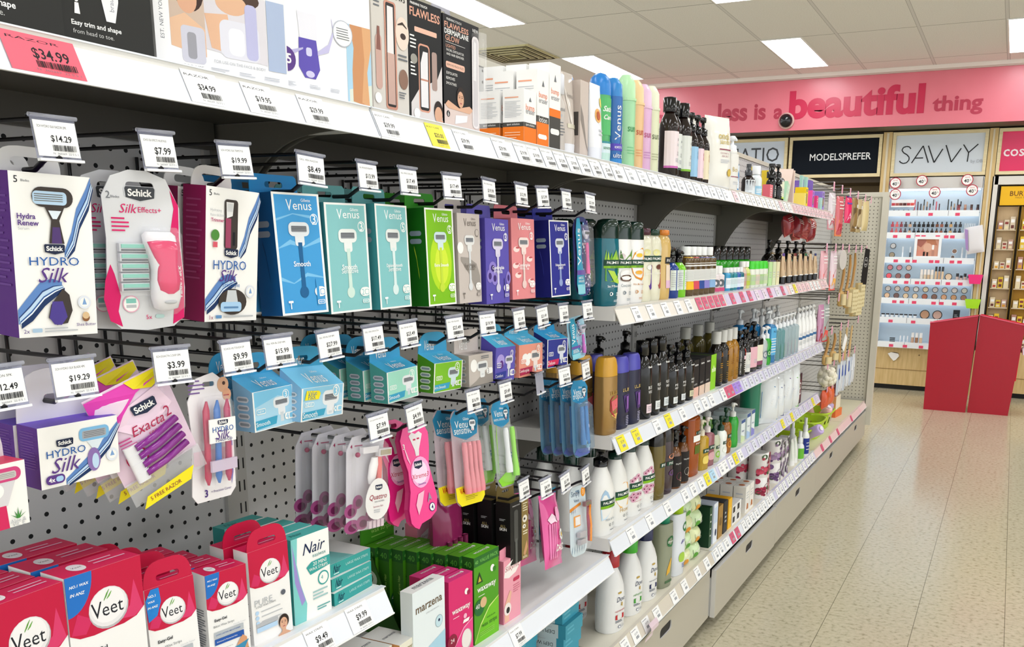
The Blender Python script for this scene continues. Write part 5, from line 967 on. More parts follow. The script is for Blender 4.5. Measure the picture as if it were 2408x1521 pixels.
for k, (y, w, h, d, n, nm) in enumerate(((1.622, .05, .106, .048, 2, 'small'), (1.676, .05, .152, .048, 2, 'middle sized'), (1.729, .05, .174, .048, 3, 'tall'))):
    t = carton('cream_carton', f'{nm} orange and white cream carton, front one', 'cream box', (-.895, y, ZT), (0, 0, 90), w, h, d, WHT, WHT, WHT, art=bump(k), left=bumps(k))
    behind(t, n - 1, .055, [f'{nm} orange and white cream carton, {ORD[j + 1]} from the front' for j in range(n - 1)])
# ---------- bottles, cans, tubes, pouches
def pump(a, z, rn, m, hd=.034, dirx=1, diry=0, hz=.05, nz=.028):
    "collar, stem and nozzle head; z = neck base"
    a.loft([(z, rn, rn), (z + .018, rn, rn), (z + .0185, rn * .8, rn * .8), (z + .022, rn * .62, rn * .62), (z + .022, rn * .34, rn * .34), (z + hz - .014, rn * .34, rn * .34), (z + hz - .014, rn * .62, rn * .62), (z + hz, rn * .66, rn * .66), (z + hz + .002, rn * .5, rn * .5)], m, 20)
    a.tube([(0, 0, z + hz - .006), (dirx * nz * .6, diry * nz * .6, z + hz - .005), (dirx * nz, diry * nz, z + hz - .010)], [rn * .5, rn * .36, rn * .26], m)
def body_secs(kind, w, d, hb, neck):
    x, y = w / 2, d / 2
    if kind == 'slab': return [(0, x * .88, y * .85, 3), (.004, x * .96, y * .96, 3), (hb * .5, x, y, 3), (hb, x * .98, y * .98, 3)]
    if kind == 'gel': return [(0, x * .8, y * .8, 2.8), (.004, x * .9, y * .94, 2.8), (hb * .3, x * .97, y, 2.8), (hb * .62, x * .93, y * .97, 2.8), (hb * .85, x, y, 2.8), (hb, x * .97, y * .92, 2.8)]
    if kind == 'curvy': return [(0, x * .82, y * .85, 2.4), (.005, x * .93, y * .95, 2.4), (hb * .2, x * .98, y, 2.4), (hb * .5, x * .86, y * .9, 2.4), (hb * .8, x, y, 2.4), (hb * .93, x * .88, y * .85, 2.4), (hb, x * .6, y * .6, 2.2)]
    if kind == 'cone': return [(0, x * .88, y * .88, 2.3), (.005, x * .97, y * .97, 2.3), (hb * .45, x, y, 2.3), (hb * .68, x * .93, y * .93, 2.2), (hb * .82, x * .74, y * .8, 2.1), (hb * .93, x * .5, y * .6, 2), (hb, neck * 1.1, neck * 1.1, 2)]
    if kind == 'round': return [(0, x * .9, y * .9, 2.1), (.004, x, y, 2.1), (hb * .74, x, y, 2.1), (hb * .82, x * .96, y * .96, 2.1), (hb * .89, x * .82, y * .82, 2), (hb * .95, x * .6, y * .62, 2), (hb, neck, neck, 2)]
    if kind == 'sq': return [(0, x * .92, y * .92, 4), (.003, x, y, 4), (hb * .9, x, y, 4), (hb * .96, x * .85, y * .85, 3), (hb, neck, neck, 2)]
    if kind == 'can': return [(0, x * .95, y * .95), (.003, x, y), (hb, x, y)]
def bottle(name, label, cat, loc, yaw, kind, w, d, h, hb, bm, cap, cm, art=None, lab=None, group=None, neck=.011, dx=1, dy=0, extra=None, side=0):
    """h overall, hb body height; cap kinds flip screw pump dome foamer trigger; lab=(z0,z1,half arc,material or None)"""
    t = thing(name, label, cat, loc, (0, 0, 90 + yaw - (14 if kind != 'slab' else 8)), group)
    secs = body_secs(kind, w, d, hb, neck)
    a = MB(); a.loft(secs, bm, 32)
    if art and not lab: L = (.0, hb, w * .62); f = FA(a, L[2] * 2, hb, cmap(secs, L[2] + .1 * w), True, .0006); art(f)
    a.obj('body', t)
    if lab:
        b = MB(); z0, z1, hf, lm = lab; cm_ = cmap(secs, hf)
        f = FA(b, hf * 2, z1 - z0, lambda x, z, e: cm_(x, z + z0, e), True, .0005)
        if lm: f.r(0, 0, 1, 1, lm) if kind != 'curvy' else [f.r(0, i / 6, 1, (i + 1) / 6, lm) for i in range(6)]
        if art: art(f)
        b.obj('label', t)
    c = MB(); x, y = w / 2, d / 2
    if cap == 'flip': c.loft([(hb + .0004, x * 1.0, y * .97, 2.8), (hb + (h - hb) * .5, x * .99, y * .94, 2.8), (h - .006, x * .88, y * .84, 2.8), (h, x * .74, y * .7, 2.6)], cm, 32); nm = 'cap'
    if cap == 'wave': c.loft([(hb + .0004, x * .99, y * .94, 2.8), (h - .02, x * .97, y * .9, 2.8), (h - .004, x * .8, y * .8, 2.6, x * .12, 0), (h, x * .5, y * .6, 2.4, x * .25, 0)], cm, 32); nm = 'cap'
    if cap == 'screw': c.loft([(hb - .001, neck * 1.15, neck * 1.15), (hb, neck * 1.5, neck * 1.5), (h - .002, neck * 1.45, neck * 1.45), (h, neck * 1.3, neck * 1.3)], cm, 24); nm = 'cap'
    if cap == 'wide': c.loft([(hb - .001, neck * 1.5, neck * 1.5), (h - .002, neck * 1.5, neck * 1.5), (h, neck * 1.35, neck * 1.35)], cm, 24); nm = 'cap'
    if cap == 'pump': pump(c, hb - .001, neck * 1.35, cm, dirx=dx, diry=dy, hz=h - hb); nm = 'pump'
    if cap == 'dome': c.loft([(hb, x * 1.02, y * 1.02), (hb + (h - hb) * .45, x * 1.0, y * 1.0), (hb + (h - hb) * .75, x * .86, y * .86), (hb + (h - hb) * .93, x * .52, y * .52), (h, x * .1, y * .1)], cm, 28); nm = 'cap'
    if cap == 'tall': c.loft([(hb, x * .97, y * .97), (h - (h - hb) * .35, x * .92, y * .92), (h - .008, x * .7, y * .7), (h, x * .45, y * .45)], cm, 28); nm = 'cap'
    if cap == 'spray': c.loft([(hb, neck * 1.6, neck * 1.6), (hb + (h - hb) * .45, neck * 1.6, neck * 1.6), (hb + (h - hb) * .46, neck, neck), (h, neck * 1.05, neck * 1.05)], cm, 20); nm = 'spray_head'
    c.obj(nm, t)
    if extra: extra(t)
    return t
def tube(name, label, cat, loc, yaw, w, d, h, hc, bm, cm, art=None, rot=None):
    "squeeze tube standing on its cap, crimped flat at the top"
    t = thing(name, label, cat, loc, rot or (0, 0, 90 + yaw)); x, y = w / 2, d / 2
    secs = [(hc, x * .9, y, 2), (hc + .01, x * .94, y * 1.0, 2), (h * .6, x * .98, y * .7, 2), (h * .9, x, y * .25, 2.5), (h - .01, x * 1.02, .0012, 3), (h, x * 1.02, .001, 3)]
    a = MB(); a.loft(secs, bm, 28)
    if art: cm_ = cmap(secs, x * 1.1); art(FA(a, x * 2.2, h - hc, lambda u, z, e: cm_(u, z + hc, e), True, .0006))
    a.obj('body', t); c = MB(); c.loft([(0, x * .86, y * .95), (hc, x * .9, y)], cm, 28); c.obj('cap', t); return t
def pouch(name, label, cat, loc, rot, w, h, th, m, art=None, pinch=0, group=None):
    t = thing(name, label, cat, loc, rot, group); a = MB(); a.pillow(w, h, th, m, pinch=pinch, seal=.03)
    if art: art(FA(a, w, h, lambda x, z, e: (lambda p: (p[0], p[1] - e * 2 - .0006, p[2]))(pilp(min(1, max(0, x / w)), min(1, max(0, z / h)), w, h, th, pinch=pinch, seal=.03)), True))
    a.obj('bag', t); return t
XC = -.905
PGD, PGL = M('#11402f'), M('#7fb81e')
# --- top shelf
Z = ZT
bottle('wash_bottle', 'small cream wash bottle with white pump cap beside the orange cartons', 'bottle', (-.92, 1.785, Z), 0, 'round', .04, .034, .165, .125, M('#c9c1ba', 'plast'), 'screw', M('#e4e6ee', 'plast'), lambda f: (f.t('Venus', .5, .75, .6, DG), f.ln(.3, .3, .75, .55, 5, DG, .3), f.c(.5, .64, .06, GR)))
tube('cream_tube', 'pearly cream tube with silver band beside a pale carton', 'tube', (-.925, 1.84, Z), 0, .058, .036, .178, .028, M('#c8bdb4', 'gloss'), M('#e3e4ea', 'plast'), lambda f: (f.t('Venus', .5, .68, .6, M('#9a928c')), f.r(.2, .22, .85, .28, M('#cfc9b4', 'foil')), f.p([(.1, .9), (.3, .6), (.5, .3), (.4, .3), (.2, .6)], M('#dcd4cc'))))
carton('cream_carton', 'pale stone carton with grey swoosh beside the peach tube', 'cream box', (-.905, 1.892, Z), (0, 0, 90), .042, .168, .04, M('#cdbfb6'), M('#c2b5ac'), M('#4a4542'), art=lambda f: f.band([(.05, .6, .1), (.4, .45, .1), (.8, .2, .03), (1, .12, .01)], M('#8f857e')), left=lambda f: f.r(.1, .3, .9, .6, M('#4a4542')))
tube('cream_tube', 'white cream tube with peach fruit printed on it', 'tube', (-.905, 1.945, Z), 0, .056, .036, .17, .03, M('#eef0f4', 'plast'), M('#e6e9f2', 'plast'), lambda f: (f.c(.4, .5, .22, M('#f3b46a'), rz=.11), f.c(.42, .5, .12, M('#b8562c'), rz=.07), f.c(.75, .72, .14, M('#f2d568'), rz=.08), f.t('PURE', .72, .58, .4, GR), f.ln(.4, .18, .9, .3, 2, PALE)))
bottle('shaving_gel_can', 'green shaving gel can with blue dome cap', 'can', (-.922, 2.012, Z), 0, 'can', .052, .052, .207, .155, M('#52b06a', 'plast'), 'dome', M('#1f7fd0', 'plast'), lambda f: (f.r(0, .42, 1, .96, M('#58b86e')), f.t('Satin', .6, .8, .5, WH, sl=.3, b=.02), f.t('Care', .6, .68, .46, WH, sl=.3, b=.02), f.r(0, .16, 1, .3, M('#d5e6ea')), f.t('SENSITIVE', .62, .23, .5, M('#1f7a4a'), b=.02), f.r(0, 0, 1, .16, M('#bfe0d6')), f.r(0, .3, 1, .33, M('#3f8f9a'))))
bottle('shaving_gel_can', 'shaving gel can behind the tubes with only its blue dome cap showing', 'can', (-1.0, 1.975, Z), 0, 'can', .052, .052, .207, .155, M('#52b06a', 'plast'), 'dome', M('#1f7fd0', 'plast'))
bottle('shaving_gel_can', 'bright blue shaving gel can with vertical white lettering', 'can', (-.912, 2.068, Z), 0, 'can', .046, .046, .203, .16, M('#2a6ab4', 'plast'), 'tall', M('#2f86cc', 'plast'), lambda f: (f.t('Venus', .45, .62, .5, WH, rot=90, h=.3), f.r(0, .22, 1, .32, M('#5a48b8')), f.t('extra', .5, .27, .4, WH), f.t('ultra', .5, .15, .5, WH), f.r(0, 0, 1, .1, M('#3a8ad0')), f.band([(.6, .3, .02), (.85, .55, .04), (.95, .9, .02)], M('#c8b8e0'))))
for k, (c1, c2, nm, y, s) in enumerate((('#a6dcaa', '#b9e6b4', 'mint green', 2.15, 1.0), ('#eac08e', '#efcf9c', 'apricot', 2.207, .985), ('#dfb4da', '#e6c4e0', 'lilac', 2.262, .98), ('#dfe4c0', '#e6ead0', 'pale cream', 2.318, 1.0))):
    bottle('sun_spray_can', f'{nm} pastel spray can with ribbed tall cap', 'can', (-.914, y, Z), 0, 'can', .05, .05, .224 * s, .168 * s, M(c1, 'plast'), 'tall', M(c2, 'plast'), lambda f, k=k: (f.t('sun', .5, .56, .4, M(('#2f8a4a', '#c8483a', '#b8487a', '#5a6a4a')[k]), h=.07), f.ln(.3, .2, .75, .32, 3, M(('#7ac08a', '#e09a6a', '#c08ac0', '#b0b490')[k]), .3), f.r(0, .965, 1, 1, M(c2))), group=None)
carton('cream_carton', 'thin cream carton between the pastel cans and brown bottles', 'cream box', (-.93, 2.375, Z), (0, 0, 90), .03, .17, .03, M('#efe6cc'), M('#e9ddb8'))
BRN = M('#1c100e', 'gloss'); BLK = M('#0d0d0f', 'gloss')
for k, (y, c, st, x) in enumerate(((2.478, '#eddfe2', '#c86ab4', 0), (2.535, '#e0e4de', '#3f5a4a', -.01), (2.592, '#dfe2dc', '#86c03a', .0))):
    bottle('body_wash_bottle', f'brown body wash bottle with {("pink", "pale grey", "white and lime")[k]} label and black cap', 'bottle', (-.918 + x, y, Z), 4, 'round', .054, .054, .22, .182, BRN, 'wide', BLK, lambda f, st=st: (f.r(0, 0, 1, .06, M(st)), f.t('suki', .7, .8, .34, DG, h=.09), f.t('BODY WASH', .68, .37, .34, DG), f.t('SOAP', .62, .43, .2, DG), f.ln(.5, .6, .9, .68, 2, GR), f.ln(.45, .16, .9, .28, 3, GR)), (.028, .128, .046, M(c)), neck=.0125)
for k, (y, c) in enumerate(((2.66, '#9cc8e8'), (2.716, '#f0d3dc'), (2.772, '#eadfc0'))):
    bottle('pump_bottle', f'brown pump bottle with {("sky blue", "blush", "sand")[k]} label, black pump', 'bottle', (-.915, y, Z), 2, 'round', .046, .046, .203, .15, BRN, 'pump', BLK, lambda f, k=k: (f.t('Ori', .7, .8, .3, M(('#5a7a9a', '#c04a3a', '#b86a2a')[k]), b=.02), f.t('Gro', .7, .66, .32, M(('#5a7a9a', '#c04a3a', '#b86a2a')[k]), b=.02), f.ln(.55, .2, .85, .34, 3, GR)), (.018, .105, .04, M(c)), dx=-1, dy=0)
def bond(f): f.t('ondi', .55, .72, .44, M('#c9b46a'), b=.01); f.t('sands', .58, .64, .4, M('#c9b46a'), b=.01); f.r(.35, .525, .85, .54, M('#8a2a4a')); f.t('COCONUT &', .56, .48, .36, M('#9a4a5a')); f.t('SEA SALT', .58, .44, .28, M('#9a4a5a')); f.ln(.38, .34, .8, .4, 3, PALE); f.c(.78, .22, .1, M('#c9a83a')); f.c(.78, .22, .08, M('#d9bc5a'))
pouch('refill_pouch', 'front cream refill pouch with gold seal and maroon line', 'pouch', (-.905, 2.92, Z), (-4, 0, 66), .12, .228, .05, M('#eeece4', 'gloss'), bond)
pouch('refill_pouch', 'cream refill pouch behind the front one', 'pouch', (-.985, 2.90, Z), (-4, 0, 88), .12, .226, .05, M('#efede6', 'gloss'))
bottle('lotion_bottle', 'clear and cream lotion bottle beside the refill pouches', 'bottle', (-.925, 3.14, Z), 0, 'gel', .06, .035, .145, .13, M('#e6e4de', 'plast'), 'screw', WH, lambda f: (f.t('Bo', .5, .6, .3, M('#c8b06a')), f.r(.2, .4, .9, .42, M('#8a2a4a')), f.ln(.4, .2, .8, .3, 2, PALE)))
bottle('pump_bottle', 'blue pump bottle with white pump and white label behind the lotion bottle', 'bottle', (-.95, 3.22, Z), 0, 'cone', .07, .05, .2, .15, M('#4f9ad4', 'gloss'), 'pump', M('#eceff2', 'plast'), lambda f: (f.r(0, 0, 1, 1, M('#dbe8f4')), f.r(0, .5, 1, .53, M('#5a9ad0'))), (.02, .1, .05, M('#dbe8f4')), dx=1)
bottle('spray_bottle', 'dark spray bottle with white back label and clear mist cap', 'bottle', (-.935, 3.40, Z), 0, 'round', .05, .05, .12, .078, BRN, 'spray', M('#3a3c40', 'plast'), lambda f: (f.ln(.1, .3, .45, .9, 8, GR, .3), f.t('Sxi', .8, .8, .3, M('#d8683a')), f.ln(.1, .08, .4, .15, 1, DG)), (.008, .062, .05, M('#dfe4e6')), neck=.009)
bottle('toner_bottle', 'clear toner bottle right of the dark spray bottle', 'bottle', (-.93, 3.49, Z), 0, 'round', .05, .045, .12, .09, M('#dfe6e8', 'gloss'), 'wide', M('#eef0f2', 'plast'), lambda f: (f.r(0, .1, 1, .5, M('#9cc8e0')), f.ln(.2, .2, .8, .4, 3, WH)))
carton('cream_carton', 'short coral carton in front of the black pumps', 'cream box', (-.885, 3.56, Z), (0, 0, 90), .045, .055, .03, M('#e8808a'), M('#e06a78'), art=lambda f: f.ln(.15, .2, .85, .8, 4, WH, .3))
bottle('pump_bottle', 'slim black serum pump bottle on the top shelf, left of the lime-banded one', 'bottle', (-.905, 3.63, Z), 0, 'round', .04, .04, .14, .085, BLK, 'spray', BLK, lambda f: (f.t('SERUM', .6, .4, .5, WH, rot=90),), None, neck=.012)
bottle('pump_bottle', 'black serum bottle with spray head in front of the labelled pump bottle', 'bottle', (-.893, 3.69, Z), 0, 'round', .036, .036, .105, .065, BLK, 'spray', BLK, lambda f: f.ln(.5, .3, .8, .6, 3, WH, .4), None, neck=.011)
bottle('pump_bottle', 'black pump bottle with cream and lime label on the top shelf', 'bottle', (-.91, 3.755, Z), 0, 'sq', .055, .045, .148, .098, BLK, 'pump', BLK, lambda f: (f.r(0, 0, 1, .1, M('#b9d45a')), f.ln(.35, .3, .8, .6, 3, GR, .4)), (.012, .08, .05, M('#e4e4cc')), dx=-1)
carton('gift_carton', 'pale green tilted carton leaning by the green triangular box', 'gift box', (-.895, 3.86, Z), (0, 24, 90), .045, .09, .03, M('#bfe0c2'), M('#a9d0b0'), M('#d5ead2'), art=lambda f: (f.rr(.15, .15, .85, .5, .05, M('#d8ead0')), f.ln(.2, .6, .8, .85, 3, WH)))
t = thing('gift_carton', 'open triangular carton, dark green inside with pastel outside', 'gift box', (-.90, 3.96, Z), (0, 0, 90))
a = MB(); o_ = [(-.055, 0), (.05, 0), (.03, .15)]; i_ = [(-.048, .004), (.046, .004), (.028, .142)]; a.prism(o_, 0, .09, M('#e6cfc4'), [i_]); a.add([(p[0], .088, p[1]) for p in i_], [(0, 1, 2)], M('#1f6a4a')); a.obj('sleeve', t)
a = MB(); a.add([(o_[1][0] + .0004, 0, 0), (o_[1][0] + .0004, .09, 0), (o_[2][0] + .0004, .09, .15), (o_[2][0] + .0004, 0, .15)], [(0, 1, 2, 3)], M('#ecd2cc')); a.box(.05, .066, .0, .07, 0, .145, M('#e9d3c6'), bot=M('#a9c0d0')); a.obj('side_panel', t)
YE = M('#f2d51e')
def win(c='#3a3026'): return lambda f: (f.c(.5, .45, .26, M(c), rz=.26), f.c(.5, .45, .2, M('#b09a5a'), rz=.2), f.ln(.15, .78, .85, .92, 2, DG))
for lb, y, w, h, c, s, x in (('yellow bath bomb carton with oval window', 4.27, .05, .09, '#f2d51e', '#e9c81a', -.895), ('pale yellow small carton in front of the yellow one', 4.19, .03, .06, '#f0dc7a', '#f0d86a', -.884), ('pink and violet carton with oval window', 4.42, .045, .085, '#c078dc', '#ee5aa8', -.895), ('hot pink carton right of the pink and violet one', 4.5, .035, .065, '#f0508a', '#e8488a', -.89), ('mint small carton in front of the violet cartons', 4.57, .04, .06, '#a9dcd4', '#b4e2da', -.884), ('lilac carton with oval window at the shelf end', 4.665, .062, .095, '#a48ad8', '#9a7fd0', -.895)):
    carton('bath_carton', lb, 'bath box', (x, y, Z), (0, 0, 90), w, h, .05, M(c), M(s), art=win('#4a3a5a') if 'oval' in lb else (lambda f: f.ln(.2, .5, .8, .8, 2, WH, .3)))
for lb, y, w, h, c, x, dz in (('large violet carton behind the lilac one, standing high', 4.67, .09, .15, '#7a5fb8', -.96, 0), ('second large violet carton behind the mint tabs', 4.55, .08, .14, '#7458b0', -.975, 0), ('dark pink carton at the back of the small cartons', 4.3, .05, .15, '#e05a88', -1.0, 0)):
    carton('bath_carton', lb, 'bath box', (x, y, Z), (0, 0, 90), w, h, .05, M(c), M('#8468c0' if 'violet' in lb else c), left=lambda f: f.ln(.1, .15, .9, .85, 9, M('#9a84d0'), .2))
for k, y in enumerate((4.42, 4.52)): carton('bath_carton', f'mint upright tab carton behind the small cartons, {("left", "right")[k]} one', 'bath box', (-.95, y, Z), (0, 0, 90), .035, .155, .012, M('#a9dccf'), M('#9ccfc2'))
for k, y in enumerate((3.86, 4.05)): carton('cream_carton', f'yellow upright carton at the back of the top shelf, {("left", "right")[k]} of two', 'cream box', (-1.02, y, Z), (0, 0, 90), .04, .15, .03, YE, M('#e6c83a'))
# --- second shelf
Z = Z2
TEAL = CL('#0f7f92', .62, .06); PC = M('#0f2a22', 'gloss')
def palm(bg=None, top=None, low=None, sub='', c0='#ffffff', dark=False):
    def g(f):
        if top: top(f)
        f.r(.22, .6, 1, .69, PGD); f.t('PALMOLIVE', .66, .647, .6, WH, b=.015, h=.04); f.r(.22, .565, 1, .6, PGL); f.t('NATURALS', .66, .582, .3, PGD)
        if low: low(f)
        q = M(c0); f.t(sub, .62, .3, .44, q); f.t('0', .54, .185, .09, q, h=.06); f.ln(.68, .15, .9, .21, 3, q, .35); f.ln(.6, .06, .85, .1, 2, q, .3)
    return g
def aloe(f):
    for i, x in enumerate((.3, .42, .52, .6, .7, .8)): f.p([(x - .05, .69), (x + .05, .69), (x + (.03, -.02, .02, .05, -.03, .04)[i], .84 - .02 * (i % 3))], M(('#8fc43a', '#b4d84a', '#6aa82a')[i % 3]))
def aloel(f): f.p([(.3, .56), (.9, .56), (.8, .44), (.6, .36), (.3, .38)], M('#6aa82e')); f.p([(.4, .54), (.6, .52), (.85, .38), (.9, .33), (.6, .36)], M('#b4d84a')); f.c(.85, .47, .1, WH, rz=.03)
def coco(f): f.p([(.3, .69), (.5, .69), (.35, .84)], M('#4f7a3a')); f.p([(.55, .69), (.95, .69), (.9, .86), (.7, .78)], M('#6a9a3f')); f.c(.42, .74, .14, M('#e3d5d8'), rz=.05)
def cocol(f): f.c(.62, .47, .26, WH, rz=.08); f.c(.6, .41, .24, M('#5a3a2a'), rz=.05)
def hon(f): f.p([(.3, .69), (.85, .69), (.9, .8), (.7, .88), (.42, .8)], M('#e8a020')); f.c(.6, .76, .1, M('#f4c83a'), rz=.03)
def honl(f): f.p([(.3, .56), (.92, .56), (.86, .44), (.7, .36), (.5, .4), (.35, .48)], M('#dd8a1a')); f.c(.6, .49, .12, M('#f0b040'), rz=.03)
MILK = M('#f2f1ef', 'gloss')
t = bottle('shower_gel_bottle', 'front teal aloe shower gel with black cap', 'bottle', (-.912, 2.045, Z), 0, 'gel', .074, .046, .212, .165, TEAL, 'wave', PC, palm(None, aloe, aloel, 'Sea Minerals'))
behind(t, 3, .062, ['teal aloe shower gel directly behind the front one', 'teal aloe shower gel third in its row', 'teal aloe shower gel at the back of its row'])
bottle('shower_gel_bottle', 'white coconut shower gel with dark green cap', 'bottle', (-.91, 2.125, Z), 0, 'gel', .072, .046, .211, .164, MILK, 'wave', PC, palm(None, coco, cocol, 'Coconut', '#6a7a86'))
bottle('shower_gel_bottle', 'white milk and honey shower gel with orange honeycomb', 'bottle', (-.908, 2.202, Z), 0, 'gel', .074, .048, .21, .164, MILK, 'wave', PC, palm(None, hon, honl, 'Milk & Honey', '#c88a4a'))
def vani(c, d): return lambda f: (f.p([(.3, .55), (.95, .55), (.8, .2), (.68, .18)], M(c)), f.r(.22, .6, 1, .69, PGD), f.t('PALMOLIVE', .66, .647, .6, WH, b=.015, h=.04), f.c(.5, .74, .16, M('#e6e0a0'), rz=.05), f.c(.66, .52, .12, M(d), rz=.04), f.t('Body Wash', .66, .42, .36, WH, sl=.3))
CRM = M('#e2dfc8', 'gloss')
bottle('body_wash_bottle', 'cream vanilla body wash with violet label and maroon cap', 'bottle', (-.908, 2.278, Z), 0, 'curvy', .068, .042, .195, .178, CRM, 'screw', M('#4a1d30', 'gloss'), vani('#5a3a90', '#f0f0ea'), None, neck=.014)
bottle('body_wash_bottle', 'cream coconut body wash with red-brown label and dark green cap', 'bottle', (-.908, 2.348, Z), 0, 'curvy', .066, .042, .194, .178, CRM, 'screw', M('#123a2c', 'gloss'), vani('#a4534a', '#6a3a2a'), None, neck=.014)
bottle('body_wash_bottle', 'tan almond body wash with amber cap', 'bottle', (-.905, 2.415, Z), 0, 'curvy', .066, .042, .194, .18, M('#d2b06a', 'gloss'), 'screw', M('#d8802a', 'gloss'), lambda f: (f.r(.5, .56, .95, .66, BK), f.t('PALM', .74, .61, .34, WH), f.r(.55, .3, .95, .54, M('#ead6c0')), f.r(.55, .18, .95, .3, M('#e0b8d4'))), None, neck=.014)
for k, (y, c, nm) in enumerate(((2.50, '#1d3f8f', 'navy'), (2.565, '#7fd02a', 'lime green'))):
    bottle('soap_pump_bottle', f'{nm} organic soap pump bottle with black pump', 'bottle', (-.908, y, Z), 0, 'round', .052, .052, .148 if k == 0 else .14, .104, M(c, 'gloss'), 'pump', BLK, lambda f, c=c: (f.r(.2, .22, .9, .78, M('#dfe8e0')), f.r(.5, .22, .56, .78, M(c)), f.ln(.24, .3, .48, .72, 7, GR, .3), f.ln(.6, .3, .86, .72, 7, GR, .3)), None)
for k, (y, c, nm) in enumerate(((2.635, '#f2bc1e', 'yellow'), (2.69, '#d84a5a', 'red'), (2.742, '#2a4a98', 'royal blue'), (2.795, '#8a84cc', 'lavender'), (2.86, '#86aed8', 'pale blue'))):
    bottle('soap_bottle', f'liquid soap bottle with white cap and {nm} label', 'bottle', (-.91, y, Z), 0, 'sq', .05, .05, .15, .124, M('#5a4628', 'gloss'), 'wide', M('#eef0ee', 'plast'), lambda f, c=c: (f.r(0, 0, 1, 1, M(c)), f.r(0, .26, 1, .62, M('#e6e6e0')), f.r(0, .72, 1, .76, WH), f.r(0, .8, 1, .82, WH), f.ln(.1, .3, .9, .6, 8, GR, .3)), (.02, .118, .028, M(c)), neck=.0115)
def smalls(lst, y0, y1, group=None):
    n = len(lst)
    for k, (nm, lb, kind, w, d, h, hb, bc, cap, cc, ac, x) in enumerate(lst):
        y = y0 + (y1 - y0) * (k + .5) / n
        bottle(nm, lb, 'bottle', (x, y, Z), 0, kind, w, d, h, hb, M(bc, 'gloss'), cap, M(cc, 'plast'), (lambda f, ac=ac: (f.r(.15, .15, .9, .7, M(ac)), f.ln(.25, .35, .85, .6, 4, GR, .35))) if ac else None, None, group, neck=.0085)
for k in range(2): bottle('sanitiser_bottle', f'small clear white-capped bottle right of the pale blue soap, {("left", "right")[k]} one', 'bottle', (-.91, 2.925 + .055 * k, Z), 0, 'sq', .046, .04, .088, .062, M('#e2d6d6', 'gloss'), 'wide', M('#f0efec', 'plast'), lambda f: (f.c(.5, .5, .2, M('#5a6068'), rz=.2), f.r(.2, .05, .9, .25, M('#d04a78'))), neck=.011)
smalls([('gel_bottle', f'small {c} gel bottle with white cap, {ORD[k]} of five on the second shelf', 'sq', .032, .03, .08, .064, h, 'wide', '#e9ebea', a, -.906) for k, (c, h, a) in enumerate((('sky blue', '#3a9ac8', '#e3eef4'), ('deep teal', '#1f7a84', '#cfe4e6'), ('teal', '#2a8a9a', '#cfe4e6'), ('royal blue', '#2a5aa8', '#dfe6f4'), ('petrol', '#1f6a78', '#e6eef0')))], 3.04, 3.26)
smalls([('wash_bottle', 'slim blush wash bottle with rounded white cap', 'round', .04, .034, .1, .08, '#dcc4b4', 'wide', '#f0eeea', '#c89a8a', -.91), ('wash_bottle', 'slim lime wash bottle with rounded white cap', 'round', .04, .034, .1, .08, '#d8dc8a', 'wide', '#f0eeea', '#b8c84a', -.91)], 3.26, 3.36)
smalls([('lotion_tottle', f'cap-down green topped lotion bottle with leaf print, {ORD[k]} of four', 'gel', .044, .03, .1, .07, '#e6e9dc', 'flip', '#3fd02a', a, -.906) for k, a in enumerate(('#b8d49a', '#d8c8b0', '#a8c88a', '#c8d8a8'))], 3.37, 3.62)
for k, (c, s) in enumerate((('#c4e8a8', '#b4dc9a'), ('#dfe8c0', '#cfdcae'), ('#ece6bc', '#e0d8a8'))): carton('soap_carton', f'slim pastel carton right of the green topped bottles, {("lime", "pale lime", "cream")[k]}', 'soap box', (-.895, 3.665 + .066 * k, Z), (0, 0, 90), .055, .095, .04, M(c), M(s), art=lambda f: f.ln(.2, .3, .8, .6, 3, GR, .3))
for k in range(9): bottle('shampoo_bottle', f'black-capped bottle with lime band in the back row, {ORD[k]} from the left', 'bottle', (-1.02, 3.02 + .085 * k, Z), 0, 'sq', .06, .05, .155, .105, M('#35c02a', 'gloss'), 'wide', BLK, None, None, 'black-capped lime bottles in the back row', neck=.018)
KR, DK = M('#cfb08c'), M('#16120f', 'gloss')
def kraft(f, c): f.r(0, 0, 1, 1, KR); f.r(.05, .9, .95, 1, M(c)); f.r(.2, .3, .6, .7, M('#bfa184')); f.ln(.2, .12, .8, .22, 3, DG, .3)
def raffia(t):
    b = MB(); [b.tube([(.008 * math.cos(q), -.012, .128), (.022 * math.cos(q), -.02, .126 + .01 * math.sin(q))], .0012, M('#b89a6a')) for q in (0, .8, 1.6, 2.4, 3.1)]; b.loft([(.126, .0115, .0115), (.13, .0115, .0115)], M('#b89a6a'), 16); b.obj('raffia_tie', t)
for k in range(5): bottle('pump_bottle', f'black pump bottle with kraft label and raffia bow, {ORD[k]} of five from the left', 'bottle', (-.955, 3.86 + .175 * k, Z), 0, 'round', .062, .062, .185, .13, DK, 'pump', BLK, lambda f, k=k: kraft(f, ('#4a3a6a', '#6a4a3a', '#2a6a5a', '#3a4a7a', '#2a4a6a')[k]), (.025, .1, .05, KR), dx=(1, -1, 1, 1, -1)[k], extra=raffia)
for k in range(7): tube('hand_cream_tube', f'kraft hand cream tube with {("violet", "black", "red", "black", "teal", "black", "navy")[k]} crimp, {ORD[k]} from the left', 'tube', (-.9, 3.895 + .115 * k, Z), 0, .05, .032, .13 + .012 * (k % 2), .03, M('#d0b38e', 'plast'), BLK, lambda f, k=k: (f.r(0, .88, 1, 1, M(('#5a3f90', '#141414', '#7a2a30', '#141414', '#1f6a4a', '#141414', '#2a3f7a')[k])), f.r(.25, .3, .75, .62, M('#c0a284')), f.ln(.3, .08, .7, .2, 3, DG, .3), f.r(0, .0, 1, .04, WH)))
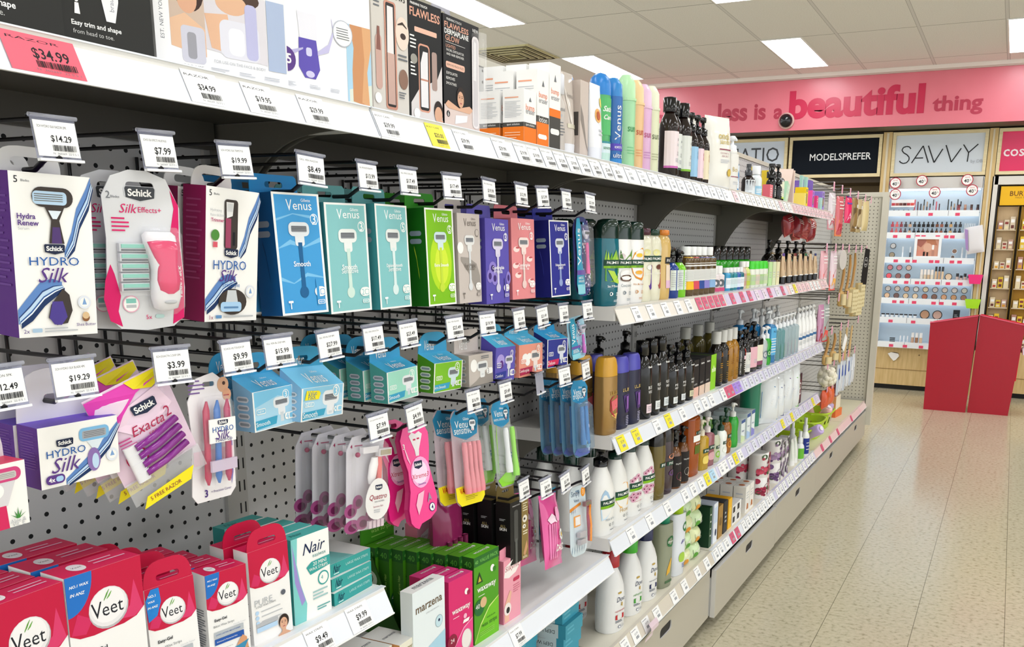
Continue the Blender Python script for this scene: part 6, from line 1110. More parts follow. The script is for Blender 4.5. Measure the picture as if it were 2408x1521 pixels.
# --- third shelf
Z = Z3
def lux(f): f.t('LUX', .62, .72, .3, M('#b08a3a'), b=.02, h=.06); f.p([(.45, .6), (.55, .66), (.85, .66), (.95, .5), (.85, .34), (.6, .3), (.45, .42)], M('#b02a3c')); f.p([(.5, .58), (.75, .62), (.8, .46), (.55, .4)], M('#e06a72')); f.p([(.5, .34), (.8, .36), (.7, .26)], M('#d9b060')); f.ln(.6, .06, .8, .24, 6, M('#7a5a2a'), .3)
GOLD = M('#a8834a', 'foil')
t = bottle('body_wash_bottle', 'front matt gold body wash with mustard flip cap', 'bottle', (-.905, 2.045, Z), 0, 'slab', .066, .048, .198, .15, GOLD, 'flip', M('#cf9a2a', 'plast'), lux)
behind(t, 2, .07, ['matt gold body wash second in its row', 'matt gold body wash third in its row'], dy=.0)
def luxp(f): f.t('LUX', .62, .7, .3, M('#c9b06a'), b=.02, h=.06); f.p([(.5, .6), (.8, .62), (.85, .3), (.6, .28)], M('#4a2f70')); f.p([(.6, .58), (.72, .58), (.74, .36), (.62, .34)], M('#8a5aa8')); f.ln(.6, .06, .85, .24, 6, M('#c9c4e6'), .3)
t = bottle('body_wash_bottle', 'navy body wash with violet flip cap, left one beside the gold', 'bottle', (-.905, 2.125, Z), 0, 'slab', .064, .046, .192, .15, M('#14163a', 'plast'), 'flip', M('#4a48ae', 'plast'), luxp)
t2 = bottle('body_wash_bottle', 'navy body wash with violet flip cap, right one beside black bottles', 'bottle', (-.905, 2.206, Z), 0, 'slab', .064, .046, .192, .148, M('#14163a', 'plast'), 'flip', M('#4a48ae', 'plast'), luxp)
behind(t, 1, .07, 'navy body wash behind the left violet capped one')
for k, y in enumerate((2.18, 2.36, 2.56)): bottle('pump_bottle', f'dark pump bottle in the shadowed back row of the third shelf, {("left", "middle", "right")[k]}', 'bottle', (-1.07, y, Z), 0, 'round', .06, .06, .215, .16, M('#0c0c0d', 'plast'), 'pump', M('#0c0c0d', 'plast'), dx=1)
def thank(l1, l2, c): return lambda f: (f.t('thankyou', .72, .82, .5, WH, b=.02, h=.045), f.t(l1, .7, .5, .4, WH, h=.05), f.t(l2, .7, .43, .4, WH, h=.05), f.r(.42, .1, 1, .24, M(c)), f.ln(.5, .13, .85, .21, 3, DG, .3))
for k, (y, l1, l2, c, nm) in enumerate(((2.29, 'BODY', 'WASH', '#e6cfd6', 'pink'), (2.36, 'MILK BODY', 'WASH', '#dfe4e2', 'white'), (2.43, 'MILK BODY', 'WASH', '#d5dcde', 'grey'))):
    bottle('body_wash_bottle', f'tall black body wash with {nm} strip label, {("first", "second", "third")[k]} of three', 'bottle', (-.905, y, Z), 3, 'round', .06, .056, .218, .178, BLK, 'screw', BLK, thank(l1, l2, c), None, neck=.0125)
for k, (y, l1, l2, c, nm) in enumerate(((2.5, 'MILK', 'HAND WASH', '#dfe4e2', 'white'), (2.572, 'MILK', 'HAND WASH', '#d5dadc', 'grey'), (2.65, 'HAND', 'WASH', '#cfcaa8', 'olive'))):
    bottle('hand_wash_bottle', f'black hand wash pump bottle with {nm} strip label', 'bottle', (-.9, y, Z), 3, 'round', .06, .054, .188, .138, BLK, 'pump', BLK, thank(l1, l2, c), None, dx=1)
for k, (y, c, f_) in enumerate(((2.715, '#17181d', '#e8b9a8'), (2.778, '#17181d', '#e3c8b4'), (2.84, '#17181d', '#e3cfbc'), (2.9, '#8fd02a', '#8fd02a'))):
    carton('gift_carton', f'boxed hand wash, {("first black", "second black", "third black", "lime green")[k]} carton from the left', 'gift box', (-.884, y, Z), (0, 0, 90), .056, .12, .16, M(c), M(c), M('#101014'), art=lambda f, f_=f_, k=k: (f.r(0, 0, 1, .26, M(f_)), f.t('thankyou', .5, .86, .6, WH, b=.02), f.t('GIFT SET', .45, .34, .5, WH)) if k < 3 else (f.r(.2, .5, .9, .6, WH), f.p([(.2, .5), (.5, .7), (.9, .5)], M('#cfe8a0'))))
AMB = CL('#b8801c', .75, .08)
for k, (y, m, lc) in enumerate(((2.985, M('#17130f', 'gloss'), '#141210'), (3.06, M('#1a1612', 'gloss'), '#141210'), (3.125, AMB, None), (3.19, AMB, None))):
    bottle('bath_oil_bottle', ('black labelled bath oil bottle with gold script and white cap, left', 'black labelled bath oil bottle with gold script and white cap, right', 'golden bath oil bottle with white cap, left of two', 'golden bath oil bottle with white cap, right of two')[k], 'bottle', (-.905, y, Z), 0, 'round', .056, .05, .19, .148, m, 'wide', M('#c9c8c2', 'plast'), lambda f, k=k: (f.t('So', .7, .75, .26, M('#d88a2a' if k < 2 else '#7a4a12'), sl=.4), f.ln(.5, .42, .9, .56, 3, M('#b8862a' if k < 2 else '#8a5a1a'), .35), f.ln(.5, .1, .85, .3, 4, M('#8a6a2a'), .3)), None, neck=.0115)
for k, y in enumerate((3.02, 3.16, 3.3)): bottle('bath_oil_bottle', f'olive bath oil bottle in the back row, {("left", "middle", "right")[k]}', 'bottle', (-1.03, y, Z), 0, 'round', .066, .06, .195, .155, M('#5a5226', 'gloss'), 'wide', M('#b8b8b0', 'plast'), neck=.013)
bottle('hand_wash_bottle', 'black certified organic hand wash with red logo', 'bottle', (-.9, 3.265, Z), 0, 'round', .056, .052, .17, .12, BLK, 'pump', BLK, lambda f: (f.t('CERTIFIED ORGANIC', .3, .45, .75, WH, rot=90), f.t('S', .72, .78, .2, M('#d8382a'), b=.03), f.r(.52, .55, .95, .66, M('#eac8d2')), f.ln(.55, .2, .9, .5, 5, WH, .3)), None)
bottle('hand_wash_bottle', 'black hand wash with pale grey wrap label', 'bottle', (-.9, 3.335, Z), 0, 'round', .056, .052, .17, .12, BLK, 'pump', BLK, lambda f: (f.t('OC', .5, .75, .3, DG, rot=90), f.ln(.3, .2, .8, .4, 3, GR)), (.01, .085, .045, M('#e0e0da')))
for k, (y, c, nm) in enumerate(((3.42, '#e6b4c0', 'pink'), (3.51, '#e6e2cc', 'cream'))):
    bottle('hand_wash_bottle', f'stout black pump bottle with {nm} label', 'bottle', (-.91, y, Z), 0, 'sq', .074, .066, .188, .132, BLK, 'pump', BLK, lambda f, k=k: (f.t('SO', .8, .7, .2, M('#c83a4a' if k == 0 else '#8a8a7a'), rot=90), f.r(.1, .05, .3, .2, WH), f.ln(.5, .2, .8, .4, 3, GR)) if k == 0 else (f.r(0, 0, 1, .2, M('#8a4a6a')), f.t('oc', .7, .6, .2, DG)), (.018, .098, .055, M(c)), dx=-1)
for k, (y, c, nm) in enumerate(((3.595, '#dfe6ea', 'clear'), (3.66, '#3ec83a', 'green'))):
    bottle('hand_wash_bottle', f'{nm} hand wash bottle with blue oval label and white pump', 'bottle', (-.895, y, Z), 0, 'curvy', .055, .04, .16, .11, CL(c, .6, .06), 'pump', M('#e9ecee', 'plast'), lambda f: (f.c(.6, .45, .26, M('#1f3f6a'), rz=.14), f.t('Cal', .6, .45, .34, WH, sl=.3)), None, neck=.009)
bottle('mouthwash_bottle', 'tall bright blue bottle with white pump, front one', 'bottle', (-.905, 3.74, Z), 0, 'sq', .06, .05, .22, .165, CL('#2a8fd0', .7, .06), 'pump', M('#e9ecee', 'plast'), lambda f: (f.r(.3, .2, 1, .9, M('#5aaede')), f.t('SO', .65, .8, .2, NAVY), f.ln(.4, .25, .9, .65, 6, WH, .3)), None, dx=-1)
for k, y in enumerate((3.62, 3.72)): bottle('mouthwash_bottle', f'blue bottle with white pump in the row behind, {("left", "right")[k]}', 'bottle', (-1.0 + .03 * k, y, Z), 0, 'sq', .065, .055, .225, .165, CL('#2a8fd0', .7, .06), 'pump', M('#dfe3e6', 'plast'))
for k in range(6): bottle('hand_wash_bottle', f'clear hand wash bottle with slim white pump, {ORD[k]} of six', 'bottle', (-.9, 3.83 + .072 * k, Z), 0, 'sq', .05, .045, .187, .135, CL('#cfe0e4' if k > 1 else '#8fc4c8', .45, .05), 'pump', M('#eceeef', 'plast'), lambda f, k=k: (f.r(.7, .05, .95, .5, M(('#2f8a5a', '#2a8a4a', '#b8a8c8', '#c8a8b0', '#d4b0b8', '#c0b4c8')[k])), f.r(.1, .05, .2, .9, WH)), None, neck=.009, dx=-1)
for k in range(5): bottle('lotion_pump_bottle', f'white lotion bottle with white pump and blue band, {ORD[k]} of five at the shelf end', 'bottle', (-.905, 4.30 + .085 * k, Z), 0, 'cone', .06, .05, .2, .155, M('#f1f1ef', 'gloss'), 'pump', M('#ecedec', 'plast'), lambda f: (f.r(.3, .32, 1, .4, M('#3a6a9a')), f.ln(.4, .15, .9, .28, 3, GR), f.ln(.4, .44, .9, .52, 2, PALE)), None, neck=.01, dx=1)
for k in range(5): bottle('lotion_pump_bottle', f'white lotion pump in the row behind the clear bottles, {ORD[k]} from the left', 'bottle', (-1.0, 3.88 + .1 * k, Z), 0, 'cone', .06, .05, .21, .16, M('#e9e9e6', 'gloss'), 'pump', M('#e6e7e6', 'plast'), None, None, 'white pumps in the back row of the third shelf', neck=.01)
# --- fourth shelf
Z = Z4
def pw(top, low, sub, c0='#8a9aa8', x0=.3): return lambda f: (top and top(f), f.r(x0, .45, 1, .535, PGD), f.t('PALMOLIVE', .68, .49, .58, WH, b=.015, h=.04), f.r(x0, .41, 1, .45, PGL), f.t('NATURALS', .7, .428, .24, PGD), low and low(f), f.t(sub, .68, .24, .4, M(c0)), f.t('0', .62, .155, .06, DG, h=.045), f.ln(.7, .13, .85, .18, 3, DG, .3), f.ln(.62, .07, .8, .09, 1, DG))
def milk(f): f.p([(.3, .54), (.36, .62), (.46, .68), (.55, .64), (.62, .54)], M('#a9c8e4')); f.p([(.3, .41), (.75, .41), (.5, .26), (.34, .24)], M('#bcd6ea'))
def chry(f):
    for x, z in ((.5, .6), (.62, .63), (.4, .57), (.72, .57), (.45, .36), (.6, .35), (.36, .32), (.55, .3), (.72, .34), (.44, .27)): f.c(x, z, .085, M('#dba4bc'), rz=.034); f.c(x, z, .03, M('#7a2a4a'), rz=.012, n=8)
def honw(f): f.p([(.3, .54), (.9, .54), (.8, .64), (.6, .66)], M('#eaa42a')); f.p([(.3, .41), (.9, .41), (.8, .3), (.5, .28)], M('#e8b45a'))
W1 = M('#efefec', 'plast')
for k, (y, lb, art, cap) in enumerate(((2.045, 'white milk body wash with black pump, nearest one', pw(milk, None, 'Milk & Rose'), 'pump'), (2.14, 'white honey body wash with dark green neck, second in the row', pw(honw, None, 'Honey', '#c8a45a'), 'pump'), (2.24, 'white cherry blossom body wash, third in the row', pw(chry, None, 'Cherry Blossom', '#c86a8a'), 'pump'), (2.34, 'white cherry blossom body wash, fourth in the row', pw(chry, None, 'Cherry Blossom', '#c86a8a'), 'pump'))):
    bottle('body_wash_bottle', lb, 'bottle', (-.915, y, Z), 0, 'cone', .086, .062, .236, .185, W1, cap, BLK if k == 0 else M('#123428', 'gloss'), art, None, neck=.0145, dx=1 if k == 0 else -1)
for k, (x, y) in enumerate(((-1.0, 2.045), (-1.08, 2.045), (-1.0, 2.15))): bottle('body_wash_bottle', f'white body wash bottle in the back row, {("behind the nearest one", "third behind the nearest one", "behind the honey one")[k]}', 'bottle', (x, y, Z), 0, 'cone', .082, .062, .22, .18, W1, 'wide', M('#123428', 'gloss'), pw(milk, None, '') if k == 0 else None, None, neck=.0145)
OLV, DPL = CL('#7a6a2a', .72, .06), CL('#3a2430', .85, .06)
bottle('shower_oil_bottle', 'olive gold shower oil with black flip cap', 'bottle', (-.905, 2.43, Z), 0, 'gel', .062, .045, .21, .165, OLV, 'flip', M('#15120c', 'gloss'), lambda f: (f.r(.5, .6, 1, .68, PGD), f.t('PALM', .75, .64, .36, WH)), None)
bottle('shower_oil_bottle', 'plum shower oil with dark flip cap and gold top', 'bottle', (-.905, 2.5, Z), 0, 'gel', .06, .045, .21, .165, DPL, 'flip', M('#191410', 'gloss'), lambda f: (f.r(.4, .55, 1, .63, PGD), f.t('PALM', .72, .59, .36, WH), f.c(.7, .72, .2, M('#d8906a'), rz=.05), f.c(.7, .4, .16, M('#5a3a68'), rz=.06)), None)
for k, (y, c) in enumerate(((2.575, '#b84a6a'), (2.65, '#f0ece4'))):
    bottle('hand_wash_bottle', f'small dark hand wash with {("rose", "white orchid")[k]} picture and black pump', 'bottle', (-.9, y, Z), 0, 'round', .05, .044, .185, .135, CL('#7a4a22', .8, .06), 'pump', BLK, lambda f, c=c: (f.r(.1, .05, 1, .78, M('#171010')), f.t('PALMOLIVE', .6, .6, .56, WH), f.c(.6, .3, .22, M(c), rz=.09), f.c(.72, .22, .12, M('#e8c4a0'), rz=.05)), None, neck=.009)
bottle('handwash_refill_bottle', 'large amber hand wash refill bottle', 'bottle', (-.91, 2.75, Z), 0, 'slab', .082, .056, .205, .19, CL('#b8560e', .7, .05), 'flip', CL('#a84c0c', .8, .05), lambda f: (f.r(.55, .74, 1, .8, PGD), f.r(.4, .62, 1, .73, WHT), f.t('1 LITRE', .7, .77, .3, WH), f.r(.5, .4, 1, .55, M('#5a6a1a')), f.t('PALMOLIVE', .75, .58, .4, WH)), None)
bottle('handwash_refill_bottle', 'amber refill bottle behind the dark hand washes', 'bottle', (-1.0, 2.62, Z), 0, 'slab', .082, .056, .21, .19, CL('#b8560e', .75, .05), 'flip', CL('#a84c0c', .8, .05))
for k, (y, c, pc, lc, nm, h, x) in enumerate(((2.845, '#d8b02a', '#e6e0c8', '#e8d06a', 'yellow', .172, -.9), (2.91, '#b0707a', '#ece4e0', '#d8a8b0', 'rose', .172, -.9), (2.975, '#dfe6c8', '#14402c', '#7fb81e', 'apple green', .15, -.895), (3.06, '#ecf0ea', '#14402c', '#e9efe6', 'milky white', .15, -.895), (3.135, '#b06a1a', '#14402c', '#c8842a', 'orange', .168, -.9), (3.245, '#2fbf3a', '#eceeea', None, 'bright green', .17, -.905))):
    bottle('hand_wash_bottle', f'small {nm} hand wash bottle with {"white" if pc[1] == "e" else "dark green"} pump', 'bottle', (x, y, Z), 0, 'curvy' if k > 1 else 'sq', .056, .042, h, h - .052, CL(c, .65, .05) if k != 3 else M(c, 'gloss'), 'pump', M(pc, 'plast'), lambda f, lc=lc: (f.r(.45, .5, 1, .62, PGD), f.t('PALM', .74, .56, .36, WH), f.c(.62, .3, .2, M(lc), rz=.12)) if lc else None, None, neck=.009, dx=1)
for k, y in enumerate((3.0, 3.1)): bottle('hand_wash_bottle', f'hand wash bottle with white pump head in the back row, {("left", "right")[k]}', 'bottle', (-.98, y + .06, Z), 0, 'curvy', .056, .044, .178, .125, CL('#6aa83a', .7, .06), 'pump', M('#eceeea', 'plast'), dx=1)
def prot(c): return lambda f: (f.r(.0, .86, 1, 1, M('#3a5a98')), f.t('Protex', .5, .5, .6, M('#2a3f88'), sl=.2), f.c(.5, .5, .4, M('#e6eef2'), rz=.3) if False else None, f.p([(0, 0), (1, 0), (1, .2), (0, .35)], M(c)))
for k, (y, c, h, w) in enumerate(((3.35, '#cfe0b0', .088, .056), (3.43, '#a8c4e4', .1, .05), (3.5, '#8a88cc', .104, .05))):
    carton('soap_carton', f'soap multipack carton on the fourth shelf, {("pale green", "light blue", "violet and lime")[k]} one', 'soap box', (-.89, y, Z), (0, 0, 90), w, h, .14, M('#e3ecec'), M('#cfdcdc'), M('#d9e4e6'), art=prot(c), left=(lambda f: f.t('Protex', .7, .5, .5, M('#2a3f78'), rot=-90, sl=.2)) if k == 0 else None)
t = thing('bath_salt_tub', 'tall green cylindrical bath salt tub behind the bags', 'tub', (-.96, 3.70, Z), (0, 0, 90)); a = MB(); a.cyl(0, 0, 0, .178, .043, M('#177a58', 'plast'), 28); a.obj('body', t); a = MB(); a.cyl(0, 0, .1785, .196, .045, M('#1a8a66', 'plast'), 28); a.obj('lid', t)
def eps(c1, c2): return lambda f: (f.p([(.02, .12), (.9, .06), (.95, .5), (.6, .72), (.05, .62)], M(c1)), f.t('SALTS', .45, .45, .4, WH, rot=70), f.t('EPSOM', .7, .4, .4, M('#d9e6f0'), rot=70), f.p([(.7, .06), (.97, .06), (.97, .7), (.8, .78)], M(c2)) if c2 else None, f.p([(0, .78), (1, .82), (1, 1), (0, 1)], M('#d3d8da')))
BAGM = M('#dfe3e4', 'gloss')
pouch('bath_salt_bag', 'bath salt bag with sky blue label beside the green tub', 'bath salt bag', (-.895, 3.78, Z), (-6, 2, 62), .12, .225, .06, BAGM, eps('#2a78b0', None))
pouch('bath_salt_bag', 'bath salt bag with navy label right of the sky blue one', 'bath salt bag', (-.89, 3.9, Z), (-5, 2, 62), .1, .2, .05, BAGM, eps('#2a3a8a', '#1f2f78'))
pouch('bath_salt_bag', 'bath salt bag with violet label', 'bath salt bag', (-.895, 4.06, Z), (-5, 3, 62), .12, .228, .06, BAGM, eps('#6a3a9a', None))
pouch('bath_salt_bag', 'bath salt bag with lime label right of the violet one', 'bath salt bag', (-.885, 4.18, Z), (-4, 3, 62), .1, .215, .05, BAGM, eps('#6ac03a', '#5ab030'))
carton('gift_carton', 'dark plum gift carton with pale frame, front of two', 'gift box', (-.885, 4.36, Z), (0, 0, 90), .075, .15, .05, M('#3a1a2c'), M('#5a5a62'), M('#d9d4d4'), art=lambda f: (f.r(.2, .15, .8, .8, M('#6a2a3c')), f.t('LU', .5, .5, .4, WH, rot=90)))
carton('gift_carton', 'tall navy gift carton behind the plum one', 'gift box', (-.93, 4.34, Z), (0, 0, 90), .09, .215, .05, M('#c9c8cc'), M('#55565e'), M('#8a8a90'), art=lambda f: (f.r(.1, .5, .9, .9, M('#1f2f58')), f.c(.5, .7, .3, M('#8a9ab8'), rz=.1)), left=lambda f: f.r(.1, .1, .9, .9, M('#3f4048')))
carton('bath_carton', 'orange carton at the back end of the fourth shelf', 'bath box', (-1.02, 4.3, Z), (0, 0, 90), .09, .22, .05, M('#e08a3a'), M('#c87a34'))
# --- base shelf
Z = Z0
def dove(c, nm, sub): return lambda f: (f.rr(.52, .6, .64, .63, .03, M('#b89a4a')), f.t('Dove', .64, .52, .3, NAVY, sl=.3, h=.07), f.p([(.6, .42), (.66, .4), (.66, .46), (.62, .47)], M('#b89a4a')), f.t(sub, .6, .34, .36, M(c)), f.rr(.44, .21, .74, .285, .02, M(c)), f.ln(.44, .16, .66, .2, 2, NAVY, .4), f.c(.58, .09, .04, M('#4a5a80')), f.c(.58, .09, .028, WH), f.ln(.65, .07, .78, .11, 2, GR))
for k, (y, c, cc, sub, nm) in enumerate(((2.15, '#b8242c', '#b01c24', 'rejuvenating', 'red'), (2.285, '#3f9a34', '#35a81c', 'refreshing', 'bright green'), (2.41, '#1f2a5a', '#141c4a', 'triple moisturising', 'navy blue'))):
    bottle('body_wash_bottle', f'large white body wash bottle with {nm} cap on the base shelf', 'bottle', (-.925, y, Z), 0, 'cone', .092, .072, .245, .19, M('#e9eaea', 'plast'), 'wide', M(cc, 'plast'), dove(c, nm, sub), None, neck=.0165)
bottle('body_wash_bottle', 'white body wash bottle standing behind the teal wax cartons', 'bottle', (-1.05, 2.17, Z), 0, 'cone', .092, .072, .245, .19, M('#e4e4e4', 'plast'), 'wide', M('#b01c24', 'plast'), dove('#b8242c', '', ''), None, neck=.0165)
bottle('body_wash_bottle', 'red capped bottle deep on the base shelf under the shelf end', 'bottle', (-1.13, 2.3, Z), 0, 'cone', .092, .072, .26, .2, M('#e4e4e4', 'plast'), 'wide', M('#b01c24', 'plast'), None, None, neck=.0165)
bottle('antiseptic_bottle', 'clear antiseptic hand wash bottle with teal green cap', 'bottle', (-.91, 2.525, Z), 0, 'gel', .074, .052, .248, .212, CL('#b8bea4', .55, .05), 'screw', M('#1f8a68', 'plast'), lambda f: (f.c(.66, .72, .17, M('#1f6a3a'), rz=.085), f.t('Dettol', .66, .72, .26, WH), f.p([(.5, .2), (.62, .24), (.72, .46), (.64, .44), (.52, .28)], M('#e0b040')), f.r(.45, .08, .85, .12, M('#4a6a4a'))), None, neck=.0145)
bottle('antiseptic_bottle', 'white antiseptic body wash bottle with lime cap', 'bottle', (-.91, 2.645, Z), 0, 'gel', .078, .052, .252, .212, M('#e3e8f0', 'plast'), 'screw', M('#a8d01e', 'plast'), lambda f: (f.c(.75, .78, .15, M('#2a7a3a'), rz=.08), f.t('Dettol', .75, .78, .24, WH), f.t('pro', .72, .55, .26, M('#4a3a98'), sl=.3), f.ln(.62, .12, .82, .2, 3, M('#3a4a98'), .4), f.c(.62, .3, .14, M('#a8d04a'), rz=.08)), None, neck=.016)
def wrap(c, c2): return lambda f: (f.p([(.1, .35), (.9, .5), (.9, .8), (.1, .62)], PGD), f.t('PALMOLIVE', .5, .56, .6, WH, rot=12), f.c(.25, .25, .14, M(c2), rz=.2), f.ln(.45, .15, .85, .32, 2, GR))
SB = ['#dfe4b4', '#cfe4b8']
k = 0
for lay, (nrow, x0) in enumerate(((3, -.884), (3, -.884), (2, -.884), (2, -.89))):
    for col in range(2):
        y = 2.745 + .082 * col + .004 * lay
        c = SB[(lay + col) % 2]
        pouch('soap_pack', f'wrapped soap bar pack, {("bottom", "second", "third", "top")[lay]} layer, {("left", "right")[col]} pile by the antiseptic bottle', 'soap pack', (x0 + .006 * ((lay * 3 + col) % 3 - 1) - .022, y, Z + .056 * lay), (-8, 3 * (col - .5), 88 + 6 * (lay % 2)), .078, .056, .05, M(c, 'gloss'), wrap('#1', '#e09a3a' if (lay + col) % 2 == 0 else '#5aa03a'), group='wrapped soap bar packs')
for k in range(4): pouch('soap_pack', f'wrapped soap pack on top of the pile further back, {ORD[k]} from the aisle', 'soap pack', (-.95 - .05 * k, 2.75 + .008 * k, Z + .2), (0, 4, 88), .08, .056, .05, M('#d9deb0', 'gloss'), None, group='wrapped soap bar packs')
for lb, y, w, h, c, s, art in (('white and blue soap carton with oval mark', 3.02, .05, .15, '#e6ecf4', '#cfd8ea', lambda f: (f.c(.6, .25, .2, NAVY, rz=.09), f.r(.1, .5, .9, .9, M('#c8d8ee')))), ('slim dark green carton beside the soap packs', 2.96, .03, .15, '#1f4a2c', '#143a22', lambda f: f.ln(.3, .2, .7, .9, 4, WH, .2)), ('gold brown carton beside the white and blue one', 3.085, .055, .125, '#a8803c', '#8a682f', lambda f: f.c(.5, .5, .3, M('#7a5a24'))), ('charcoal carton beside the gold one', 3.15, .05, .125, '#26272c', '#3a3a3e', lambda f: f.ln(.3, .3, .7, .7, 3, GR)), ('yellow carton right of the charcoal one', 3.21, .045, .12, '#f0b81e', '#e6a81a', lambda f: (f.r(.2, .3, .8, .7, M('#f6d05a')),))):
    carton('soap_carton', lb, 'soap box', (-.886, y, Z), (0, 0, 90), w, h, .1, M(c), M(s), art=art)
for i in range(2):
    for j in range(2): carton('soap_carton', f'small white carton with black panel, {("lower", "upper")[i]} {("left", "right")[j]} of four', 'soap box', (-.886, 3.275 + .062 * j, Z + .04 * i), (0, 0, 90), .06, .039, .09, M('#ecebe8'), M('#dfdedb'), art=lambda f: f.r(.12, .2, .6, .8, M('#2a2a2c')), group='small white soap cartons')
k = 0
for col in range(5):
    for row in range(2): carton('candle_carton', f'white candle carton with rust dot, {ORD[col]} from the back, {("aisle", "shelf")[row]} side row', 'candle box', (-.885 - .07 * (4 - col) * .8, 3.46 + .066 * row, Z), (0, 0, 90), .06, .11, .052, M('#efece6'), M('#e6e2da'), M('#efece6'), art=lambda f: (f.p([(.3, .1), (.8, .1), (.75, .3), (.4, .34)], M('#b8703a')), f.ln(.2, .5, .8, .8, 3, GR, .3)), left=lambda f: f.ln(.2, .3, .8, .8, 3, PALE, .3), topart=lambda f: f.c(.5, .5, .22, M('#c06a3a'), rz=.25), group='white candle cartons in rows')
ROSE = ('#8a1f3c', '#a82c4c', '#3a5a34', '#c8465f')
def tinart(cs):
    def g(f):
        random.seed(11)
        for i in range(64):
            x, z = random.random(), random.random(); q = random.uniform(.06, .14)
            if .42 < z < .56: continue
            f.c(x, z, q, M(random.choice(cs)), rz=q * .5, n=9)
    return g
def tin(lb, x, y, cs, h=.19, r=.043, z=0):
    t = thing('floral_tin', lb, 'tin', (x, y, Z + z), (0, 0, 90)); a = MB(); secs = [(0, r * .98, r * .98), (.002, r, r), (h * .48, r, r), (h * .49, r * .97, r * .97), (h * .5, r, r), (h, r, r)]
    a.loft(secs, M('#e9e6e4', 'plast'), 32); tinart(cs)(FA(a, r * 3, h, cmap(secs, r * 1.5), True, .0006)); a.obj('body', t); a = MB(); a.loft([(h, r * 1.01, r * 1.01), (h + .008, r * 1.01, r * 1.01), (h + .01, r * .9, r * .9)], M('#f1efec', 'plast'), 32); a.obj('lid', t)
for k in range(3): tin(f'white tin printed with crimson roses, {("front one", "second from the aisle", "third from the aisle", "furthest back")[k]}', -.91 - .088 * k, 3.71 + .002 * k, ROSE)
carton('gift_carton', 'slim pink rose printed carton beside the front rose tin', 'gift box', (-.884, 3.79, Z), (0, 0, 90), .05, .178, .04, M('#efd2d2'), M('#eac4c4'), art=tinart(('#b8405a', '#d0707f', '#8a2a44')))
LILA = ('#5a3a6a', '#7a5a8a', '#3a4a34', '#a88ab0')
for k in range(3): tin(f'white tin printed with violet flowers, {("front one", "second from the aisle", "third from the aisle", "furthest back")[k]}', -.92 - .088 * k, 3.99, LILA, .195)
carton('gift_carton', 'slim violet flower printed carton beside the violet tins', 'gift box', (-.884, 4.08, Z), (0, 0, 90), .055, .18, .04, M('#e9e4e6'), M('#e0dadf'), art=tinart(LILA))
carton('gift_carton', 'white carton with dark violet blooms right of the violet tins', 'gift box', (-.884, 4.16, Z), (0, 0, 90), .055, .185, .04, M('#ecebe8'), M('#dcd8da'), art=tinart(LILA))
for k, (y, h) in enumerate(((4.36, .135), (4.43, .13))): tube('foot_cream_tube', f'white and green tube standing on the base shelf, {("left", "right")[k]}', 'tube', (-.905, y, Z), 0, .05, .035, h, .025, M('#e8ebe4', 'plast'), M('#f0f0ee', 'plast'), lambda f: (f.p([(.0, .1), (1, .1), (1, .75), (0, .85)], M('#6ab83a')), f.ln(.3, .3, .8, .6, 4, WH, .3)))
bottle('foot_spray_bottle', 'white bottle with green label and white nozzle beside the tubes', 'bottle', (-.895, 4.5, Z), 0, 'round', .045, .045, .15, .09, M('#eceee9', 'plast'), 'spray', M('#e6e8e6', 'plast'), lambda f: (f.r(.0, .1, 1, .7, M('#6ab83a')),), None, neck=.008)
bottle('foot_spray_bottle', 'white spray bottle with violet label behind the green labelled one', 'bottle', (-.94, 4.52, Z), 0, 'round', .045, .045, .19, .13, M('#eceee9', 'plast'), 'spray', M('#e6e8e6', 'plast'), lambda f: (f.r(.0, .1, 1, .5, M('#6a4a9a')),), None, neck=.008)
bottle('foot_spray_bottle', 'slim white bottle with navy label and pointed nozzle', 'bottle', (-.895, 4.62, Z), 0, 'round', .05, .045, .2, .13, M('#eceee9', 'plast'), 'spray', M('#e6e8e6', 'plast'), lambda f: (f.r(.0, .08, 1, .72, M('#22348a')), f.ln(.3, .2, .8, .6, 3, WH, .2)), None, neck=.008)
# ---------- hanging bath accessories in the last two bays
def far_hook(y, z, k, row):
    t = thing('peg_hook', f'chrome peg hook with pink ticket, {ORD[k]} in the {row} accessory row', 'hook', (XB, y, z), (0, 0, 0), 'chrome peg hooks with pink tickets')
    if 'f' not in HOOK:
        a = MB(); a.tube([(.002, 0, .012), (.30, 0, .012)], .0022, M('#6d6a66', 'metal')); a.tube([(.002, 0, -.012), (.285, 0, -.012), (.30, 0, .0)], .0026, M('#5a5753', 'metal')); HOOK['f'] = a.obj('wire', t).data
        b = MB(); b.box(.301, .3025, -.017, .017, -.034, .014, M('#efc4d4', 'plast')); b.box(.3026, .303, -.012, .012, -.028, .006, M('#f3a2c0')); HOOK['ft'] = b.obj('price_ticket', t).data
    else:
        for nm, kk in (('wire', 'f'), ('price_ticket', 'ft')): o = bpy.data.objects.new(nm, HOOK[kk]); COL.objects.link(o); o.parent = t
for row, z, ys in (('top', 1.70, (4.9, 5.15, 5.42, 5.7, 6.0, 6.25)), ('second', 1.385, (4.82, 5.08, 5.3, 5.52, 5.78, 6.0, 6.22)), ('third', 1.11, (4.98, 5.3, 5.6, 5.9)), ('fourth', .93, (5.15, 5.45, 5.7, 6.1)), ('fifth', .735, (5.1, 5.3, 5.6, 5.8, 6.05)), ('sixth', .585, (5.14, 5.3))):
    for k, y in enumerate(ys): far_hook(y, z, k, row)
WD = M('#b98a4e'); WDD = M('#8a6434'); BRI = M('#d9c79a', 'matte')
def fpouch(lb, cat, y, z0, w, h, c, art=None, x=-.9, th=.03, ro=0, n=0, cl=None, nm='accessory_bag'):
    t = pouch(nm, lb, cat, (x, y, z0), (0, ro, 78), w, h, th, M(c, 'gloss'), art); return t
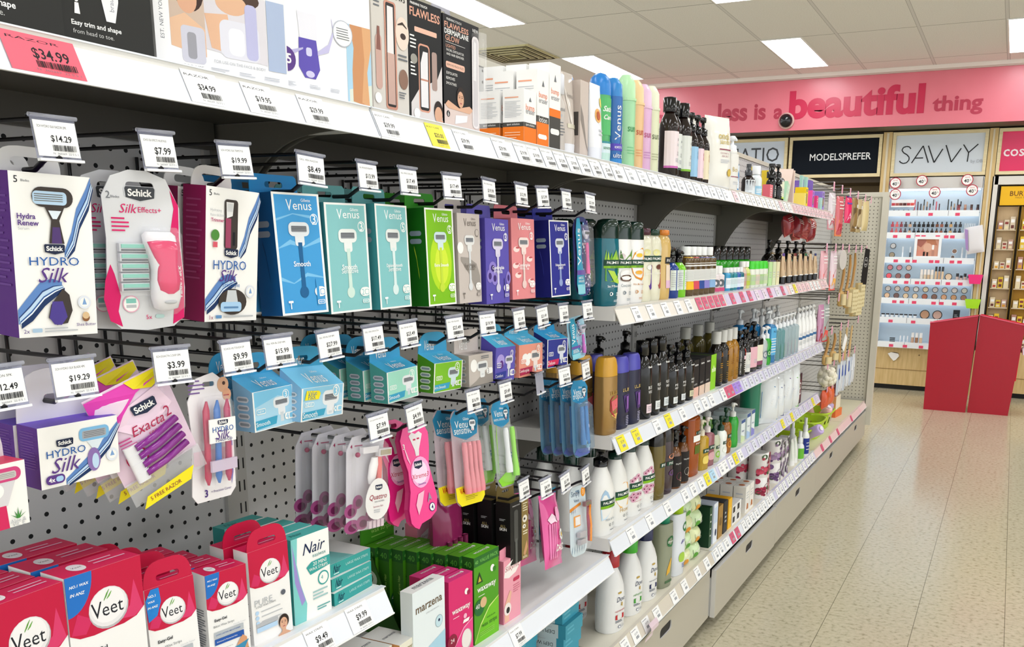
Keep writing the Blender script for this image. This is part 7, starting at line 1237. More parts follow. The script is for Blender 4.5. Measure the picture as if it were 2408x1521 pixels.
def redbag(c1, c2): return lambda f: (f.p([(0, 0), (1, 0), (1, .45), (.6, .55), (.3, .4), (0, .5)], M(c1)), f.p([(.2, .1), (.5, .2), (.8, .08), (.7, .3), (.3, .32)], M(c2)), f.ln(.2, .65, .8, .9, 3, WH, .25))
fpouch('white plastic accessory bag at the end of the top shelf', 'accessory bag', 4.93, 1.47, .085, .19, '#e3d9de', redbag('#d9929c', '#c85a68'))
fpouch('coral red accessory bag hanging right of the white one', 'accessory bag', 5.17, 1.44, .1, .215, '#d86a72', redbag('#e88a5a', '#c83a4a'))
fpouch('hot pink and violet accessory bag in the top row', 'accessory bag', 5.45, 1.52, .09, .15, '#ee2f6a', lambda f: (f.r(.1, .7, .9, 1, M('#5a3f9a')), f.band([(.2, .1, .05), (.5, .3, .1), (.8, .2, .05)], M('#f7a8c4'))))
for k, (y, c) in enumerate(((5.68, '#9a7c4e'), (5.86, '#c8b48a'))): fpouch(f'brown and clear sponge pack in the top row, {("left", "right")[k]}', 'sponge pack', y, 1.475, .09, .2, c, lambda f: (f.r(.1, .1, .45, .7, M('#6a5230')), f.r(.5, .1, .9, .8, M('#ded6cc'))))
fpouch('cream bath mitt in the top row', 'bath mitt', 6.12, 1.49, .1, .19, '#dcc894', None)
random.seed(9)
for k in range(7): fpouch(f'crumpled red plastic bag under the top shelf end, {ORD[k]} from the left', 'accessory bag', 4.40 + .085 * k, 1.43 - .01 * (k % 3), .09, .1, ('#a8303a', '#8e2530', '#c86a5a', '#b04a4a')[k % 4], redbag('#c85a50', '#8a2028'), x=-1.0 + .02 * (k % 2), ro=(-14, 10, -6, 16, 4, -10, 8)[k], th=.05)
fpouch('pink and clear sponge bag at the end of the second shelf', 'sponge bag', 4.82, 1.16, .09, .2, '#eab4bc', redbag('#ee7a7a', '#f0d0d4'))
fpouch('pink striped sponge bag right of the first one', 'sponge bag', 5.10, 1.145, .085, .215, '#e8d2da', redbag('#e86a60', '#f0b45a'))
t = thing('round_sponge', 'round pale grey body sponge pad in the second row', 'sponge', (-.89, 5.30, 1.255), (0, 0, 78)); a = MB(); a.prism([(.052 * math.cos(R(q)), .056 + .056 * math.sin(R(q))) for q in range(0, 360, 15)], -.01, .012, M('#c9c2bc', 'matte')); a.obj('pad', t); a = MB(); a.tube([(0, 0, .11), (0, 0, .13)], .002, WH); a.obj('loop', t)
def bbrush(lb, y, z0, h, hw, x=-.9, pad=True):
    t = thing('bath_brush', lb, 'brush', (x, y, z0), (0, 3, 78))
    a = MB(); a.tube([(0, 0, h), (.004, -.004, h * .8), (0, 0, h * .5), (-.004, .004, h * .35)], [.006, .009, .008, .009], WD); a.obj('handle', t)
    a = MB(); a.loft([(0, hw * .5, .009, 3), (.01, hw, .012, 3), (h * .3, hw, .012, 3), (h * .36, hw * .5, .009, 3)], M('#c8a264')); a.obj('head', t)
    b = MB(); b.loft([(.008, hw * .85, .012, 3, 0, -.018), (h * .29, hw * .85, .012, 3, 0, -.018)], BRI); b.obj('bristles', t)
bbrush('long wooden bath brush, first of three in the second row', 5.42, 1.04, .25, .03)
bbrush('long wooden bath brush, second of three in the second row', 5.62, 1.02, .32, .03)
bbrush('long wooden bath brush, third of three in the second row', 5.80, 1.02, .33, .03)
for k, (y, z, w) in enumerate(((5.72, .98, .05), (5.9, .955, .055), (6.02, 1.0, .04))):
    t = thing('body_brush', f'square wooden body brush with cream bristles, {("left", "middle", "right")[k]} of three', 'brush', (-.89, y, z), (0, 0, 78)); a = MB(); a.box(-w, w, -.01, .008, 0, .16, M('#cdb27a')); a.obj('block', t)
    b = MB(); b.box(-w * .9, w * .9, -.032, -.0105, .008, .15, peg_mat(f'bristle_{k}', 1, 0, '#ded0a4', '#a89258', .006)); b.obj('bristles', t)
t = thing('hair_brush_card', 'black display card with white lettering at the right end of the second row', 'display card', (-.885, 6.2, 1.1), (0, 2, 78)); a = MB(); a.prism([(-.05, 0), (.04, 0), (.05, .14), (.055, .275), (-.02, .28), (-.045, .14)], 0, .004, M('#17171a')); f = FA(a, .1, .28, lambda x, z, e: (x - .05, -e, z)); f.c(.5, .68, .32, WH); f.c(.5, .68, .3, M('#17171a')); f.t('FACE', .5, .72, .34, WH); f.t('HALO', .5, .63, .38, WH); a.obj('card', t)
fpouch('grey and red patterned accessory bag in the third row', 'accessory bag', 4.97, .87, .1, .21, '#a9b0ac', redbag('#c8343c', '#e85a50'))
fpouch('dark pink accessory bag behind the patterned one', 'accessory bag', 4.84, .86, .07, .22, '#c890b0', redbag('#8a2a3a', '#b83a4a'))
for k, y in enumerate((5.08, 5.3)): bbrush(f'clear wrapped wooden brush in the fourth row, {("left", "right")[k]}', y, .73, .16, .036)
for k, y in enumerate((5.5, 5.66, 5.82)):
    t = thing('back_scrubber', f'pale wooden paddle hanging in the fourth row, {("left", "middle", "right")[k]}', 'paddle', (-.89, y, .70), (0, (-8, 3, 8)[k], 80)); a = MB(); a.loft([(0, .006, .005, 2.4), (.015, .017, .006, 2.4), (.09, .014, .006, 2.4), (.12, .009, .005, 2.4), (.18, .012, .005, 2.4), (.2, .006, .004, 2)], M('#c9a974')); a.obj('paddle', t)
t = thing('hang_card', 'white folded card dangling before the paddles', 'card', (-.875, 5.46, .79), (0, 30, 82)); a = MB(); a.prism([(0, 0), (.05, 0), (.05, .09), (0, .1)], 0, .0015, WHT); a.obj('card', t)
t = thing('bath_puff', 'fluffy cream bath puff hanging over the baskets', 'bath puff', (-.90, 5.17, .585), (0, 0, 90))
a = MB(); random.seed(4)
for i in range(46):
    u, v = random.random() * 2 * PI, math.acos(2 * random.random() - 1); q = .055
    a.ball(q * 1.15 * math.sin(v) * math.cos(u), q * .8 * math.sin(v) * math.sin(u), .068 + q * .85 * math.cos(v), random.uniform(.014, .022), M('#e9e3cf', 'matte'), n=8, k=5)
a.ball(0, 0, .068, .058, M('#e9e3cf', 'matte'), .045, .05); a.obj('puff', t); a = MB(); a.tube([(0, 0, .12), (0, 0, .155)], .002, WH); a.obj('loop', t)
for k, (y, c) in enumerate(((5.14, '#d8562e'), (5.30, '#e0683a'))): fpouch(f'orange plastic wrapped pack under the bath puff, {("left", "right")[k]}', 'accessory bag', y, .47, .085, .11, c, lambda f: f.p([(.1, .3), (.9, .4), (.8, .6), (.2, .55)], M('#f0a890')), th=.045)
for k, y in enumerate((5.55, 5.66, 5.77, 5.9, 6.02, 6.12)): fpouch(f'clear narrow pack with blue fitting near the end panel, {ORD[k]} from the left', 'accessory pack', y, .49 + .01 * (k % 2), .045, .19, '#d9dde2' if k % 2 else '#c3ccd9', lambda f, k=k: (f.p([(.3, .5), (.7, .55), (.6, .9), (.35, .85)], M('#2f55b0' if k < 4 else '#eef0f3')), f.r(.4, .1, .6, .5, M('#eef0f2'))), th=.014)
# --- baskets, tools and brush stand on the end of the base shelf
LIME = M('#b4d41e', 'plast')
def basket(lb, x, y, rx=.135, ry=.1, h=.1):
    t = thing('basket', lb, 'basket', (x, y, Z0 + .001), (0, 0, 90))
    a = MB(); n = 36
    S_ = lambda z, k: [(k * rx * math.copysign(abs(math.cos(2 * PI * i / n)) ** .6, math.cos(2 * PI * i / n)), k * ry * math.copysign(abs(math.sin(2 * PI * i / n)) ** .6, math.sin(2 * PI * i / n)), z) for i in range(n)]
    def ring(p, q, skip=0):
        fs = [(i, (i + 1) % n, n + (i + 1) % n, n + i) for i in range(n) if not (skip and i % 3 == 2)]; a.add(p + q, fs, LIME, True)
    ring(S_(0, .74), S_(.03, .81)); ring(S_(.03, .81), S_(.07, .91), 0 if False else 1); ring(S_(.07, .91), S_(h, 1)); a.add(S_(0.002, .74), [tuple(range(n))], LIME)
    ring(S_(.004, .72), S_(.03, .795)); ring(S_(.03, .795), S_(.07, .895), 1); ring(S_(.07, .895), S_(h, .985)); a.obj('tub', t)
    b = MB(); P = S_(h, 1.03); b.tube(P + [P[0]], .006, LIME); b.obj('rim', t); return t
basket('lime green basket nearest, partly hidden by tubes', -1.0, 4.83)
basket('lime green basket in the middle with see-through slots', -.99, 5.12)
basket('lime green basket furthest back holding pink rollers', -1.0, 5.44)
for k, (x, y, z, c, q) in enumerate(((-.96, 5.40, .04, '#e6b8b4', 30), (-1.02, 5.46, .02, '#dcb0aa', -25), (-.95, 5.52, .03, '#c3a8d4', 10), (-.93, 4.84, .06, '#c6aee0', 60), (-1.04, 4.76, .03, '#a88fc4', 5))):
    t = thing('foam_roller', f'{("pale pink roller leaning out of the far basket", "pink roller lying in the far basket", "lilac roller standing in the far basket", "lilac foot file lying over the near basket", "violet roller standing in the near basket")[k]}', 'roller', (x, y, Z0 + z), (q, 0, 60)); a = MB(); a.loft([(0, .024, .024), (.004, .029, .029), (.105, .029, .029), (.11, .024, .024)], M(c, 'plast'), 22); a.obj('body', t); a = MB(); a.cyl(0, 0, .1105, .118, .012, M('#e9e2ea', 'plast')); a.obj('end_cap', t)
t = thing('brush_stand', 'orange and white brush display stand at the end of the base shelf', 'display stand', (-.93, 5.86, Z0), (0, 0, 84))
a = MB(); a.box(-.075, .075, 0, .12, 0, .05, M('#e8763a'), top=M('#d9a03a')); a.obj('base', t); a = MB(); a.prism([(-.14, 0), (.07, 0), (.07, .15), (.0, .11), (-.09, .09)], .12, .126, M('#d88f2a')); a.obj('back_card', t)
for k, x in enumerate((-.05, .0, .05)):
    t = thing('nail_brush', f'white nail brush with dark red handle, {("left", "middle", "right")[k]} on the orange stand', 'brush', (-.955, 5.86 + x, Z0 + .051), (0, 0, 84))
    a = MB(); a.box(-.021, .021, -.018, .018, 0, .085, M('#efe4cc'), left=M('#f0a870')); a.obj('bristle_box', t); b = MB(); b.loft([(.086, .014, .01), (.1, .007, .006), (.13, .011, .008), (.165, .008, .006), (.18, .002, .002)], M('#7a1028', 'gloss')); b.obj('handle', t)
# ---------- far wall: cosmetics units
n = NB('pale_wood', .45, .3); WOOD = n.out(n.ramp(n.noise(9, 4, (6, 6, .6)), [(.3, '#c9ab72'), (.7, '#dcc08a')]))
n = NB('frame_wood', .5, .3); WOODL = n.out(n.ramp(n.noise(12, 3, (.8, 5, 5)), [(.3, '#dcca9c'), (.7, '#e8d9b0')]))
def frame_sign(name, label, x0, x1, z0, z1, c, words, y=9.40, k='plast', f2=None):
    t = thing(name, label, 'sign', ((x0 + x1) / 2, y, z0))
    w, h = x1 - x0, z1 - z0; a = MB(); a.prism([(-w / 2, 0), (w / 2, 0), (w / 2, h), (-w / 2, h)], -.03, .02, WOODL, [[(-w / 2 + .03, .03), (w / 2 - .03, .03), (w / 2 - .03, h - .03), (-w / 2 + .03, h - .03)]]); a.obj('frame', t)
    a = MB(); a.box(-w / 2 + .03, w / 2 - .03, -.012, .0, .03, h - .03, M(c, k)); f = FA(a, w, h, lambda x, z, e: (x - w / 2, -.0125 - e * 3, z))
    if f2: f2(f, w, h)
    for q in words: f.t(*q[:4], M(q[4], 'plast'), **(q[5] if len(q) > 5 else {}))
    a.obj('panel', t)
frame_sign('brand_sign', 'pale blue sign panel with thin serif lettering left of the dark sign', -3.06, -2.19, 2.08, 2.475, '#ccd6e4', [('NATIO', .59, .6, .62, '#22262e', dict(h=.36))])
def dark(f, w, h): f.t('MODELSPREFER', .56, .5, .66, M('#eef0f2', 'plast'), h=.17, b=.01)
frame_sign('brand_sign', 'dark navy sign panel with white capitals between pale signs', -2.17, -1.27, 2.08, 2.475, '#10161f', [], k='matte', f2=dark)
def savvy(f, w, h):
    m = M('#15161a'); z0, z1 = .3, .68; t_ = .012
    def st(ax, az, bx, bz):
        dx, dz = (bx - ax) * w, (bz - az) * h; L = math.hypot(dx, dz); nx, nz = -dz / L * .005 / w, dx / L * .005 / h
        f.p([(ax - nx, az - nz), (bx - nx, bz - nz), (bx + nx, bz + nz), (ax + nx, az + nz)], m)
    pts = [(.2, .62), (.185, .665), (.155, .68), (.12, .66), (.105, .6), (.125, .54), (.165, .49), (.19, .43), (.19, .37), (.165, .31), (.13, .295), (.095, .33), (.09, .36)]
    for p, q in zip(pts, pts[1:]): st(*p, *q)
    st(.22, z0, .33, z1); st(.33, z1, .4, z0); st(.25, .41, .34, .41); st(.385, z1, .46, z0); st(.46, z0, .54, z1 - .08); st(.57, z1, .64, z0); st(.64, z0, .73, z1 - .08); st(.75, z1, .81, .5); st(.81, .5, .9, z1); st(.81, .5, .805, z0)
    f.t('by DB', .9, .3, .12, M('#a9adb3'))
frame_sign('brand_sign', 'pale grey framed sign with thin angular capitals above the lit cosmetics unit', -1.175, -.33, 2.075, 2.485, '#cdd5dd', [], f2=savvy)
frame_sign('brand_sign', 'hot pink framed sign with white rounded lettering at the right edge', -.245, .62, 2.075, 2.485, '#e0125a', [('cosmetics', .36, .5, .6, '#f6e6ea', dict(b=.01))])
mb = MB(); mb.box(-9, 7, 9.46, 9.95, 2.03, 2.5, M('#3f3322')); struct(mb.obj('trim_2'))
def post(lb, x0, x1, z0=0):
    a = MB(); a.box(0, x1 - x0, -.05, .4, 0, 2.49 - z0, WOOD); a.box(.03, x1 - x0 - .03, -.056, -.05, 0, 2.48 - z0, M('#d8cdb4'));
    tag(a.obj('wall_post'), lb, 'wall post', 'pale wooden posts between wall units', (x0, 9.42, z0))
post('pale wooden post between dark sign and lit cosmetics unit', -1.262, -1.18); post('pale wooden post right of the lit cosmetics unit', -.325, -.25)
# lit cosmetics unit
cu = thing('cosmetics_unit', 'lit white cosmetics wall unit with shelves of makeup', 'cosmetics unit', (-.755, 9.40, 0))
PW = M('#e6edf2', 'plast')
a = MB(); a.box(-.42, .42, .12, .15, .45, 2.06, M('#c8d6de')); a.box(-.425, -.415, -.02, .14, .44, 2.06, PW); a.box(.415, .425, -.02, .14, .44, 2.06, PW); a.box(-.42, .42, -.02, .12, 1.96, 2.065, M('#d6d4d0')); a.obj('carcass', cu)
a = MB(); a.box(-.42, .42, -.03, .14, .05, .44, WOOD); a.box(-.42, .42, -.034, -.03, .205, .209, M('#8a6a3a')); o1 = [(.05 * math.cos(R(q)) - .24, .36 + .016 * math.sin(R(q))) for q in range(0, 360, 20)]; a.prism(o1, -.032, -.0305, M('#4a3a2a')); a.cyl(-.0, -.031, .355, .365, .006, M('#6a5a40', 'metal')); a.obj('base_cupboard', cu)
a = MB(); a.box(-.42, .42, .02, .1, 0, .05, M('#14110c')); a.obj('kickboard', cu)
t = thing('tissue', 'white tissue pulled from the oval slot in the wooden cupboard', 'tissue', (-.99, 9.355, .29)); a = MB(); a.prism([(-.06, .07), (-.03, .085), (.04, .075), (.05, .05), (.02, .01), (.0, .0), (-.03, .03)], -.004, .0, WHT); a.obj('paper', t)
SHZ = (.475, .715, .905, 1.095, 1.30, 1.535, 1.745)
RT = M('#e8446a', 'plast')
for i, z in enumerate(SHZ):
    t = thing('cosmetics_shelf', f'white lit cosmetics shelf with red tickets, {ORD[i]} from the bottom', 'shelf', (-.755, 9.40, z)); d = -.10 + .015 * i
    a = MB(); a.box(-.41, .41, d, .118, -.012, 0, PW); a.obj('board', t)
    a = MB(); a.box(-.41, .41, d - .006, d, -.045, .012, M('#eef3f6', 'gloss')); [a.box(x - .002, x + .002, d - .0065, d - .006, -.04, .01, DG) for x in (-.14, .14)]; a.obj('front_lip', t)
    b = MB(); b.box(-.4, .4, .085, .1, -.017, -.0125, EM('#e3efff', 6.0)); b.obj('light_strip', t)
    random.seed(20 + i)
    for k in range((5, 4, 6, 7, 7, 8, 3)[i]):
        x = -.36 + .72 * (k + .5) / (5, 4, 6, 7, 7, 8, 3)[i] + random.uniform(-.03, .03); b = MB(); b.box(x - .02, x + .02, d - .0085, d - .007, -.04, -.013, RT); b.obj('red_ticket', t)
mb = MB(); mb.box(-.4, .4, 0, .02, 0, .008, EM('#e3efff', 6.0)); o = mb.obj('light_strip', cu); o.location = (0, .05, 1.945)
# things on those shelves
def compact(lb, x, i, c, r=.03, dz=0, c2='#1d1a1c', dy=.03):
    t = thing('powder_compact', lb, 'compact', (x, 9.33 + .015 * i + dy, SHZ[i] + .001 + dz), (-12, 0, 0)); a = MB(); circ = lambda q: [(q * math.cos(R(w)), r + q * math.sin(R(w))) for w in range(0, 360, 15)]
    a.prism(circ(r), 0, .008, M(c2, 'plast')); a.obj('case', t); a = MB(); a.prism(circ(r * .82), -.0012, -.0002, M(c, 'plast')); a.obj('powder', t)
PWD = ('#e8dcd2', '#e4d4c4', '#e0b090', '#ece6de', '#ead8b4', '#d9cfc8', '#e6d3c4', '#e3d6cc', '#e2dccc')
PWD2 = ('#dcb590', '#6a4a44', '#dcc09a', '#e3c8a4', '#a0543c', '#7a5648', '#c8946c', '#b9885c', '#94664c')
for k in range(9):
    compact(f'pale powder compact in the upper row of the third lit shelf, {ORD[k]} from the left', -1.11 + .088 * k, 2, PWD[k], .028, .068, dy=.07)
    compact(f'tan powder compact in the lower row of the third lit shelf, {ORD[k]} from the left', -1.11 + .088 * k, 2, PWD2[k], .028, .002)
for k, (c, c2) in enumerate((('#ee8f96', '#e84a5a'), ('#efa0ac', '#8a5a56'), ('#f0ccb8', '#8a3f40'))):
    compact(f'pink blush compact in the upper row of the fourth lit shelf, {ORD[k]} from the left', -1.11 + .088 * k, 3, c, .028, .085, dy=.07); compact(f'deep blush compact in the lower row of the fourth lit shelf, {ORD[k]} from the left', -1.11 + .088 * k, 3, c2, .028, .004)
compact('peach powder compact in the middle of the fourth lit shelf', -.56, 3, '#dcc0a0', .034, .002)
compact('pale shadow compact at the left of the fifth lit shelf, upper', -1.10, 4, '#ddd8d4', .028, .09, dy=.07); compact('grey shadow compact at the left of the fifth lit shelf, lower', -1.10, 4, '#9a8a70', .028, .002)
compact('large bronze compact on the second lit shelf, left', -.74, 1, '#b98a68', .046, .0); compact('large mosaic compact on the second lit shelf, right', -.625, 1, '#c09a8a', .046, .0)
def stick(lb, x, i, h, r, c, capc, cat, nm, dy=.03, k=.5):
    t = thing(nm, lb, cat, (x, 9.33 + .015 * i + dy, SHZ[i] + .001)); a = MB(); a.cyl(0, 0, 0, h * k, r, M(c, 'gloss'), 12); a.obj('body', t); a = MB(); a.cyl(0, 0, h * k + .0003, h, r * .95, M(capc, 'gloss'), 12); a.obj('cap', t)
for k in range(3): stick(f'beige foundation tube with black cap on the fourth lit shelf, {ORD[k]} from the left', -.675 + .03 * k, 3, .13, .011, ('#d8b890', '#c8a078', '#dcc09c')[k], '#15151a', 'foundation', 'foundation_bottle', k=.65)
for k in range(4): stick(f'clear nude lotion tube on the fourth lit shelf, {ORD[k]} from the left', -.805 + .032 * k, 3, .1, .014, ('#e0d6c8', '#d9c3a4', '#cfae86', '#e0d2b8')[k], '#eee6dc', 'lotion', 'lotion_tube')
for k in range(4): stick(f'black and clear jar on the right of the fourth lit shelf, {ORD[k]} from the left', -.48 + .034 * k, 3, .05 + .02 * ((k + 1) % 2), .014, '#c9b0a4', '#17171a', 'jar', 'cream_jar', k=.55)
for k in range(14): stick(f'{("red", "wine", "black", "tan", "black", "rose", "silver")[k % 7]} makeup pencil on the top lit shelf, {ORD[k]} from the left', -.93 + .028 * k + (.05 if k > 8 else 0), 6, .115 - .02 * (k % 3), .0055, ('#c8384a', '#6a2438', '#1a1a1c', '#b08a5a', '#1a1a1c', '#9a5a60', '#b9bcc2')[k % 7], ('#d84a5a', '#4a1a2a', '#0e0e10', '#1a1a1c', '#b9936a', '#17171a', '#17171a')[k % 7], 'makeup pencil', 'makeup_pencil')
for k in range(4): stick(f'{("coral", "tan", "brown", "dark brown")[k]} lip gloss on the right of the top lit shelf', -.53 + .055 * k, 6, .065, .012, ('#a83a3a', '#a8684a', '#7a4a38', '#4a2420')[k], ('#7a2a2e', '#c89a80', '#4a2a20', '#2a1614')[k], 'lip gloss', 'lip_gloss')
t = thing('palette', 'white card of red and brown lip shades on the top lit shelf', 'palette', (-1.04, 9.44, SHZ[6] + .045), (-14, 0, 0)); a = MB(); a.box(-.11, .11, 0, .005, 0, .075, WHT); f = FA(a, .22, .075, lambda x, z, e: (x - .11, -e, z)); [f.r(.02 + .16 * i, .2, .17 + .16 * i, .55, M(c)) for i, c in enumerate(('#c8444c', '#a85a50', '#7a4a44', '#5a3230', '#b84448', '#d8524c'))]; a.obj('card', t)
for k in range(5): t = thing('nail_polish', f'tiny black capped bottle on the left of the top lit shelf, {ORD[k]}', 'nail polish', (-1.115 + .045 * k, 9.41, SHZ[6] + .001)); a = MB(); a.ball(0, 0, .009, .009, M('#1b1b1e', 'gloss')); a.obj('bottle', t)
for r in range(2):
    for k in range(16):
        c = ('#b8283c', '#d85a5a', '#8a1f2c', '#3a2a2c', '#c9a58a', '#2a2a2c', '#17171a', '#1c1c20', '#17171a', '#26201e', '#7a4a34', '#9a5a48', '#17171a', '#c8a06a', '#2a2c34', '#17171a')[k]
        t = thing('lip_colour', f'{("lower", "upper")[r]} row lip colour bottle on the sixth lit shelf, {ORD[k]} from left', 'lip colour', (-1.115 + .041 * k, 9.385 + .02 * r, SHZ[5] + .002 + .062 * r), (0, 0, 0)); a = MB(); a.box(-.014, .014, -.008, .008, 0, .028, M(c, 'gloss')); a.obj('bottle', t); a = MB(); a.cyl(0, 0, .0283, .05, .007, M('#17171a' if k > 3 else c, 'gloss'), 10); a.obj('cap', t)
for k in range(6): stick(f'white gloss tube on the right of the sixth lit shelf, {ORD[k]} from the left', -.46 + .017 * k, 5, .1, .006, '#eef2f4', '#dfe6ea', 'gloss tube', 'gloss_tube')
t = thing('picture_panel', 'framed beauty photograph panel in peach tones in the middle of the lit unit', 'picture', (-.77, 9.36, SHZ[4] + .004)); a = MB(); w, h = .245, .205; a.prism([(-w / 2, 0), (w / 2, 0), (w / 2, h), (-w / 2, h)], 0, .03, M('#f4f6f8', 'gloss'), [[(-w / 2 + .025, .02), (w / 2 - .025, .02), (w / 2 - .025, h - .025), (-w / 2 + .025, h - .025)]]); a.obj('frame', t)
a = MB(); a.box(-w / 2 + .025, w / 2 - .025, .012, .016, .02, h - .025, M('#d39a82')); f = FA(a, w, h, lambda x, z, e: (x - w / 2, .0118 - e, z)); f.p([(.1, .88), (.5, .88), (.25, .5), (.1, .6)], M('#a8665a')); f.p([(.4, .88), (.75, .88), (.85, .6), (.5, .65)], M('#b9785a')); f.c(.5, .5, .16, M('#e0b098'), rz=.2); f.p([(.1, .1), (.5, .1), (.35, .4), (.1, .35)], M('#d98f7c')); f.r(.34, .1, .42, .3, M('#2a1a16')); f.r(.47, .1, .54, .28, M('#3a2018')); f.rr(.66, .4, .74, .62, .02, WHT); f.r(.66, .1, .76, .36, M('#c08a78')); a.obj('photograph', t)
for k, (x, c) in enumerate(((-1.0, '#eef2f5'), (-.93, '#4a4e54'), (-.89, '#3a3e44'), (-.46, '#eef0f2'), (-.42, '#e6eaee'))): stick(f'slim cosmetic tube on the fifth lit shelf, {ORD[k]} from the left', x, 4, .11, .008, c, '#dfe4e8', 'cosmetic tube', 'cosmetic_tube')
compact('open eyeshadow pot at the right of the fifth lit shelf', -.53, 4, '#8a6a58', .024, .05, '#eef0f2', dy=.05); compact('small dark pot at the right of the fifth lit shelf', -.54, 4, '#5a4438', .018, .0, '#e6e8ea')
for k in range(8):
    t = thing('jar_tester', f'small black and white tester jar on the second lit shelf, {ORD[k]} from the left', 'tester jar', (-1.13 + .043 * k, 9.385, SHZ[1] + .001)); a = MB(); a.cyl(0, 0, 0, .03, .016, M('#e6eaec', 'gloss'), 14); a.obj('jar', t); a = MB(); a.cyl(0, 0, .0303, .042, .017, M('#1b1b1e', 'plast'), 14); a.obj('lid', t)
t = thing('mascara_card', 'black printed card at the right of the second lit shelf', 'display card', (-.455, 9.41, SHZ[1] + .001), (-8, 0, 0)); a = MB(); a.box(-.03, .03, 0, .006, 0, .1, M('#22242a')); FA(a, .06, .1, fmap(.06)).ln(.2, .3, .8, .6, 3, GR, .3); a.obj('card', t)
for k in range(3): stick(f'nude foundation bottle with white cap on the lowest lit shelf, {ORD[k]} from the left', -.83 + .038 * k, 0, .105, .015, ('#c8a488', '#a07454', '#d8b898')[k], '#f3f1ee', 'foundation', 'foundation_bottle', k=.55)
for k in range(3): stick(f'clear tester tube on the lowest lit shelf, {ORD[k]} from the left', -.945 + .034 * k, 0, .07, .006, '#e9eef2', '#f4f6f8', 'tester tube', 'tester_tube')
t = thing('cotton_holder', 'black and clear cotton bud holder on the lowest lit shelf', 'holder', (-1.02, 9.37, SHZ[0] + .001)); a = MB(); [a.box(-.025, .025, -.015, .015, .004 + .016 * i, .012 + .016 * i, M('#1d2024', 'plast')) for i in range(3)]; a.box(-.03, .03, -.02, .02, 0, .003, PW); a.obj('rack', t)
# round SAVE 40% discs
for k, (x, z) in enumerate(((-1.115, 2.012), (-1.105, 1.905), (-.875, 2.03), (-.75, 1.92), (-.475, 2.03), (-.425, 1.935))):
    t = thing('sale_disc', f'round red rimmed sale disc on the lit unit, {("upper left", "lower left", "upper middle", "lower middle", "upper right", "lower right")[k]}', 'sale sign', (x, 9.335 - .012 * (k % 2), z)); a = MB(); circ = lambda q: [(q * math.cos(R(w)), q * math.sin(R(w))) for w in range(0, 360, 12)]
    a.prism(circ(.052), 0, .003, M('#b81e38')); f = FA(a, .104, .104, lambda x_, z_, e: (x_ - .052, -e, z_ - .052)); f.c(.5, .5, .43, WHT); f.t('SAVE', .5, .73, .4, M('#c8384a'), rot=0); f.t('40', .44, .42, .42, BK, b=.02); f.t('%', .76, .5, .15, DG); a.obj('disc', t)
    b = MB(); b.tube([(0, .004, 0), (0, .05, 0)], .003, CL('#e6eaf0', .4, .1)); b.obj('stem', t)
# baskets and bag clipped on the post between the units
t = thing('paper_bag', 'white paper bag with violet print hanging on the post', 'bag', (-.335, 9.30, 1.36), (0, -10, -20)); a = MB(); a.pillow(.16, .25, .05, M('#e6e4e6')); FA(a, .16, .25, lambda x, z, e: (x - .08, -.027 - e, z)).p([(.0, .2), (.14, .1), (.2, .9), (.02, .95)], M('#a888c0')); a.obj('bag', t)
def clipb(lb, x, z, c, w=.13):
    t = thing('clip_basket', lb, 'clip basket', (x, 9.29, z)); a = MB(); m = M(c, 'plast'); q = lambda s, y: [(-w * .36 * s, 0), (w * .36 * s, 0), (w * .5 * s, .085), (-w * .5 * s, .085)]
    a.prism(q(1, 0), -.04, -.037, m); a.prism(q(1, 0), .037, .04, m); a.box(-w * .36, w * .36, -.037, .037, 0, .003, m)
    for s in (-1, 1): a.add([(s * w * .36, -.037, 0), (s * w * .36, .037, 0), (s * w * .5, .037, .085), (s * w * .5, -.037, .085)], [(0, 1, 2, 3)], m)
    a.obj('tub', t); return t
clipb('hot pink clip basket holding cotton balls on the post', -.315, 1.075, '#f01f78')
clipb('lime green clip basket on the post under the pink one', -.315, .845, '#a8e010', .14)
for k, x in enumerate((-.345, -.285)): t = thing('cotton_ball', f'white cotton ball in the pink clip basket, {("left", "right")[k]}', 'cotton ball', (x, 9.29, 1.1)); a = MB(); a.ball(0, 0, .03, .028, M('#f3efec', 'matte')); a.obj('ball', t)
# right hand unit with yellow packaging
ru = thing('cosmetics_unit', 'wooden wall unit with yellow skincare bays at the right edge', 'cosmetics unit', (.19, 9.40, 0))
a = MB(); a.box(-.43, .43, .1, .14, .45, 2.06, M('#4a3a1c')); a.box(-.45, -.40, -.03, .14, .44, 2.06, M('#dcd8d0')); a.box(-.4, -.385, -.02, .14, .44, 2.0, M('#1c150c')); a.box(-.43, .43, -.03, .12, 1.985, 2.06, M('#dcd8d0')); a.obj('carcass', ru)
a = MB(); a.box(-.43, .43, -.03, .14, .05, .44, WOOD); a.cyl(-.36, -.031, .36, .372, .007, M('#8a6a3a', 'metal')); a.box(-.43, .43, -.034, -.03, .19, .195, M('#8a6a3a')); a.obj('base_cupboard', ru); a = MB(); a.box(-.43, .43, .02, .1, 0, .05, M('#14110c')); a.obj('kickboard', ru)
t = thing('header_card', 'yellow header card with brown lettering on the right hand unit', 'header card', (.05, 9.39, 1.80)); a = MB(); a.box(-.23, .3, 0, .06, 0, .17, M('#eeb81c')); f = FA(a, .53, .17, lambda x, z, e: (x - .23, -e, z)); f.t("BURT'S BEES", .46, .62, .62, M('#6a3f14'), b=.01); f.t('MADE TO NOURISH', .42, .4, .36, M('#8a5a1c')); a.obj('card', t)
YB = ('#e9c23a', '#e6d6b4', '#c8a494', '#d8b83c', '#b88a7a', '#d9c9b0')
random.seed(31)
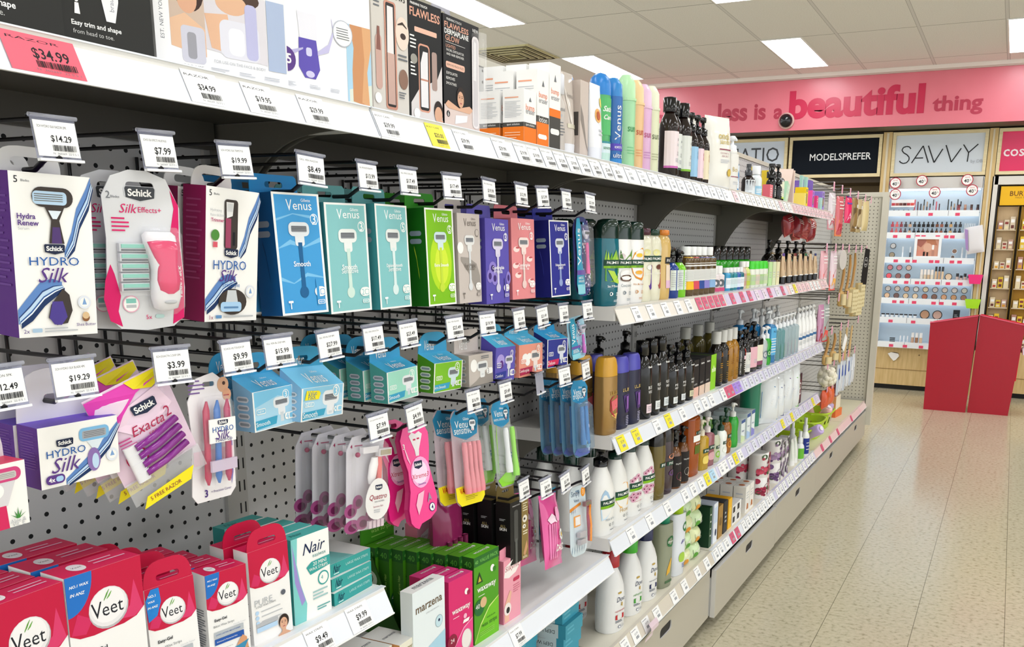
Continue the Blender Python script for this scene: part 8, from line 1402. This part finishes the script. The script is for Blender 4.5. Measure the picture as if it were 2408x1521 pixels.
for i in range(2):
    t = thing('display_tower', f'clear and wooden tester tower, {("left", "right")[i]} column of the right hand unit', 'display tower', (-.1 + .2 * i, 9.38, .47)); a = MB(); a.box(-.085, .085, .06, .08, 0, 1.32, M('#b98a2a') if i else M('#cbb088')); [a.box(s, s + .006, 0, .06, 0, 1.32, M('#8a6a24')) for s in (-.09, .084)]; a.obj('back', t)
    for k in range(7):
        z = .02 + .18 * k; b = MB(); b.box(-.082, .082, -.01, .058, z, z + .008, M('#d9c8a8')); b.obj('tray', t)
        c = YB[(k + 3 * i) % 6]
        for j in range(3):
            q = thing('skincare_box', f'skincare pack in right unit, {("left", "right")[i]} column, {ORD[k]} tray up, {("left", "middle", "right")[j]}', 'skincare pack', (-.1 + .2 * i - .05 + .05 * j, 9.395, .47 + z + .009), group='small skincare packs in the right hand unit'); b = MB(); h = random.uniform(.06, .12); b.box(-.021, .021, 0, .03, 0, h, M(random.choice(YB))); f = FA(b, .042, h, fmap(.042)); f.r(.15, .55, .85, .8, WHT if j != 1 else M('#8a3f3a')); f.r(.2, .1, .8, .35, M(random.choice(('#6a3a34', '#b8483a', '#e6d9b0', '#d89a2a')))); b.obj('pack', q)
# red dump bins
def dump(lb, x0, x1, xm0, xm1, y, ht0, ht1, rot):
    t = thing('dump_bin', lb, 'dump bin', (0, y, 0)); RD = M('#a80c28', 'plast'); RI = M('#e0102c', 'plast'); d = .34
    B = [(xm0, 0, 0), (xm1, 0, 0), (xm1 - .02, d * .9, 0), (xm0 + .02, d * .9, 0)]; T = [(x0, -.03, ht0), (x1, -.03, ht1), (x1, d, ht1 - .01), (x0, d, ht0 - .01)]
    a = MB(); a.add(B + T, [(0, 1, 5, 4), (1, 2, 6, 5), (2, 3, 7, 6), (3, 0, 4, 7), (3, 2, 1, 0)], RD); cx, cy = (x0 + x1) / 2, d / 2
    I = [((p[0] - cx) * .96 + cx, (p[1] - cy) * .95 + cy, p[2] - .001) for p in T]; J = [((q[0] - cx) * .86 + cx, (q[1] - cy) * .8 + cy, .3) for q in T]
    a.add(I + J, [(0, 1, 5, 4), (1, 2, 6, 5), (2, 3, 7, 6), (3, 0, 4, 7), (4, 5, 6, 7)], RI); a.add(T + I, [(0, 1, 5, 4), (1, 2, 6, 5), (2, 3, 7, 6), (3, 0, 4, 7)], RI); a.obj('body', t)
    b = MB(); b.tube([(x0, -.032, ht0), (x1, -.032, ht1)], .006, M('#d8506a', 'plast')); b.obj('rim', t); return t
dump('tall red tapered dump bin, left of the pair', -.60, -.225, -.592, -.25, 8.30, .765, .84, 0)
dump('tall red tapered dump bin, right of the pair', -.215, .14, -.235, .085, 8.32, .845, .775, 0)
t = thing('plastic_strip', 'white crumpled plastic strip hanging on the right side of the red bin', 'plastic strip', (.155, 8.40, .52)); a = MB(); a.tube([(0, 0, .22), (.012, 0, .17), (.006, 0, .08), (-.01, -.01, .05), (-.006, -.02, .0)], [.008, .012, .01, .016, .006], M('#e6e4ec', 'gloss')); a.obj('strip', t)
# purple-pink strip label hanging from the base rail
t = thing('hang_label', 'curled pink paper label hanging off the base shelf edge', 'label', (-.846, 2.28, .245), (0, 0, 90)); a = MB(); [a.add([(-.03, -.002 - .01 * math.sin(i), .05 - .012 * i), (.03, -.002 - .01 * math.sin(i), .05 - .012 * i), (.03, -.002 - .01 * math.sin(i + 1), .05 - .012 * (i + 1)), (-.03, -.002 - .01 * math.sin(i + 1), .05 - .012 * (i + 1))], [(0, 1, 2, 3)], M('#e3cdd6', 'gloss')) for i in range(5)]; a.obj('paper', t)
